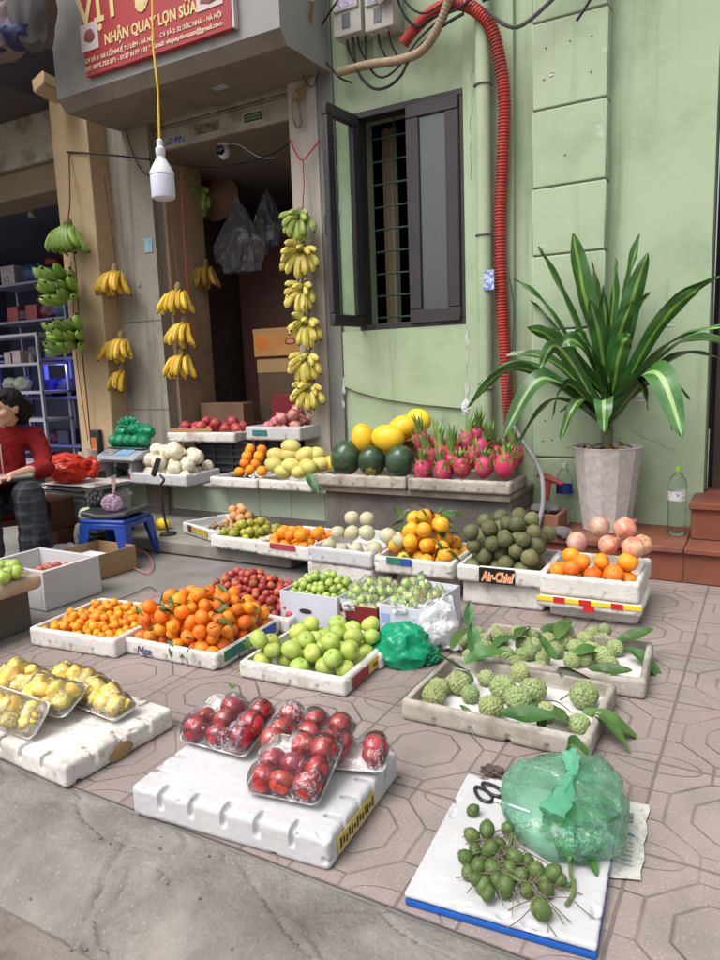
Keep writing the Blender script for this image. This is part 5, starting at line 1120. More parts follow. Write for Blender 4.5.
def dleaf(base,mid,tip,w,tw=0,pale=False,wave=1):
    P=catmull([base,mid,tip],12); n=len(P); mb=MB(); side=None; rows=[]; rg_=random.Random(int(abs(tip.x*1000)))
    for i,p in enumerate(P):
        t=i/(n-1); d=(P[min(n-1,i+1)]-P[max(0,i-1)]).normalized()
        s0=d.cross(Vector((0,0,1))); s0=s0 if s0.length>.15 else d.cross(Vector((0,1,0)))
        if side is not None and s0.dot(side)<0: s0=-s0
        side=s0.normalized(); up=side.cross(d).normalized()
        a=tw*(.3+t); sd2=side*math.cos(a)+up*math.sin(a); up2=-side*math.sin(a)+up*math.cos(a)
        ww=w*(.30+.70*math.sin(min(1,t/.5)*PI/2))*(1 if t<.5 else max(.02,math.cos((t-.5)/.5*PI/2)**.8))
        row=[]
        for v in (-1,-.62,-.19,.19,.62,1):
            row.append(mb.b.verts.new(p+sd2*ww*.5*v+up2*(abs(v)*ww*.16+wave*.004*math.sin(t*22+v*2+tw*9))))
        rows.append(row)
    fm=[]
    for i in range(n-1):
        for j in range(5): mb.b.faces.new((rows[i][j],rows[i+1][j],rows[i+1][j+1],rows[i][j+1])); fm.append(1 if j==2 else 0)
    inv=rootmat(plant).inverted(); bmesh.ops.transform(mb.b,matrix=inv,verts=mb.b.verts)
    me=mb.mesh('leaf',recalc=False); me.materials.append(dl1); me.materials.append(dl3 if pale else dl2)
    for p,k in zip(me.polygons,fm): p.material_index=k
    o=bpy.data.objects.new('leaf',me); link(o,plant)
C_=Vector((-.762,3.985,0))
# tip px, tip depth y, mid px, mid depth, base height, width, twist, pale
LV=[((573,233),3.93,(585,300),3.95,1.0,.075,.9,0),((640,232),3.95,(628,290),3.96,1.02,.06,.8,0),((648,252),3.9,(628,315),3.92,1.0,.065,1.1,0),((538,246),3.95,(565,300),3.95,.98,.05,.6,0),
((513,278),3.9,(548,310),3.92,.95,.045,.3,0),((616,258),4.05,(612,310),4.02,1.02,.05,.9,0),((604,285),3.85,(606,330),3.9,1.0,.05,1.0,0),
((720,276),3.75,(665,315),3.85,.95,.05,.4,0),((700,287),3.7,(660,325),3.82,.95,.055,.6,0),((735,325),3.65,(670,345),3.8,.95,.06,.3,0),((738,345),3.7,(678,345),3.85,.92,.055,.5,0),((730,362),3.8,(675,358),3.9,.9,.055,.2,0),
((527,327),3.8,(560,345),3.85,.95,.06,.9,0),((540,368),3.75,(560,348),3.8,.93,.05,1.3,1),((467,408),3.65,(520,368),3.78,.9,.05,.8,0),((478,385),3.75,(530,365),3.85,.9,.05,.4,0),
((503,438),3.6,(545,378),3.72,.88,.07,.8,1),((552,420),3.62,(568,385),3.75,.87,.045,.9,1),((604,433),3.55,(604,400),3.62,.85,.058,.1,1),((683,438),3.55,(655,372),3.7,.9,.085,.7,1),((672,430),3.65,(650,380),3.78,.88,.05,.6,0),
((515,448),3.8,(555,400),3.85,.84,.035,.5,0),((560,412),3.8,(580,408),3.85,.82,.04,.3,0),((560,345),3.75,(580,345),3.8,.95,.06,1.2,0),((592,262),4.08,(598,310),4.05,1.0,.05,.4,0),((650,292),4.05,(630,325),4.03,.98,.05,.5,0),
((505,355),4.0,(550,360),4.0,.92,.05,.6,0),((530,300),4.08,(560,335),4.06,.96,.05,.3,0),((575,330),3.7,(590,350),3.8,.97,.06,1.0,0),((630,335),3.72,(620,350),3.8,.97,.06,1.0,0),((648,410),3.7,(635,380),3.8,.86,.05,.7,0),((560,440),3.7,(580,400),3.8,.82,.04,.5,0),
((690,400),3.9,(655,375),3.92,.87,.05,.4,0),((590,300),3.8,(600,340),3.88,1.0,.055,.7,0),((632,300),3.8,(618,340),3.87,1.0,.055,.9,0)]
for (tp_,ty,mp,my,bh,w__,tw,pl_) in LV:
    dleaf(C_+Vector((rg.uniform(-.02,.02),rg.uniform(-.02,.02),bh-.1+rg.uniform(-.06,.03))),ony(*mp,my),ony(*tp_,ty),w__*1.55,tw*rg.choice((-1,1)),pl_)
# ================================================================ BOTTLES
plast=mat('clear_bottle',(.9,.93,.95),rough=.05,trans=1,ior=1.18,spec=.7,bump=.15,bsc=14)
def bottle(c,s,label,lab_m,capm,hh=(.62,.78)):
    t=thing('water_bottle',c,label,'bottle'); 
    MB().lathe([(0,.004),(.036,.0),(.044,.008),(.045,.03),(.043,.05),(.045,.07),(.043,.10),(.045,.13),(.043,.16),(.045,.19),(.045,.27),(.038,.30),(.022,.325),(.0135,.335),(.0135,.35)],(0,0,0),24).build('body',plast,t,local=True)
    MB().lathe([(0,.345),(.0165,.345),(.0165,.368),(.0,.369)],(0,0,0),16).build('cap',capm,t,local=True)
    MB().lathe([(.0457,.19),(.0457,.24)],(0,0,0),24).build('label',lab_m,t,local=True)
    t.scale=(s,s,s*.97); return t
labw=mat('bottle_label',(.55,.56,.56),(.15,.15,.15),55,.5,lo=.6,hi=.62)
bottle((-.409,3.985,.181),1.0,'clear plastic water bottle with a lime green cap on the terracotta step',labw,mat('cap_green',(.28,.55,.05),rough=.4))
bottle((-1.0,4.03,.181),.98,'clear bottle with a blue label, half hidden behind the stone pot',mat('lbl_navy',(.01,.03,.18),rough=.4),labw)
# terracotta planter trough and bits behind the avocados
t=thing('clay_planter',(-1.02,3.80,.181),'brown clay trough beside the stone pot, with a red tool and stones','planter')
tc_=mat('clay',(.23,.09,.06),(.17,.065,.045),8,.7,.2); 
b=MB(); b.box(-1.16,3.74,.181,-.96,3.76,.29,.004); b.box(-1.16,3.93,.181,-.96,3.95,.29,.004); b.box(-1.16,3.761,.181,-1.14,3.929,.29,.004); b.box(-.98,3.761,.181,-.96,3.929,.29,.004); b.box(-1.14,3.76,.181,-.98,3.93,.2); b.build('shell',tc_,t)
stn=mat('grey_stone',(.15,.14,.13),(.1,.095,.09),8,.9,.5)
for k,(x,y,z,r) in enumerate(((-1.09,3.84,.30,.045),(-1.02,3.86,.30,.04),(-.93,3.72,.205,.05))): tag(MB().ball((x,y,z),r,2,(1.1,1,.7),nz=.25,seed=k).build('stone',stn,base=(x,y,z)),('left grey stone in the clay trough','right grey stone in the clay trough','flat brown stone at the foot of the stone pot')[k],'stone')
rd=mat('red_paint_tool',(.33,.05,.04),rough=.6); o=MB(); o.tube([ony(538,474,3.95),ony(548,478,3.95),ony(563,484,3.95)],[.018,.022,.012],8); o.tube([ony(549,480,3.95),ony(546,500,3.95)],[.016,.018],8); tag(o.build('hand_tool',rd,base=ony(549,500,3.95)),'dull red T-shaped tool leaning behind the clay trough','tool')
#RAG
# ================================================================ FILM-WRAPPED PACKS
roseS=mat('rose_apple_skin',(.34,.012,.015),(.46,.035,.03),2.2,.28,.06,10,.6,val=.22,hue=.012,spot=(.48,.16,.09),ssc=2.4,coat=.25,lo=.4,hi=.7)
jackS=mat('jackfruit_flesh',(.93,.68,.09),(.95,.76,.20),3.5,.42,.25,14,.5,val=.08,hue=.012,sss=.1)
ptray=mat('pack_tray',(.74,.72,.70),rough=.5)
def roseapple(seed):
    mb=MB(); mb.ball((0,0,0),1,3)
    for v in mb.b.verts:
        d=v.co.normalized(); k=1+.05*mnoise.noise(d*2+Vector((seed,0,0)))
        z=d.z; k*=(1-.42*max(0,z)**1.3) ; k-=.34*math.exp(-(math.acos(max(-1,min(1,-z)))/.33)**2)
        k+=.10*math.cos(4*math.atan2(d.y,d.x))*max(0,-z)**.7
        v.co=Vector((d.x*k,d.y*k,d.z*k*1.08))
    me=mb.mesh('rose_apple',recalc=False); me.materials.append(roseS); return me
def jackbit(seed):
    mb=MB(); mb.ball((0,0,0),1,3)
    rg=random.Random(seed)
    for v in mb.b.verts:
        d=v.co.normalized(); q=Vector((math.copysign(abs(d.x)**.55,d.x),math.copysign(abs(d.y)**.6,d.y)*.72,math.copysign(abs(d.z)**.65,d.z)*.62))
        q*=1+.22*mnoise.noise(d*1.7+Vector((seed*3,0,0)))+.05*mnoise.noise(d*6+Vector((seed,3,0)))
        v.co=q*(.92)
    me=mb.mesh('jackfruit_piece',recalc=False); me.materials.append(jackS); return me
RO=[roseapple(s) for s in range(3)]; JK=[jackbit(s) for s in range(5)]
def pack(BL,BR,FR,n,meshes,fname,flabel,fcat,group,label,r,zt,seed,elong=1,layers=1,depth=None,sag=.45):
    """open foam tray under cling film; corners are world points of the tray bottom"""
    U=(BR-BL); w=U.length; U.normalize(); V=(BR-FR); V=V-U*V.dot(U); d=depth or V.length; V.normalize(); Nn=U.cross(V).normalized()
    O=BR-U*w-V*d; M=Matrix((U,V,Nn)).transposed().to_4x4(); M.translation=O
    rg=random.Random(seed)
    t=thing('film_pack',O,label,'fruit pack',group); t.rotation_euler=M.to_euler()
    def rr_(u,v,z,inset):   # rounded rectangle outline
        return None
    tb_=MB(); h=.016
    def rim(inset,z,nc=6,rad=.022):
        P=[]; x0,x1,y0,y1=inset,w-inset,inset,d-inset; rad=max(.006,rad-inset*.5)
        for cx,cy,a0 in ((x1-rad,y1-rad,0),(x0+rad,y1-rad,PI/2),(x0+rad,y0+rad,PI),(x1-rad,y0+rad,1.5*PI)):
            for k in range(nc+1): a=a0+k*PI/2/nc; P.append(Vector((cx+rad*math.cos(a),cy+rad*math.sin(a),z)))
        return P
    loops=[rim(.014,0),rim(.002,h),rim(.000,h+.0015),rim(.004,h+.0025),rim(.016,.004)]
    V_=[[tb_.b.verts.new(p) for p in L] for L in loops]
    for a,b in zip(V_,V_[1:]):
        for i in range(len(a)): tb_.b.faces.new((a[i],a[(i+1)%len(a)],b[(i+1)%len(a)],b[i]))
    tb_.b.faces.new(V_[0][::-1]); tb_.b.faces.new(V_[-1])
    tb_.build('tray',ptray,t,local=True)
    F=Tray(); F.w=w; F.d=d; F.fl=.005; F.wall=.004; P=[]
    if layers==1: cols,rws=3,3
    else: cols,rws=4,3
    if n<8: cols,rws=2,2
    cells=[(i,j) for i in range(cols) for j in range(rws)]; rg.shuffle(cells)
    for (i,j) in cells[:n]:
        ri=r*rg.uniform(.9,1.1); P.append((.012+r*.8+(w-.024-1.6*r)*(i/(cols-1))+rg.uniform(-.006,.006),.012+r*.8+(d-.024-1.6*r)*(j/(rws-1))+rg.uniform(-.006,.006),.006+ri*.85+rg.uniform(0,.006),ri))
    if layers==2:
        for q in range(3): P.append((w*rg.uniform(.3,.7),d*rg.uniform(.3,.7),r*1.9,r*.95))
    for (x,y,z,ri) in P:
        o=shareobj(fname,rg.choice(meshes),None,M@Vector((x,y,z)),(rg.uniform(-1.2,1.2),rg.uniform(-1.2,1.2),rg.uniform(0,6.28)),ri); tag(o,flabel,fcat,group+', fruit')
    fm=MB(); nx=34
    def hf(u,v):
        x=u*w; y=v*d; z=h+.002
        e=min(u,1-u,v,1-v)
        z+= zt*.30*min(1,e*6)**.6
        for (a,b,c,ri) in P:
            d2=((a-x)**2+(b-y)**2)/(ri*ri*1.25)
            if d2<1: z=max(z,c+ri*1.06*math.sqrt(1-d2)*1.0+.001)
            elif d2<2.6: z=max(z,(c+ri*.2)*(1-(d2-1)/1.6)**1*sag+z*0)
        if e<.03: z=h+.003
        z+=.0015*mnoise.noise(Vector((x*60,y*60,seed)))
        return (x,y,z)
    G=[[hf(i/nx,j/nx) for j in range(nx+1)] for i in range(nx+1)]
    for _ in range(2):
        H=[[list(q) for q in row] for row in G]
        for i in range(1,nx):
            for j in range(1,nx):
                av=(G[i-1][j][2]+G[i+1][j][2]+G[i][j-1][2]+G[i][j+1][2])/4; H[i][j][2]=max(G[i][j][2]*.55+av*.45,G[i][j][2]-.003)
        G=H
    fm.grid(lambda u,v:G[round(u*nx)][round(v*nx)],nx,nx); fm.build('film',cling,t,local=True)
    return t
zs=.083
def pk(q,zb,zf): return onz(*q[0],zb),onz(*q[1],zb),onz(*q[2],zf)
for i,(q,zb,zf,lab_,n) in enumerate([(((215,697),(281,712),(266,768)),.150,zs,'left film-wrapped pack of red rose apples on the clean white box',8),(((290,712),(362,727),(352,784)),.145,zs+.006,'rear film-wrapped pack of rose apples, propped between the front and right packs',8),(((276,737),(346,749),(325,813)),.150,zs,'front film-wrapped pack of rose apples, in the middle of the clean white box',8),(((330,742),(392,747),(368,777)),.110,zs,'rightmost small pack of rose apples at the edge of the clean white box',4)]):
    BL,BR,FR=pk(q,zb,zf)
    pack(BL,BR,FR,n,RO,'rose_apple','glossy dark red rose apple under film in the '+('left','rear','front','rightmost')[i]+' pack','rose apple','rose apples in the '+('left','rear','front','rightmost')[i]+' pack',lab_,(.0345 if i<3 else .031),.06,100+i,depth=None)
zj=.068
for i,(q,zb,zf,lab_,n) in enumerate([(((20,668),(62,680),(40,712)),.13,.09,'rear left pack of yellow jackfruit pieces',12),(((72,668),(118,684),(104,716)),.12,.08,'rear right pack of yellow jackfruit pieces',12),(((44,680),(92,690),(66,723)),.14,.085,'middle pack of yellow jackfruit, leaning on its neighbours',12),(((-6,684),(56,705),(31,741)),.15,zj,'front left pack of yellow jackfruit pieces, its film gleaming',11),(((96,692),(141,709),(118,728)),.085,zj+.004,'front right pack of yellow jackfruit pieces lying flat',12)]):
    BL,BR,FR=pk(q,zb,zf)
    gname=('rear left','rear right','middle','front left','front right')[i]
    pack(BL,BR,FR,n,JK,'jackfruit_piece','yellow jackfruit piece under film in the %s pack'%gname,'jackfruit piece','jackfruit in the %s pack'%gname,lab_,.031,.05,200+i,layers=2)
# ================================================================ ARECA NUTS, SCISSORS, GREEN BAG, NEWSPAPER
ar=[fruit('areca_nut',[skin('areca_skin',(.06,.105,.025),(.10,.145,.04),rough=.5,val=.22,spot=(.2,.2,.08),ssc=3),mat('areca_cap',(.2,.19,.09),(.12,.13,.05),10,.7)],3,(1,1,1.22),-.06,.2,0,.03,seed=s,calyx=.42) for s in range(3)]
AP=[(473,810,.0155),(472,835,.018),(487,829,.019),(466,857,.017),(478,866,.018),(490,849,.020),(497,853,.017),(493,869,.019),(477,879,.016),(483,885,.017),(505,886,.021),(515,857,.018),(521,876,.018),(536,871,.020),(553,873,.020),(546,889,.018),(541,909,.021),(508,828,.016),(468,872,.015),(500,845,.016),(510,868,.015),(528,862,.016),(475,850,.015),(488,893,.015),(527,890,.016),(560,880,.015),(498,880,.0165),(543,880,.015)]
nutc=[]
for i,(px,py,r) in enumerate(AP):
    if r==0: continue
    c=onz(px,py,.032+r+.004*(i%3)); nutc.append(c)
    tag(shareobj('areca_nut',ar[i%3],None,c-Vector((0,0,r*.08)),(random.uniform(-1,1),random.uniform(-1,1),random.uniform(0,6)),r*.92),('topmost single areca nut, nearest the scissors' if i==0 else 'lowest areca nut of the branch, nearest the camera' if i==16 else 'green areca nut in the cluster on the white foam board'),'areca nut','areca nuts')
st_=mat('areca_stalk',(.13,.11,.075),(.2,.17,.12),30,.8); gs_=mat('areca_green_stalk',(.12,.18,.05),rough=.6)
br=thing('areca_branch',onz(500,860,.034),'wiry brown stalks of the areca branch spread over the white board','branch')
rg=random.Random(12); core=[onz(505,812,.05),onz(512,835,.05),onz(505,855,.055),onz(500,870,.055),onz(530,885,.05),onz(545,895,.045)]
mb=MB(); mb.tube(catmull(core[:5],5),[.0045]*20+[.003]*1,6); mb.build('stalk',gs_,br)
for i in range(95):
    a=core[rg.randrange(1,6)]+Vector((rg.uniform(-.02,.02),rg.uniform(-.02,.02),0)); an=rg.uniform(0,6.28); L_=rg.uniform(.03,.10)
    dirx=Vector((math.cos(an),math.sin(an),0)); per=Vector((-dirx.y,dirx.x,0)); k=rg.uniform(-.4,.4)
    pts=[a+Vector((0,0,rg.uniform(-.005,.02)))]; 
    for q in range(1,5): 
        t=q/4; pts.append(a+dirx*L_*t+per*k*L_*t*t+Vector((0,0,max(-.014,.012*math.sin(t*3)-.016*t+rg.uniform(-.004,.006)))))
    for p in pts: p.z=max(p.z,.0345)
    MB().tube(catmull(pts,3),[.0011]*13,4).build('twig',st_,br)
mb=MB(); mb.tube(catmull([onz(576,845,.05),onz(570,868,.045),onz(574,890,.04),onz(566,905,.04)],5),.004,6); mb.build('stalk',gs_,br)
mb=MB(); mb.tube(catmull([onz(552,880,.045),onz(565,886,.042),onz(575,880,.042)],5),.0035,6); mb.build('stalk',gs_,br)
sc_o=thing('scissors',onz(490,795,.034),'black-handled scissors half under the tied green bag','scissors')
blk=mat('scissor_handle',(.02,.02,.023),rough=.45)
for k,(cx,cy,a) in enumerate(((483,794,-.25),(492,790,-.05))):
    c=onz(cx,cy,.038); pts=[]; 
    for q in range(20):
        t=q*2*PI/20; x=.034*math.cos(t); y=.016*math.sin(t)*(1+.25*math.cos(t)); ca,sa=math.cos(-.45+a),math.sin(-.45+a); pts.append(c+Vector((x*ca-y*sa,x*sa+y*ca,.002*k)))
    MB().tube(pts,.0042,8,closed=True).build('handle',blk,sc_o)
A=onz(495,800,.037); B_=onz(530,812,.036); MB().tube([A,A.lerp(B_,.5),B_],[.006,.005,.003],6).build('blade',mat('steel',(.5,.5,.5),rough=.25,metal=1),sc_o)
news=mat('newspaper',(.55,.53,.49),(.40,.39,.37),70,.85,lo=.5,hi=.6)
nt_=thing('newspaper',onz(625,840,.003),'torn folded sheet of newspaper sticking out beside the white board','newspaper')
mb=MB(); a_,b_,c_,d_=onz(596,797,.004),onz(649,806,.004),onz(641,881,.004),onz(590,876,.004)
mb.grid(lambda u,v:((a_.lerp(b_,u)).lerp(d_.lerp(c_,u),v)+Vector((.003*math.sin(v*19)*u,.002*math.sin(v*23),.003+.003*mnoise.noise(Vector((u*3,v*4,0))))))if True else None,8,12); mb.build('sheet',news,nt_)
e=a_.lerp(b_,.62).lerp(d_.lerp(c_,.62),.25)
MB().obox(e+Vector((0,0,.008)),.028,.035,.0015,Matrix.Rotation(.1,3,'Z')).build('printed_picture',mat('news_pic',(.10,.10,.11),(.35,.34,.33),60,.8),nt_)
e=a_.lerp(b_,.66).lerp(d_.lerp(c_,.66),.48); MB().obox(e+Vector((0,0,.008)),.03,.006,.0015).build('printed_headline',mat('news_blue',(.04,.1,.35),(.5,.5,.5),90,.8,lo=.5,hi=.52),nt_)
for k in range(6):
    e=a_.lerp(b_,.63).lerp(d_.lerp(c_,.63),.58+.055*k); MB().obox(e+Vector((0,0,.0078)),.035,.003,.001).build('printed_line',mat('news_ink',(.3,.29,.27)),nt_)
gbag=filmmat('green_bag_film',(.70,.94,.80),(.34,.82,.56),.27,.16,.9,1.0,26,.4,crk_glare=.25)
kn=onz(572,775,.155); 
gb_=thing('plastic_bag',onz(565,835,.033),'translucent green plastic bag of leaves tied in a knot, on the white board','plastic bag')
base=[onz(507,800,.034),onz(505,825,.034),onz(525,852,.034),onz(556,866,.034),onz(590,868,.034),onz(622,858,.034),onz(625,835,.034),onz(618,805,.034),onz(600,785,.034),onz(560,782,.034),onz(525,788,.034)]
BP=catmull(base,6,closed=True); nb_=len(BP); cx=sum(BP,Vector())/nb_
def bagf(u,v):
    i=int(round(u*nb_))%nb_; p=BP[i]; a=2*PI*u
    if v<.55:
        t=v/.55; out=.92+.13*math.sin(t*PI)+.02*math.sin(a*9+t*4); q=cx+(p-cx)*out; q=Vector((q.x,q.y,.034+.085*t**.9))
        k=.006*mnoise.noise(Vector((a*2,v*4,1)))
        q+= (p-cx).normalized()*k
    else:
        t=(v-.55)/.45; q0=cx+(p-cx)*1.0; q0=Vector((q0.x,q0.y,.119)); q=q0.lerp(kn,t**.8); q.z=.119+(kn.z-.119)*t**1.6+.028*math.sin(t*PI)*(1-t)
    pl=.0050*math.sin(a*13+3*math.sin(a*3)+v*5)*(.4+min(.6,v*2))*(1-.45*v)+.007*mnoise.noise(Vector((q.x*40,q.y*40,q.z*25)))
    return q+(p-cx).normalized()*pl+Vector((0,0,pl*.8))
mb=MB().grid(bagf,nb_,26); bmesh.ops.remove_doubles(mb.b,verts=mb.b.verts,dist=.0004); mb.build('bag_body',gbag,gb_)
gk=filmmat('green_bag_knot',(.6,.93,.75),(.28,.80,.55),.45,.16,.8,.8,30,.4)
def frill(p0,p1,w0,w1,seed):
    d=(p1-p0); s=d.cross(Vector((0,0,1))).normalized(); 
    def f(u,v):
        a=2*PI*v; ww=w0+(w1-w0)*math.sin(u*PI*.5); k=1+.35*math.sin(a*3+seed+u*3)+.5*mnoise.noise(Vector((u*5,v*6,seed)))
        return p0+d*u+(s*math.cos(a)+Vector((0,0,1))*math.sin(a)*.45)*ww*k
    return MB().grid(f,10,18)
mb=frill(kn,onz(572,752,.175),.007,.017,1); mb.build('knot_ear',gk,gb_); mb=frill(kn+Vector((0,0,.006)),onz(550,815,.150),.008,.024,2); mb.build('knot_ear',gk,gb_)
MB().ball(kn,.013,3,nz=.3,nf=4).build('knot',gk,gb_)
inl=mat('bagged_leaf',(.05,.16,.03),(.08,.22,.05),6,.5,val=.25)
IL=[leafmesh('betel_leaf',.16,.10,.03,m_=inl,seed=s,nl=10) for s in (31,32,33)]
for i in range(26):
    an=rg.uniform(-1.2,1.2); p=onz(568,838,.034)+Vector((rg.uniform(-.075,.05),rg.uniform(-.05,.05),.012+.0026*i))
    tag(shareobj('betel_leaf',IL[i%3],None,p,(rg.uniform(-.3,.3),rg.uniform(-.15,.2),an),rg.uniform(.5,.7)),'green betel leaf stacked inside the tied green bag','leaf','leaves in the green bag')
# brown dried scrap behind the board and a few fallen leaves
mb=MB(); q=onz(493,771,.01); mb.ball(q,.026,3,(1.2,.8,.5),nz=.6,nf=3.5); tag(mb.build('dried_scrap',mat('dried_brown',(.07,.05,.045),(.12,.09,.08),30,.9),base=q),'dark shrivelled scrap on the pavers behind the white board','dried scrap')
for i,(px,py,s,l) in enumerate(((228,684,.7,'small green leaf on the pavers in front of the apple tray'),(148,656,.6,'green leaf on the pavers below the handwritten tray'),(98,688,.7,'grey-green leaf on the pavers behind the jackfruit'),(112,704,.6,'dark leaf on the pavers right of the jackfruit'),(83,678,.9,'long dark leaf on the pavers between kumquats and jackfruit'))): leaf_at(onz(px,py,.008),i*1.3,.05,.1,s,LEAF,l,None,i)
rs=random.Random(99); SC=[leafmesh('leaf_scrap',.03,.012,.01,m_=dry,seed=s,nl=4) for s in (51,52)]
for i in range(26):
    x=rs.uniform(-2.3,.1); y=rs.uniform(1.15,3.2); tag(shareobj('leaf_scrap',SC[i%2],None,(x,y,.004),(rs.uniform(-.2,.2),rs.uniform(-.2,.2),rs.uniform(0,6)),rs.uniform(.4,1.1)),'tiny dry leaf scrap lying on the pavers','leaf scrap','dry scraps on the pavers')
for i in range(22):
    x=rs.uniform(-1.7,-.6); y=rs.uniform(.80,1.14); r=rs.uniform(.002,.005); z_=kz(x,y) if y>.865 else -.103
    tag(MB().ball((x,y,z_+r*.6),r,1,(1.2,.9,.7),nz=.4,seed=i).build('pebble',stn,base=(x,y,z_)),'tiny grey pebble on the kerb','pebble','pebbles on the kerb')
# ================================================================ TURQUOISE AND WHITE BAGS
def crumple(name,c,rx,ry,rz_,m_,label,cat,seed,amp=.35,nf=2.2,rot=0,sub=5,group=None,pinch=0):
    mb=MB(); mb.ball((0,0,0),1,sub); Mx=Matrix.Rotation(rot,3,'Z')
    for v in mb.b.verts:
        d=v.co.normalized(); o=Vector((seed*7.1,seed*1.3,0))
        k=1+amp*(.5-abs(mnoise.noise(d*nf+o))*2)*.6+amp*.5*(.5-abs(mnoise.noise(Vector((d.x*nf*2.2,d.y*nf*2.2,d.z*nf*1.1))+o))*2)*.5+amp*.12*(.5-abs(mnoise.noise(d*nf*5+o))*2)
        q=d*k
        if pinch and q.z>0: q.x*=(1-.75*min(1,q.z)); q.y*=(1-.75*min(1,q.z)); q.z*=1.15
        q=Vector((q.x*rx,q.y*ry,max(-rz_*.85,q.z*rz_))); v.co=Mx@q+Vector(c)
    o_=mb.build(name,m_,base=Vector(c)-Vector((0,0,rz_*.85))); return tag(o_,label,cat,group)
tq=filmmat('turquoise_plastic',(.12,.62,.38),(.02,.50,.26),.80,.2,.7,.5,22,.4)
c0=onz(402,648,.055); q=crumple('plastic_bag',c0,.105,.085,.09,tq,'crumpled turquoise-green plastic bag in front of the right carton','plastic bag',3,.38,1.3,.2)
wpl=filmmat('white_plastic',(.9,.9,.9),(.86,.86,.88),.93,.35,.25,.35,14,.35)
wb=thing('plastic_bag',onz(440,640,0),'white plastic bag draped over the side of the right carton','plastic bag')
def sheetf(pa,pb,pc,pd,amp,seed):
    def f(u,v):
        p=pa.lerp(pb,u).lerp(pd.lerp(pc,u),v); n=amp*(.5-abs(mnoise.noise(Vector((u*2.5,v*2.5,seed)))*2))+amp*.4*mnoise.noise(Vector((u*9,v*7,seed))); return p+Vector((n*.4,-n,n*.7))
    return f
MB().grid(sheetf(ony(414,604,2.44),ony(452,597,2.66),onz(463,652,.012),onz(413,645,.012),.05,3),40,40).build('sheet',wpl,wb)
q=onz(437,625,.09); crumple('plastic_bag',q,.075,.085,.085,wpl,'puffed white plastic bag beside the turquoise bag, above the custard apple trays','plastic bag',71,.45,1.3)
q=ony(466,408,4.06); crumple('plastic_rag',q,.022,.02,.045,wpl,'small white plastic rag tied round the drain pipe foot','plastic rag',73,.6,2.2)
MB().grid(sheetf(ony(384,612,2.50),ony(425,603,2.44),onz(428,640,.02),onz(404,628,.06),.03,7),20,20).build('sheet',wpl,wb)
crumple('plastic_bag',onz(428,655,.025),.045,.05,.035,filmmat('turquoise_plastic2',(.10,.5,.32),(.012,.36,.17),.80,.14,1.1,.9,30,.3),'small turquoise tail of plastic on the pavers by the custard apple tray','plastic scrap',5,.5,2.5)
clearp=filmmat('clear_bag_film',(.97,.98,.97),(.85,.88,.85),.07,.1,.6,1,30)
for T,lab_,sd_ in ((B2_,'clear plastic bag over the jujubes of the red carton',1),(B3,'clear plastic bag over the jujubes of the right white carton',2)):
    def f(u,v):
        x=.0+u*T.w; y=v*T.d*.95; z=surf_z(T.P,x,y,T.h-.02,.004)+.008
        if min(u,v,1-u,1-v)<.05: z-=.012
        return T.M@Vector((x,y,z+.006*mnoise.noise(Vector((x*30,y*30,sd_)))))
    o=MB().grid(f,26,30).build('bag_film',clearp,base=T.M@Vector((T.w/2,T.d/2,T.h))); tag(o,lab_,'plastic bag')
    MB().grid(sheetf(T.M@Vector((.05,.0,T.h+.02)),T.M@Vector((.12,-.004,T.h+.02)),T.M@Vector((.13,-.008,T.h-.02)),T.M@Vector((.07,-.008,T.h-.03)),.02,sd_),8,8).build('bag_tail',wpl,o)

# rolled clear plastic on the red box
tag(MB().tube(catmull([ony(388,612,2.6),ony(400,604,2.68),ony(413,597,2.76)],6),[.022,.026,.028]*4+[.02],12).build('plastic_roll',wpl,base=ony(400,606,2.68)),'rolled translucent plastic lying between the red and right cartons','plastic roll')
# ================================================================ SIGN
sg=thing('shop_sign',(-3.43,3.6,3.07),'red shop sign with cream lettering on the canopy front','sign')
sr=mat('sign_red',(.36,.035,.04),(.31,.03,.034),3,.5,.03); sx0,sx1,sz0=-4.055,-2.816,3.067
MB().box(sx0,3.605,sz0,sx1,3.640,4.2,.003).build('panel',sr,sg)
MB().box(sx1+.001,3.603,sz0,sx1+.02,3.641,4.2,.002).build('edge_strip',mat('sign_edge',(.5,.45,.43)),sg)
cream_=mat('sign_cream',(.62,.50,.22),rough=.6); pale_=mat('sign_pale',(.62,.52,.38),rough=.6)
def stext(s,px0,py0,px1,size,m_,sx=1,bold=0):
    a=ony(px0,py0,3.603); o=text('lettering',s,size,m_,sg,(a.x-sg.location.x,a.y-sg.location.y-.0005,a.z-sg.location.z),(R(90),0,0),.001,'LEFT',sx,bold=bold)
    wd=max((v.co.x for v in o.data.vertices),default=1)-min((v.co.x for v in o.data.vertices)); tgt=ony(px1,py0,3.603).x
    # fit to the width on the sign: px1 is where the text ends
    o.scale=((tgt-a.x)/wd,1,1); return o
def W3(px,py,y=3.603): return ony(px,py,y)
def line(s,L_,Rr,hpx,m_,bold=0):
    a=W3(*L_); b=W3(*Rr); size=(W3(L_[0],L_[1]-hpx).z-a.z)/.70
    o=text('lettering',s,size,m_,sg,(a.x-sg.location.x,-.0015+(3.603-sg.location.y),a.z-sg.location.z),(R(90),0,0),.001,'LEFT',1,bold=bold)
    xs_=[v.co.x for v in o.data.vertices]; o.scale=((b.x-a.x)/(max(xs_)-min(xs_)),1,1); return o
line('VỊT',(79,29),(122,15),30,cream_,.006)
line('NHẬN QUAY LỢN SỮA!',(105,45),(199,15),10.5,cream_,.003)
line('CƠ SỞ 1: 106 CỔ NHUẾ TỪ LIÊM - HÀ NỘI  -  CƠ SỞ 2: 32 ĐỘC NHÀI - HÀ NỘI',(86,64),(222,20),4.2,pale_,.001)
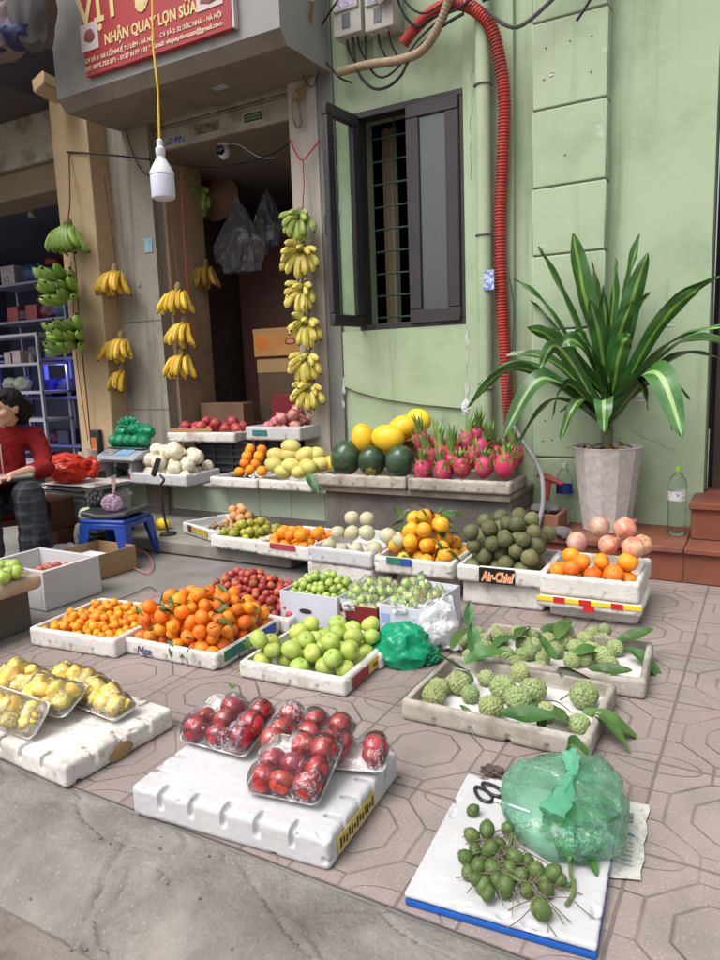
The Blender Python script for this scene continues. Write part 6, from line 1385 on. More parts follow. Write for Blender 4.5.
line('ĐT: 0975.753.571 - 0127 8177 133 *  Email: vitquaythuxuan@gmail.com',(86,72),(223,30),4.2,pale_,.001)
a=W3(82,52); MB().box(a.x,3.600,a.z-.01,a.x+.165,3.6045,a.z+.155,.001).build('picture',mat('sign_pic',(.55,.47,.45)),sg)
b_=MB().ball((a.x+.085,3.599,a.z+.075),.045,2,(1.1,.08,.9),nz=.3); b_.build('emblem',mat('sign_emblem',(.28,.07,.06),(.12,.08,.05),40,.6),sg)
a=W3(197,12); MB().box(a.x,3.600,a.z-.005,a.x+.20,3.6045,a.z+.10,.001).build('picture',mat('sign_pic',(.55,.47,.45)),sg)
MB().ball((a.x+.10,3.599,a.z+.05),.04,2,(1.8,.08,.8),nz=.3).build('emblem',MATS['sign_emblem'],sg)
a=W3(140,6); MB().ball((a.x+.02,3.601,a.z+.02),.05,3,(1.1,.05,1),nz=.5,nf=2).build('duck_emblem',cream_,sg)
# ================================================================ SHOP INTERIOR THINGS
hat=MB(); hc=ony(217,198,5.0); hat.lathe([(.0,.10),(.09,.05),(.20,0),(.197,-.004),(.0,.09)],hc,28,Matrix.Rotation(R(78),3,'X')@Matrix.Rotation(R(12),3,'Y')); tag(hat.build('conical_hat',mat('hat_straw',(.30,.18,.12),(.24,.14,.09),20,.8),base=hc),'tan conical hat hanging on the dark inner wall','hat')
c=ony(240,243,4.75); crumple('plastic_bag',c,.22,.10,.27,greybag,'large clear bag of empty wrappers hanging in the doorway','plastic bag',9,.55,1.5,pinch=1)
c=ony(268,222,4.85); crumple('plastic_bag',c,.11,.09,.22,filmmat('grey_clear_bag2',(.7,.7,.75),(.3,.3,.36),.2,.15,.8,.9,20),'narrow clear bag hanging behind the wrappers bag in the doorway','plastic bag',10,.5,1.6,pinch=1)
def carton(label,c0,w,d,h,m_,name='carton',bm_=None):
    t=thing(name,c0,label,'carton'); MB().box(-w/2,0,0,w/2,d,h,.004).build('shell',m_,t,local=True); MB().box(-w/2-.001,-.0012,h*.86,w/2+.001,-.0002,h*.98).build('tape',mat('tape_tan',(.36,.24,.10),rough=.35),t,local=True); return t
cc=ony(280,347,4.72); ctn=carton('tan carton with an orange fruit print and a dark red oval, inside the doorway',(cc.x,4.72,cc.z-.07),.52,.28,.22,mat('carton_tan',(.48,.24,.07),(.42,.2,.06),8,.7))
MB().ball((-.17,-.001,.11),.06,3,(1.2,.03,1),nz=.15).build('fruit_print',mat('print_orange',(.55,.17,.03),rough=.6),ctn,local=True)
MB().ball((.10,-.001,.11),.055,2,(1,.03,.5)).build('oval_print',mat('print_red',(.2,.02,.03)),ctn,local=True)
MB().ball((.10,-.002,.11),.04,2,(1,.035,.45)).build('oval_ring',mat('print_tan',(.45,.25,.12)),ctn,local=True)
carton('plain brown carton under the printed one in the doorway',(cc.x-.02,4.74,.339),.46,.28,cc.z-.07-.342,mat('carton_brown',(.11,.065,.04),(.08,.05,.03),6,.7))
t=MB().box(-3.62,4.62,.338,-3.38,4.80,.70,.01).build('dark_bin',mat('bin_black',(.02,.02,.02)),base=(-3.5,4.7,.338)); tag(t,'black bin standing low in the doorway','bin')
t=MB().box(-3.36,4.50,.338,-2.95,4.70,.92,.01).build('red_carton',mat('dkred_box',(.16,.01,.015)),base=(-3.1,4.6,.338)); tag(t,'dark red box behind the pink pomegranates','box')
t=MB().box(-4.06,4.48,.338,-3.62,4.62,.86,.006).build('wooden_board',mat('board_wood',(.22,.13,.08)),base=(-3.85,4.5,.338)); tag(t,'low wooden board behind the red pomegranates','board')
p=ony(149,245,4.197); t=MB().box(p.x-.045,4.193,p.z-.055,p.x+.035,4.1985,p.z+.05,.001).build('notice',mat('notice_blue',(.35,.5,.55),(.15,.3,.4),40,.6),base=(p.x,4.197,p.z)); tag(t,'small pale blue notice stuck on the grey panel','notice')
p=ony(139,284,4.197); t=MB().box(p.x-.02,4.194,p.z-.02,p.x+.02,4.1985,p.z+.02,.001).build('switch_plate',mat('switch_grey',(.3,.28,.24)),base=(p.x,4.197,p.z)); tag(t,'tiny grey switch plate on the grey panel','switch')
# ================================================================ LEFT FOREGROUND BOXES
T0=openbox('open white foam box with red fruit inside, left of the kumquats',Vector((-3.45,2.122)),0,.465,.335,.193,foamclean,False,'foam box','foam_box',th=.024)
P=heap(T0,16,.022,.0,seed=61,x0=.3,x1=1,y0=.4,y1=1,floor=.10); put(T0,P,pl,'plum','red fruit seen inside the open white foam box','plum','red fruit in the white box',1)
MB().box(.026,.026,.01,.44,.31,.098).build('packing',MATS['newsprint'],T0.o,local=True)
CB=openbox('small open brown cardboard box in front of the blue stool',Vector((-3.50,2.605)),-2,.33,.27,.137,mat('cardboard',(.33,.21,.11),(.28,.175,.09),5,.8,.1,60),False)
MB().box(.02,.02,.007,.20,.2,.09,.004).build('contents',mat('white_paper',(.7,.7,.7)),CB.o,local=True)
tb2=thing('low_table',(-3.1,1.5,0),'low stand with a rounded cream top and dark sides, cut by the left edge','stand')
MB().box(-3.6,.9,.195,-2.745,1.955,.262,.026,4).build('top',mat('cream_top',(.46,.38,.29),(.38,.31,.23),8,.7,.1,30,dirt=(.28,.22,.16),dsc=5),tb2)
MB().box(-3.55,.95,0,-2.85,1.945,.194).build('side',mat('stand_dark',(.15,.125,.10),(.10,.085,.07),4,.85,.4,40),tb2)
fp=Tray(); fp.M=Matrix.Identity(4)
for i,(px,py) in enumerate(((3,577),(9,573),(16,572),(1,567),(8,566),(-3,574),(14,566))):
    c=onz(px,py,.262+.032); tag(shareobj('green_apple',ga[i%3],None,c,(rg.uniform(-1,1),rg.uniform(-1,1),0),.032),'pale green apple under film on the cream-topped stand','apple','apples on the cream-topped stand')
mb=MB().grid(lambda u,v:(-3.05+.27*u,1.66+.28*v,.263+.055*math.sin(PI*u)**.5*math.sin(PI*v)**.5+.008*mnoise.noise(Vector((u*9,v*9,3)))),20,20); tag(mb.build('clear_film',clearp,base=(-2.92,1.8,.263)),'clear film over the pale green apples on the cream-topped stand','plastic film')
# ================================================================ BLUE STOOL and things
blueP=mat('blue_stool_plastic',(.012,.045,.26),(.015,.055,.30),6,.38,.05,30,.5)
S0=Vector((-3.43,2.98,0)); stl=thing('plastic_stool',S0,'low blue plastic stool with splayed legs beside the low step','stool',None,R(14))
mb=MB(); mb.box(-.15,-.15,.245,.15,.15,.27,.012,3); mb.box(-.153,-.153,.215,.153,-.135,.246,.004); mb.box(-.153,.135,.215,.153,.153,.246,.004); mb.box(-.153,-.135,.215,-.137,.135,.246,.004); mb.box(.137,-.135,.215,.153,.135,.246,.004); mb.build('seat',blueP,stl,local=True)
for sx in (-1,1):
    for sy in (-1,1):
        mb=MB(); n0=[]
        for (x,y,z,w1) in ((.152,.152,.24,.075),(.165,.165,.10,.055),(.178,.178,.0,.04)):
            n0.append([mb.b.verts.new((sx*(x-a*w1),sy*(y-b*w1),z)) for a,b in ((0,0),(1,0),(1,.18),(.18,.18),(.18,1),(0,1))])
        for A_,B_ in zip(n0,n0[1:]):
            for k in range(6): mb.b.faces.new((A_[k],A_[(k+1)%6],B_[(k+1)%6],B_[k]))
        mb.b.faces.new(n0[0]); mb.b.faces.new(n0[-1]); mb.build('leg',blueP,stl,local=True)
bkp=mat('black_folded',(.03,.032,.035),(.06,.06,.06),9,.4,.3,20)
mb=MB().box(-.155,-.14,.272,.155,.14,.300,.012,3); bmesh.ops.subdivide_edges(mb.b,edges=mb.b.edges[:],cuts=5,use_grid_fill=True)
for v in mb.b.verts: v.co.z+=.012*mnoise.noise(v.co*14)+.02*(abs(v.co.x)/.155)**3
bmesh.ops.transform(mb.b,matrix=Matrix.Translation(S0)@Matrix.Rotation(R(14),4,'Z'),verts=mb.b.verts); tag(mb.build('folded_bag',bkp,base=S0+Vector((0,0,.272))),'black folded bag lying flat on the blue stool','bag')
pinkp=filmmat('pinkish_bag',(.85,.75,.85),(.75,.55,.72),.5,.15,.8,.9,30,.4)
crumple('plastic_bag',ony(112,503,2.95)+Vector((0,0,.0)),.065,.055,.05,pinkp,'small knotted clear bag with pink contents on the blue stool','plastic bag',21,.3,2.2)
q=ony(113,493,2.95); tag(frill(q,ony(114,476,2.95),.008,.016,4).build('bag_ear',pinkp,base=q),'upright tied ear of the small clear bag on the blue stool','bag tie')
# phone-holder stand on the low step
ph=thing('holder_stand',(-3.36,3.34,.086),'thin black upright holder stand on the low step beside the blue stool','stand'); h0=ony(169,543,3.3); h0.z=.086; ph.location=h0
MB().lathe([(0,.014),(.05,.012),(.055,0),(0,0)],h0,20).build('base',blk,ph)
MB().tube(catmull([h0+Vector((0,0,.01)),ony(164,515,3.3),ony(162,498,3.3),ony(160,487,3.3),ony(164,480,3.3),ony(160,475,3.3)],5),.008,8).build('stem',blk,ph)
MB().obox(ony(156,467,3.28),.035,.02,.13,Matrix.Rotation(R(28),3,'Y'),.004).build('clamp',blk,ph)
q=onz(163,524,.086+.035); tag(shareobj('yellow_fruit',ym[0],None,q,(0,.2,.3),.05),'single yellow fruit on the low step against the green tiles','fruit')
rope([onz(134,568,.01),onz(148,573,.008),onz(153,564,.008),onz(145,552,.02),onz(135,549,.06)],'thin pink cable curling on the ground by the cardboard box',.0035,mat('pink_cable',(.55,.16,.18),rough=.5),cat='cable')
rope([onz(118,600,.004),onz(135,593,.004),onz(150,587,.004),onz(157,592,.004)],'thin brown wire on the concrete behind the kumquats',.003,stemb,cat='wire')
# ================================================================ SCALE, GREEN BAG, SIDEWAYS FOAM BOX
SB=thing('foam_box',(-4.2,3.62,.339),'open foam box lying on its side under the weighing scale','foam box')
a0=ony(97,486,3.62); a1=ony(133,484,3.62); xa,xb=a0.x,a1.x; zt=.505
mb=MB(); mb.box(xa,3.62,.339,xb,3.92,.358,.004); mb.box(xa,3.62,zt-.02,xb,3.92,zt,.004); mb.box(xa,3.62,.358,xa+.022,3.92,zt-.02,.003); mb.box(xb-.022,3.62,.358,xb,3.92,zt-.02,.003); mb.box(xa+.02,3.90,.358,xb-.02,3.92,zt-.02); mb.build('shell',foamclean,SB)
bc=Vector((xa+.13,3.70,.359)); bt2=thing('sauce_bottle',bc,'small dark green bottle with a white nozzle inside the sideways foam box','bottle'); MB().lathe([(0,0),(.02,0),(.021,.06),(.014,.075),(.010,.08),(0,.08)],bc,14).build('body',mat('bottle_dkgreen',(.02,.10,.05),rough=.25),bt2); MB().lathe([(.010,.081),(.009,.1),(.003,.12),(0,.121)],bc,12).build('nozzle',labw,bt2)
bc=Vector((xb-.06,3.69,.359)); jr=thing('paint_jar',bc,'red and white jar inside the sideways foam box','jar'); MB().lathe([(0,0),(.036,0),(.036,.04),(0,.04)],bc,20).build('body',mat('jar_red',(.45,.02,.03),rough=.4),jr); MB().lathe([(0,.078),(.036,.078),(.036,.041),(0,.041)],bc,20).build('lid',wp,jr)
tag(MB().ball((xa+.07,3.78,.385),.045,2,(1.2,1,.6),nz=.2).build('dark_cloth',bkp,base=(xa+.07,3.78,.36)),'dark cloth inside the sideways foam box','cloth')
scx=(xa+xb)/2+.05; sm_=mat('scale_grey',(.30,.32,.33),(.25,.27,.28),5,.45)
sl2=thing('weighing_scale',(scx,3.70,zt+.002),'grey electronic weighing scale with two blue displays, on the sideways foam box','scale')
mb=MB(); pr=[(3.56,zt+.004),(3.60,zt+.03),(3.70,zt+.068),(3.93,zt+.068),(3.93,zt+.004)]; x0_,x1_=scx-.19,scx+.23
A_=[mb.b.verts.new((x0_,y,z)) for y,z in pr]; B_=[mb.b.verts.new((x1_,y,z)) for y,z in pr]; mb.b.faces.new(A_); mb.b.faces.new(B_[::-1])
for i in range(5): mb.b.faces.new((A_[i],A_[(i+1)%5],B_[(i+1)%5],B_[i]))
bmesh.ops.bevel(mb.b,geom=mb.b.edges[:],offset=.008,segments=2,affect='EDGES'); mb.build('body',sm_,sl2)
sn=math.atan2(.038,.10)
for x_,w_,m_ in ((scx-.10,.13,mat('keypad',(.10,.11,.14),(.4,.4,.42),80,.4,lo=.5,hi=.55)),(scx+.06,.14,mat('display_blue',(.12,.30,.50),(.3,.45,.6),60,.3,lo=.5,hi=.6))):
    MB().obox((x_,3.648,zt+.052),w_,.085,.004,Matrix.Rotation(sn,3,'X'),.001).build('panel',m_,sl2)
MB().box(scx-.17,3.68,zt+.072,scx+.21,3.93,zt+.082,.004).build('pan',mat('pan_dark',(.04,.06,.05),rough=.4),sl2)
gp=filmmat('green_net_bag',(.2,.7,.45),(.025,.40,.20),.72,.18,.8,1,40,.3)
q=ony(134,432,3.80); q.z=zt+.083+.075; pg=thing('produce_bag',(q.x,3.80,zt+.083),'green plastic bag of round produce on the weighing scale','plastic bag')
mb=MB(); rgg=random.Random(5)
for k in range(9): mb.ball((q.x-.15+.31*(k%5)/4,3.74+.08*(k//5),zt+.12+.01*rgg.random()),.045,3,nz=.12,seed=k)
for k in range(5): mb.ball((q.x-.10+.06*k,3.79+.02*(k%2),zt+.19+.01*k*(4-k)/2),.055,3,(1.3,1,.8),nz=.35,nf=4,seed=k+20)
mb.ball((q.x-.04,3.79,zt+.245),.06,4,(1.3,.8,.8),nz=.6,nf=5,seed=44); mb.build('bag_body',gp,pg)
mt=thing('meter_box',ony(94,430,3.98),'small black wall box with an orange face at the foot of the beige pillar','wall box'); m0=mt.location.copy()
MB().box(m0.x-.05,3.97,m0.z-.20,m0.x+.05,4.018,m0.z+.0,.006).build('housing',blk,mt); MB().box(m0.x-.03,3.966,m0.z-.16,m0.x+.03,3.9705,m0.z-.06).build('face',mat('orange_face',(.45,.12,.03)),mt)
# ================================================================ BIN, PAPERS, RED BAG, BROWN BOX
yb_=3.05; g0=onz(58,545,0); 
xl=ony(57,500,yb_).x; xr=ony(94,500,yb_).x; zb0,zb1=ony(75,531,yb_).z,ony(75,494,yb_).z; zb0=max(0,zb0)
bn=thing('storage_bin',((xl+xr)/2,yb_,0),'translucent grey plastic storage bin under a pile of papers','bin')
MB().box(xl-.01,yb_,.11,xr,yb_+.3,zb1,.012,2).build('body',mat('bin_plastic',(.33,.34,.37),(.25,.26,.29),12,.35,.1,20,.5,dirt=(.5,.5,.52),dsc=14),bn); MB().box(xl-.02,yb_-.012,zb1-.05,xr+.01,yb_+.31,zb1-.028,.004).build('rim',mat('bin_rim',(.42,.43,.46),rough=.4),bn)
for k in range(8): MB().box(xl+.02+k*.03,yb_-.004,.14,xl+.026+k*.03,yb_,zb1-.07,.001).build('rib',MATS['bin_rim'],bn)
db=MB().box(xl-.02,yb_-.04,0,xr+.02,yb_+.3,.105,.01); tag(db.build('black_box',blk,base=((xl+xr)/2,yb_,0)),'black box standing under the grey storage bin','box')
mb=MB().ball((xl+.06,yb_-.045,.055),.022,2,(1,.1,1.1)); tag(mb.build('white_mark',labw,base=(xl+.06,yb_-.05,.05)),'round white emblem on the black box under the storage bin','emblem')
for k in range(9):
    z=zb1+.003+.0075*k; mb=MB(); w0=(xr-xl)*rg.uniform(1.1,1.5); x0=xl-.09+rg.uniform(-.05,.05); 
    mb.grid(lambda u,v:(x0+u*w0,yb_-.05+rg.uniform(0,0)+v*.3,z+.006*mnoise.noise(Vector((u*3,v*3,k)))-.012*max(0,u-.8)*k*.3),10,6)
    tag(mb.build('paper_sheet',(news,labw,MATS['news_ink'],bkp)[k%4],base=(x0,yb_,z)),('topmost' if k==8 else 'creased')+' sheet in the pile of papers on the storage bin','paper','papers on the storage bin')
redbag=filmmat('red_bag_plastic',(.9,.15,.1),(.62,.045,.022),.92,.18,.6,1,16,.25)
q=ony(67,468,3.1); q.z=zb1+.07+.085; crumple('plastic_bag',q,.17,.12,.095,redbag,'large bright red-orange plastic bag on the pile of papers','plastic bag',33,.28,1.6)
q2=ony(91,466,3.05); rl=[]
for k in range(16): a=k*2*PI/16; rl.append(q2+Vector((.042*math.cos(a),.01*math.sin(a*2),.045*math.sin(a)-.01)))
tag(MB().tube(rl,[.026+.006*math.sin(k*2) for k in range(16)],8,closed=True).build('bag_loop',redbag,base=q2),'looped handle of the red-orange bag','bag handle')
bx=ony(48,520,2.85); t=thing('drawer_box',(bx.x-.05,2.85,0),'dark brown wooden box with a shut flap behind the seated person','box'); br_=mat('brown_wood',(.10,.035,.02),(.075,.027,.016),5,.55,.1)
MB().box(bx.x-.25,2.85,0,bx.x+.075,3.0,.17,.004).build('lower_box',br_,t); MB().box(bx.x-.25,2.83,.173,bx.x+.07,3.0,.36,.004).build('upper_box',br_,t)
q=ony(87,515,2.92); q.z=max(.05,q.z); tag(MB().ball(q,.05,3,(1,1,.95),nz=.15).build('cabbage',mat('cabbage',(.50,.55,.36),(.62,.62,.5),6,.6),base=q-Vector((0,0,.05))),'pale round cabbage beside the blue stool','cabbage')
q=ony(80,537,2.85); crumple('cloth_glove',q,.03,.03,.075,mat('glove_grey',(.42,.40,.35),rough=.9),'grey cloth glove hanging below the cabbage','glove',41,.5,3)
q=onz(68,553,.05); crumple('plastic_bag',q,.13,.10,.05,wpl,'crumpled white and grey plastic on the ground behind the white foam box','plastic bag',43,.5,2.4)
q=ony(95,500,2.98); q.z=.36; crumple('dark_bag',q,.06,.06,.07,bkp,'small black bag behind the blue stool','bag',47,.4,2)
bottle((xr+.01,3.0,.15),.62,'small bottle with a blue cap in front of the storage bin',labw,mat('lbl_blue',(.03,.08,.4),rough=.4))
for k,(px,py,c_) in enumerate(((91,457,(.45,.38,.34)),(85,459,(.5,.42,.36)))):
    q=ony(px,py,3.3); t=thing('mug',q-Vector((0,0,.04)),('pale mug behind the red bag, right one' if k==0 else 'pale mug behind the red bag, left one'),'mug'); MB().lathe([(0,-.04),(.04,-.04),(.042,.05),(.036,.05),(.034,-.02),(0,-.02)],q,18).build('body',mat('mug%d'%k,c_,rough=.5),t)
    MB().tube(catmull([q+Vector((-.04,0,.03)),q+Vector((-.065,0,.02)),q+Vector((-.065,0,-.015)),q+Vector((-.04,0,-.025))],4),.005,6).build('handle',MATS['mug%d'%k],t)
# support under mugs: a narrow table
t=MB().box(-4.50,3.30,.0,-4.15,3.55,.44,.004); tag(t.build('side_cabinet',mat('brown_wood2',(.07,.04,.03)),base=(-4.3,3.4,0)),'dark side cabinet behind the red bag','cabinet')
# ================================================================ NEIGHBOUR SHOP CONTENTS
lav=mat('lavender_metal',(.24,.25,.34),(.2,.21,.29),6,.45)
def shelf_unit(label,pxs,pys,y,dp,m_,t_=.03):
    """pxs: (left,right) pixel columns at the lower row; pys: rows of shelves measured at the right column"""
    xr_=ony(pxs[1],pys[0],y).x; xl_=xr_-1.3; zs=[ony(pxs[1],p,y).z for p in pys]
    t=thing('shelf_unit',((xl_+xr_)/2,y,0),label,'shelf','shelf units in the left shop')
    for xx in (xl_,xr_-t_):
        for yy in (y,y+dp-t_): MB().box(xx,yy,.0,xx+t_,yy+t_,zs[0]+.01,.003).build('post',m_,t)
    for z in zs+[.25]: MB().box(xl_,y+.001,z-.02,xr_,y+dp,z+.008,.003).build('shelf',m_,t)
    return t,xl_,xr_,zs
tA,al,ar_,az=shelf_unit('tall lavender metal shelf unit at the back of the left shop',(0,62),(277,317,352),5.2,.4,lav)
tB,bl_,br2,bz=shelf_unit('lower grey shelf unit nearest the street in the left shop',(0,36),(333,363,392,420),4.75,.35,mat('pale_metal',(.36,.37,.42),rough=.4))
tC,cl_,cr_,cz=shelf_unit('blue-lit cabinet beside the beige pillar in the left shop',(0,76),(357,397,446),5.0,.4,mat('lavender_blue',(.14,.14,.42),(.10,.10,.34),6,.4))
def clutter(x,y,z,kind,s,c,label):
    m_=mat('clutter_%02d%02d%02d'%tuple(int(v*99) for v in c),c,tuple(v*.7 for v in c),12,.45)
    mb=MB()
    if kind=='box': mb.box(x-s*.6,y,z,x+s*.6,y+s,z+s,.005)
    if kind=='pot': mb.lathe([(0,0),(s*.55,0),(s*.7,s*.15),(s*.7,s*.7),(s*.6,s*.74),(s*.1,s*.86),(0,s*.9)],(x,y+s*.7,z),20)
    if kind=='bag': mb.ball((x,y+s*.5,z+s*.45),s*.6,3,(1.2,.7,.8),nz=.25,nf=2.5,seed=int(x*10)); 
    if kind=='jar': mb.lathe([(0,0),(s*.3,0),(s*.3,s*.7),(s*.2,s*.8),(s*.2,s),(0,s)],(x,y+s*.5,z),14)
    return tag(mb.build({'box':'small_carton','pot':'cooking_pot','bag':'soft_bag','jar':'storage_jar'}[kind],m_,base=(x,y,z)),label,{'box':'carton','pot':'pot','bag':'bag','jar':'jar'}[kind])
zA=az[0]+.009; yA=5.24
b1=clutter(ony(6,262,yA).x,yA,zA,'box',.20,(.45,.40,.42),'pale carton marked 152 on the top shelf of the left shop')
b1x=ony(6,262,yA).x; text('carton_print','152',.085,mat('print_maroon',(.12,.03,.05)),b1,(-.09,-.0025,.03),(R(90),0,0),.0008)
clutter(ony(25,262,yA).x,yA,zA,'bag',.22,(.04,.09,.30),'blue soft bag on the top shelf of the left shop')
pt=clutter(ony(45,264,yA).x,yA,zA,'pot',.17,(.02,.13,.12),'dark teal pot with a red lid on the top shelf')
tag(MB().lathe([(0,.07),(.09,.06),(.10,0),(0,0)],(ony(45,264,yA).x,yA+.12,zA+.155),20).build('pot_lid',mat('lid_red',(.3,.03,.04),rough=.4),base=(ony(45,264,yA).x,yA+.12,zA+.155)),'red domed lid on the dark teal pot','lid')
for k,(px,s,kd,c,l) in enumerate(((12,.16,'box',(.30,.04,.05),'red box on the second shelf, left'),(20,.15,'pot',(.06,.05,.06),'black kettle-like pot on the second shelf'),(31,.16,'box',(.32,.05,.05),'red box on the second shelf, right of the pot'),(42,.2,'bag',(.16,.05,.07),'dull red bundle on the second shelf'),(55,.22,'bag',(.10,.12,.2),'dark bundle at the right of the second shelf'))): clutter(ony(px,310,yA).x,yA,az[1]+.009,kd,s,c,l)
for k,(px,s,kd,c,l) in enumerate(((8,.12,'box',(.36,.30,.30),'small pale carton on the front shelf unit'),(15,.13,'box',(.42,.33,.33),'taller pale carton on the front shelf unit'),(27,.10,'jar',(.25,.2,.2),'dull jar on the front shelf unit'))): clutter(ony(px,355,4.8).x,4.8,bz[1]+.009,kd,s,c,l)
for k,(px,s,kd,c,l) in enumerate(((5,.16,'bag',(.22,.24,.2),'greenish-grey bundle above the seated person'),(16,.17,'bag',(.26,.27,.22),'grey plastic bundle above the seated person, right one'))): clutter(ony(px,388,4.8).x,4.8,bz[2]+.009,kd,s,c,l)
for k,(px,s,kd,c,l) in enumerate(((45,.18,'box',(.03,.04,.35),'deep blue box on the blue-lit cabinet'),(60,.2,'bag',(.05,.05,.14),'navy bundle on the blue-lit cabinet'),)): clutter(ony(px,392,5.04).x,5.04,cz[1]+.009,kd,s,c,l)
for k,(px,s,kd,c,l) in enumerate(((50,.16,'bag',(.10,.03,.09),'dark plum bundle on the bottom of the blue-lit cabinet'),(63,.15,'box',(.06,.07,.16),'grey-blue carton on the bottom of the blue-lit cabinet'))): clutter(ony(px,440,5.04).x,5.04,cz[2]+.009,kd,s,c,l)
clutter(ony(50,352,5.04).x,5.04,cz[0]+.009,'box',.15,(.28,.30,.36),'pale grey carton standing on the blue-lit cabinet')
clutter(ony(33,352,5.04).x,5.04,cz[0]+.009,'box',.13,(.2,.22,.3),'blue-grey carton on the blue-lit cabinet, left')
# small ceiling lamp
q=ony(31,207,4.6); ll=thing('ceiling_spot',q,'small unlit spot lamp with a dark plate under the neighbour shop ceiling','lamp'); MB().lathe([(0,.0),(.03,.0),(.036,.02),(.03,.07),(.012,.09),(0,.09)],q-Vector((0,0,.09)),16).build('bulb',mat('spot_glass',(.35,.36,.4),rough=.2),ll); MB().obox(q+Vector((0,0,.03)),.22,.12,.03,Matrix.Rotation(R(-12),3,'Y'),.006).build('plate',blk,ll)
# things stored above the neighbour shutter
yq=3.22
mb=MB(); mb.box(-7,3.1,3.20,-4.96,4.09,3.222); tag(mb.build('storage_shelf',mat('shelf_dark',(.05,.045,.04)),base=(-6,3.2,3.2)),'dark plank above the neighbour shutter carrying stored bundles','plank')
for k,(px,py,rx,rz2,m_,l) in enumerate(((6,50,.22,.26,mat('dusty_pink_bundle',(.20,.14,.145),(.14,.10,.105),6,.6,.3,12),'dusty pink bundle stored at the top left'),(36,50,.17,.42,mat('grey_bundle',(.085,.08,.08),(.06,.055,.055),5,.6,.3,12),'tall dark grey wrapped bundle stored at the top left'),(2,12,.22,.12,mat('mauve_bundle',(.17,.14,.17),(.3,.28,.33),9,.5,.3,12),'mauve and white bag at the very top left'),(8,96,.18,.14,mat('navy_bundle',(.012,.016,.07),(.02,.025,.10),5,.6,.3,12),'navy blue cloth bundle above the neighbour shutter'),(30,84,.16,.09,mat('navy_bundle',(.012,.016,.07)),'small navy bundle beside the cut beam end'))):
    q=ony(px,py,3.35); q.z=max(q.z,3.223+rz2*.8); crumple('stored_bundle',q,rx,.14,rz2,m_,l,'bundle',60+k,.25,1.6,sub=4)
q=ony(50,88,3.85); mb=MB().obox(q,.14,.20,.11,Matrix.Rotation(R(-18),3,'Y')@Matrix.Rotation(R(-10),3,'X'),.01); tag(mb.build('beam_end',beige,base=q),'short beige beam end jutting out above the beige pillar','beam')
# blue glow of a lit screen/lamp inside the cabinet
lm=bpy.data.lights.new('cabinet_lamp','POINT'); lm.energy=2.5; lm.color=(.25,.3,1); lm.shadow_soft_size=.06; lo_=bpy.data.objects.new('cabinet_lamp',lm); COL.objects.link(lo_); lo_.location=(ony(60,380,5.0).x,5.05,cz[0]-.10)
tb_=MB().tube([(ony(43,365,5.05).x,5.08,cz[0]-.06),(ony(43,365,5.05).x,5.08,cz[0]-.30)],.02,10); tag(tb_.build('blue_tube_lamp',mat('blue_lit_tube',(.05,.06,.9),emis=1.2),base=(ony(43,365,5.05).x,5.08,cz[0]-.3)),'glowing blue tube lamp inside the blue-lit cabinet','lamp')
# ================================================================ SEATED PERSON
PX=ony(3,470,2.65); PR=Vector((PX.x,2.65,0)); fdir=Vector((-PX.x,-2.65,0)).normalized(); adir=Vector((-fdir.y,fdir.x,0))
if adir.x<0: adir=-adir
PM=Matrix((adir,fdir,Vector((0,0,1)))).transposed().to_4x4(); PM.translation=PR
person=thing('person',PR,'seated person in a red zip sweater and plaid trousers, head turned away','person')
def remesh(mb,name,vox,m_,parent,smooth=4,wr=0,wf=20,seed=0,inflate=0):
    o=bpy.data.objects.new('tmp',mb.mesh('tmp')); COL.objects.link(o)
    r=o.modifiers.new('r','REMESH'); r.mode='VOXEL'; r.voxel_size=vox; r.use_smooth_shade=True
    s=o.modifiers.new('s','SMOOTH'); s.iterations=smooth; s.factor=.6
    me=evalmesh(o); COL.objects.unlink(o); bpy.data.objects.remove(o)
    if wr or inflate:
        nv=len(me.vertices); cc=[0.0]*(3*nv); nn=[0.0]*(3*nv); me.vertices.foreach_get('co',cc); me.vertices.foreach_get('normal',nn)
        for i in range(nv):
            j=3*i; q=Vector((cc[j],cc[j+1],cc[j+2]))
            a=inflate+wr*(.5-abs(mnoise.noise(Vector((q.x*wf,q.y*wf,q.z*wf*1.7))+Vector((seed,0,0))))*2)*.6+wr*.5*mnoise.noise(q*wf*.4)
            for k in range(3): cc[j+k]+=nn[j+k]*a
        me.vertices.foreach_set('co',cc); me.update()
    me.polygons.foreach_set('use_smooth',[True]*len(me.polygons)); me.materials.clear(); me.materials.append(m_)
    M=rootmat(person).inverted()@PM; me.transform(M)
    return shareobj(name,me,parent)
skinM=mat('skin',(.56,.34,.24),(.50,.29,.20),5,.5,.08,60,.4,sss=.12)
V=lambda *a: Vector(a)
def limb(mb,pts,rs,n=12): 
    P=catmull(pts,6); m_=len(P); R_=[]
    for i in range(m_):
        t=i/(m_-1)*(len(rs)-1); k=min(len(rs)-2,int(t)); R_.append(rs[k]+(rs[k+1]-rs[k])*(t-k))
    mb.tube(P,R_,n)
    mb.ball(P[0],R_[0],2); mb.ball(P[-1],R_[-1],2)
HC=V(.055,.085,.945); fd=V(-.80,.58,-.16).normalized(); up=V(.03,.10,1); sd_=fd.cross(up).normalized(); up=sd_.cross(fd).normalized()   # sd_: her right
HM=Matrix((sd_,fd,up)).transposed()*.9
def H(x,y,z): return HC+HM@V(x,y,z)
b=MB()
b.ball(H(0,-.012,.022),1,3,(.078,.095,.088),HM); b.ball(H(0,.018,-.030),1,3,(.060,.072,.078),HM); b.ball(H(0,.055,-.088),.026,2); b.ball(H(0,.035,-.075),1,2,(.045,.05,.03),HM)
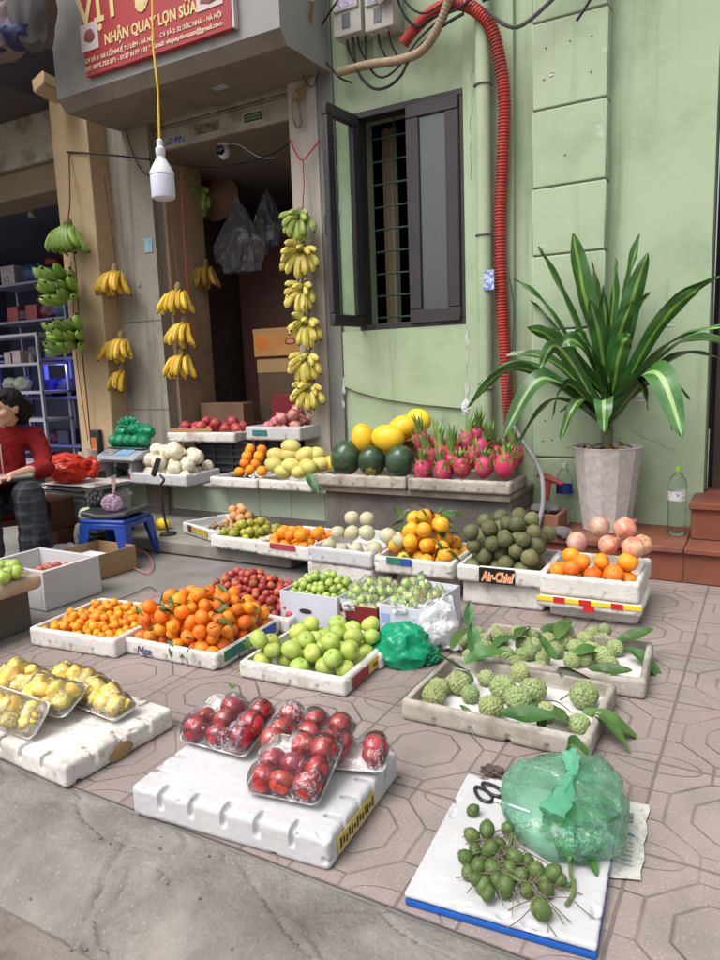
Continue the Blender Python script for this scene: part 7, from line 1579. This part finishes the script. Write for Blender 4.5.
b.tube([H(0,.083,.012),H(0,.104,-.022)],[.008,.013],8); b.ball(H(0,.103,-.024),.0125,2); b.ball(H(.012,.094,-.028),.008,2); b.ball(H(-.012,.094,-.028),.008,2)
b.ball(H(0,.086,-.055),1,2,(.022,.010,.006),HM); b.ball(H(0,.085,-.064),1,2,(.019,.010,.006),HM); b.ball(H(0,.082,.030),1,2,(.05,.014,.010),HM)
for s in (-1,1):
    b.ball(H(s*.04,.060,-.02),.026,2)
    b.ball(H(s*.077,-.005,-.008),1,2,(.010,.020,.032),HM); b.ball(H(s*.083,-.012,.004),1,2,(.008,.014,.02),HM)
b.tube([H(0,-.02,-.05),V(.02,.02,.83),V(.0,.0,.76)],[.052,.052,.065],12)
limb(b,[V(0,-.01,.40),V(0,.0,.60),V(0,.0,.78)],[.13,.115,.12]); b.ball(V(0,0,.765),1,3,(.17,.085,.07))
arms={}
for s,wr in ((1,V(.035,.285,.560)),(-1,V(-.10,.30,.560))):
    sh=V(s*.185,.0,.765); el=V(s*.225,.10,.575); arms[s]=(sh,el,wr); limb(b,[sh,sh.lerp(el,.5)+V(s*.01,-.01,0),el],[.052,.046,.042]); limb(b,[el,el.lerp(wr,.5),wr],[.043,.038,.027])
    # palm and fingers, resting on the notebook
    d=(wr-el).normalized(); pc=wr+d*.045; b.ball(pc,1,2,(.045,.032,.016),Matrix((d,d.cross(V(0,0,1)).normalized(),V(0,0,1))).transposed())
    pr=d.cross(V(0,0,1)).normalized()
    for k,(o_,L_) in enumerate(((-.026,.060),(-.009,.070),(.009,.066),(.025,.052))):
        a=pc+d*.030+pr*o_; b.tube(catmull([a,a+d*L_*.5+V(0,0,.006),a+d*L_+V(0,0,-.008)],4),[.0088,.0088,.0085,.008,.0078,.0075,.007,.0065,.006],8)
    a=pc-d*.015+pr*.028*s; b.tube(catmull([a,a+pr*.022*s+d*.02,a+pr*.028*s+d*.048-V(0,0,.004)],4),.0088,8)
for s in (-1,1):
    hp=V(s*.09,.02,.40); kn_=V(s*.115,.36,.455); an=V(s*.115,.37,.09); limb(b,[hp,hp.lerp(kn_,.5),kn_],[.085,.075,.058]); limb(b,[kn_,kn_.lerp(an,.4)+V(0,-.015,0),an],[.056,.055,.036])
body=remesh(b,'body',.0048,skinM,person,3)
# eyes, brows
eyeW=mat('eye_white',(.6,.57,.54),rough=.2); eyeB=mat('eye_dark',(.01,.008,.007),rough=.1)
def hp_(mb,name,m_,par):
    bmesh.ops.transform(mb.b,matrix=PM,verts=mb.b.verts); return mb.build(name,m_,par)
for s in (-1,1):
    e=hp_(MB().ball(H(s*.030,.076,.006),1,2,(.013,.010,.008),HM),'eye',eyeW,body); hp_(MB().ball(H(s*.030,.0835,.006),.0062,2),'iris',eyeB,e)
    hp_(MB().tube([H(s*.014,.091,.030),H(s*.03,.088,.034),H(s*.047,.076,.030)],[.003,.0038,.002],6),'eyebrow',mat('hair_black',(.010,.009,.009),(.013,.011,.011),30,.75,.3,120,spec=.2),body)
hp_(MB().ball(H(0,.0925,-.0595),1,2,(.019,.006,.005),HM),'lips',mat('lips',(.30,.10,.09),rough=.45),body)
hr=MB(); hr.ball(H(0,-.10,-.07),1,3,(.06,.05,.07),HM); hr.ball(H(0,-.026,.034),1,4,(.088,.098,.090),HM); hr.ball(H(0,-.085,-.012),1,3,(.07,.06,.075),HM); hr.ball(H(0,-.135,-.045),1,3,(.055,.055,.07),HM); hr.ball(H(.045,-.05,-.01),1,3,(.038,.05,.06),HM); hr.ball(H(-.045,-.05,-.01),1,3,(.038,.05,.06),HM); hr.ball(H(0,.035,.085),1,3,(.06,.05,.025),HM)
hair=remesh(hr,'hair',.005,MATS['hair_black'],person,3,.007,55,3)
# sweater
swt=mat('sweater_red',(.27,.018,.02),(.21,.014,.016),12,.85,.5,170,.2,detail=6)
s_=MB(); limb(s_,[V(0,-.01,.40),V(0,.0,.60),V(0,.0,.76)],[.145,.130,.135],18); s_.ball(V(0,0,.76),1,3,(.190,.10,.08)); s_.ball(V(0,.03,.52),1,3,(.13,.115,.10)); limb(s_,[V(0,0,.80),V(.015,.02,.842)],[.085,.066])
for s in (1,-1):
    sh,el,wr=arms[s]; limb(s_,[sh,sh.lerp(el,.5)+V(s*.012,-.01,0),el],[.064,.057,.053]); limb(s_,[el,el.lerp(wr,.35)],[.060,.050])
sw=remesh(s_,'sweater',.007,swt,person,4,.010,16,5)
zp=MB(); zp.tube(catmull([V(.0,.118,.50),V(.0,.168,.58),V(.0,.142,.70),V(.008,.105,.80),V(.012,.088,.845)],6),.0045,6); hp_(zp,'zip',mat('zip_metal',(.4,.32,.25),rough=.35,metal=.6),sw)
# trousers (plaid)
def plaid():
    M=mat('plaid_trousers',(.018,.020,.028),rough=.9); N=M.node_tree.nodes; L=M.node_tree.links; B=N[M['B']]; tc=N.new('ShaderNodeTexCoord'); ac=None
    base=None
    def wave(axis,s,w):
        sp=N.new('ShaderNodeSeparateXYZ'); L.new(tc.outputs['Object'],sp.inputs[0]); m1=N.new('ShaderNodeMath'); m1.operation='MULTIPLY'; m1.inputs[1].default_value=s; L.new(sp.outputs[axis],m1.inputs[0])
        f=N.new('ShaderNodeMath'); f.operation='FRACT'; L.new(m1.outputs[0],f.inputs[0]); g=N.new('ShaderNodeMath'); g.operation='LESS_THAN'; g.inputs[1].default_value=w; L.new(f.outputs[0],g.inputs[0]); return g.outputs[0]
    ad=N.new('ShaderNodeMath'); ad.operation='ADD'; L.new(wave(2,14,.28),ad.inputs[0]); L.new(wave(0,16,.28),ad.inputs[1])
    a2=N.new('ShaderNodeMath'); a2.operation='MULTIPLY_ADD'; L.new(wave(2,14,.05),a2.inputs[0]); a2.inputs[1].default_value=1.2; L.new(ad.outputs[0],a2.inputs[2])
    cr=N.new('ShaderNodeMix'); cr.data_type='RGBA'; cr.inputs[6].default_value=(.012,.013,.020,1); cr.inputs[7].default_value=(.055,.062,.078,1); dv=N.new('ShaderNodeMath'); dv.operation='MULTIPLY'; dv.inputs[1].default_value=.4; L.new(a2.outputs[0],dv.inputs[0]); L.new(dv.outputs[0],cr.inputs[0]); L.new(cr.outputs[2],B.inputs['Base Color']); return M
tr_=MB(); tr_.ball(V(0,.0,.40),1,3,(.175,.16,.11))
for s in (-1,1):
    hp=V(s*.09,.02,.40); kn_=V(s*.115,.36,.455); an=V(s*.12,.375,.15); limb(tr_,[hp,hp.lerp(kn_,.5),kn_],[.110,.100,.086],16); limb(tr_,[kn_,kn_.lerp(an,.5),an],[.086,.082,.084],16)
remesh(tr_,'trousers',.007,plaid(),person,4,.010,9,9)
for s in (-1,1):
    f=MB(); f.ball(V(s*.115,.42,.04),1,3,(.045,.11,.038)); f.ball(V(s*.115,.375,.08),1,2,(.035,.04,.035)); hp_(f,'shoe',mat('sandal_blue',(.06,.09,.14),rough=.6),person)
nb_=thing('notebook',PM@V(-.0,.26,.53),'dark notebook with a pale cover lying on the seated person\'s lap','notebook',None,math.atan2(adir.y,adir.x))
MB().box(-.13,-.06,.0,.16,.12,.02,.003).build('cover',blk,nb_,local=True); MB().box(-.11,-.05,.021,.15,.11,.034,.002).build('pages',mat('notebook_pale',(.25,.26,.24),rough=.5),nb_,local=True)
stq=PM@V(0,-.05,0); t=thing('stool',(stq.x,stq.y,0),'dark brown low stool under the seated person','stool',None,math.atan2(adir.y,adir.x)); MB().box(-.18,-.14,.24,.18,.14,.28,.006).build('seat',br_,t,local=True)
for sx in (-1,1):
    for sy in (-1,1): MB().box(sx*.15-.018,sy*.11-.018,0,sx*.15+.018,sy*.11+.018,.239,.003).build('leg',br_,t,local=True)
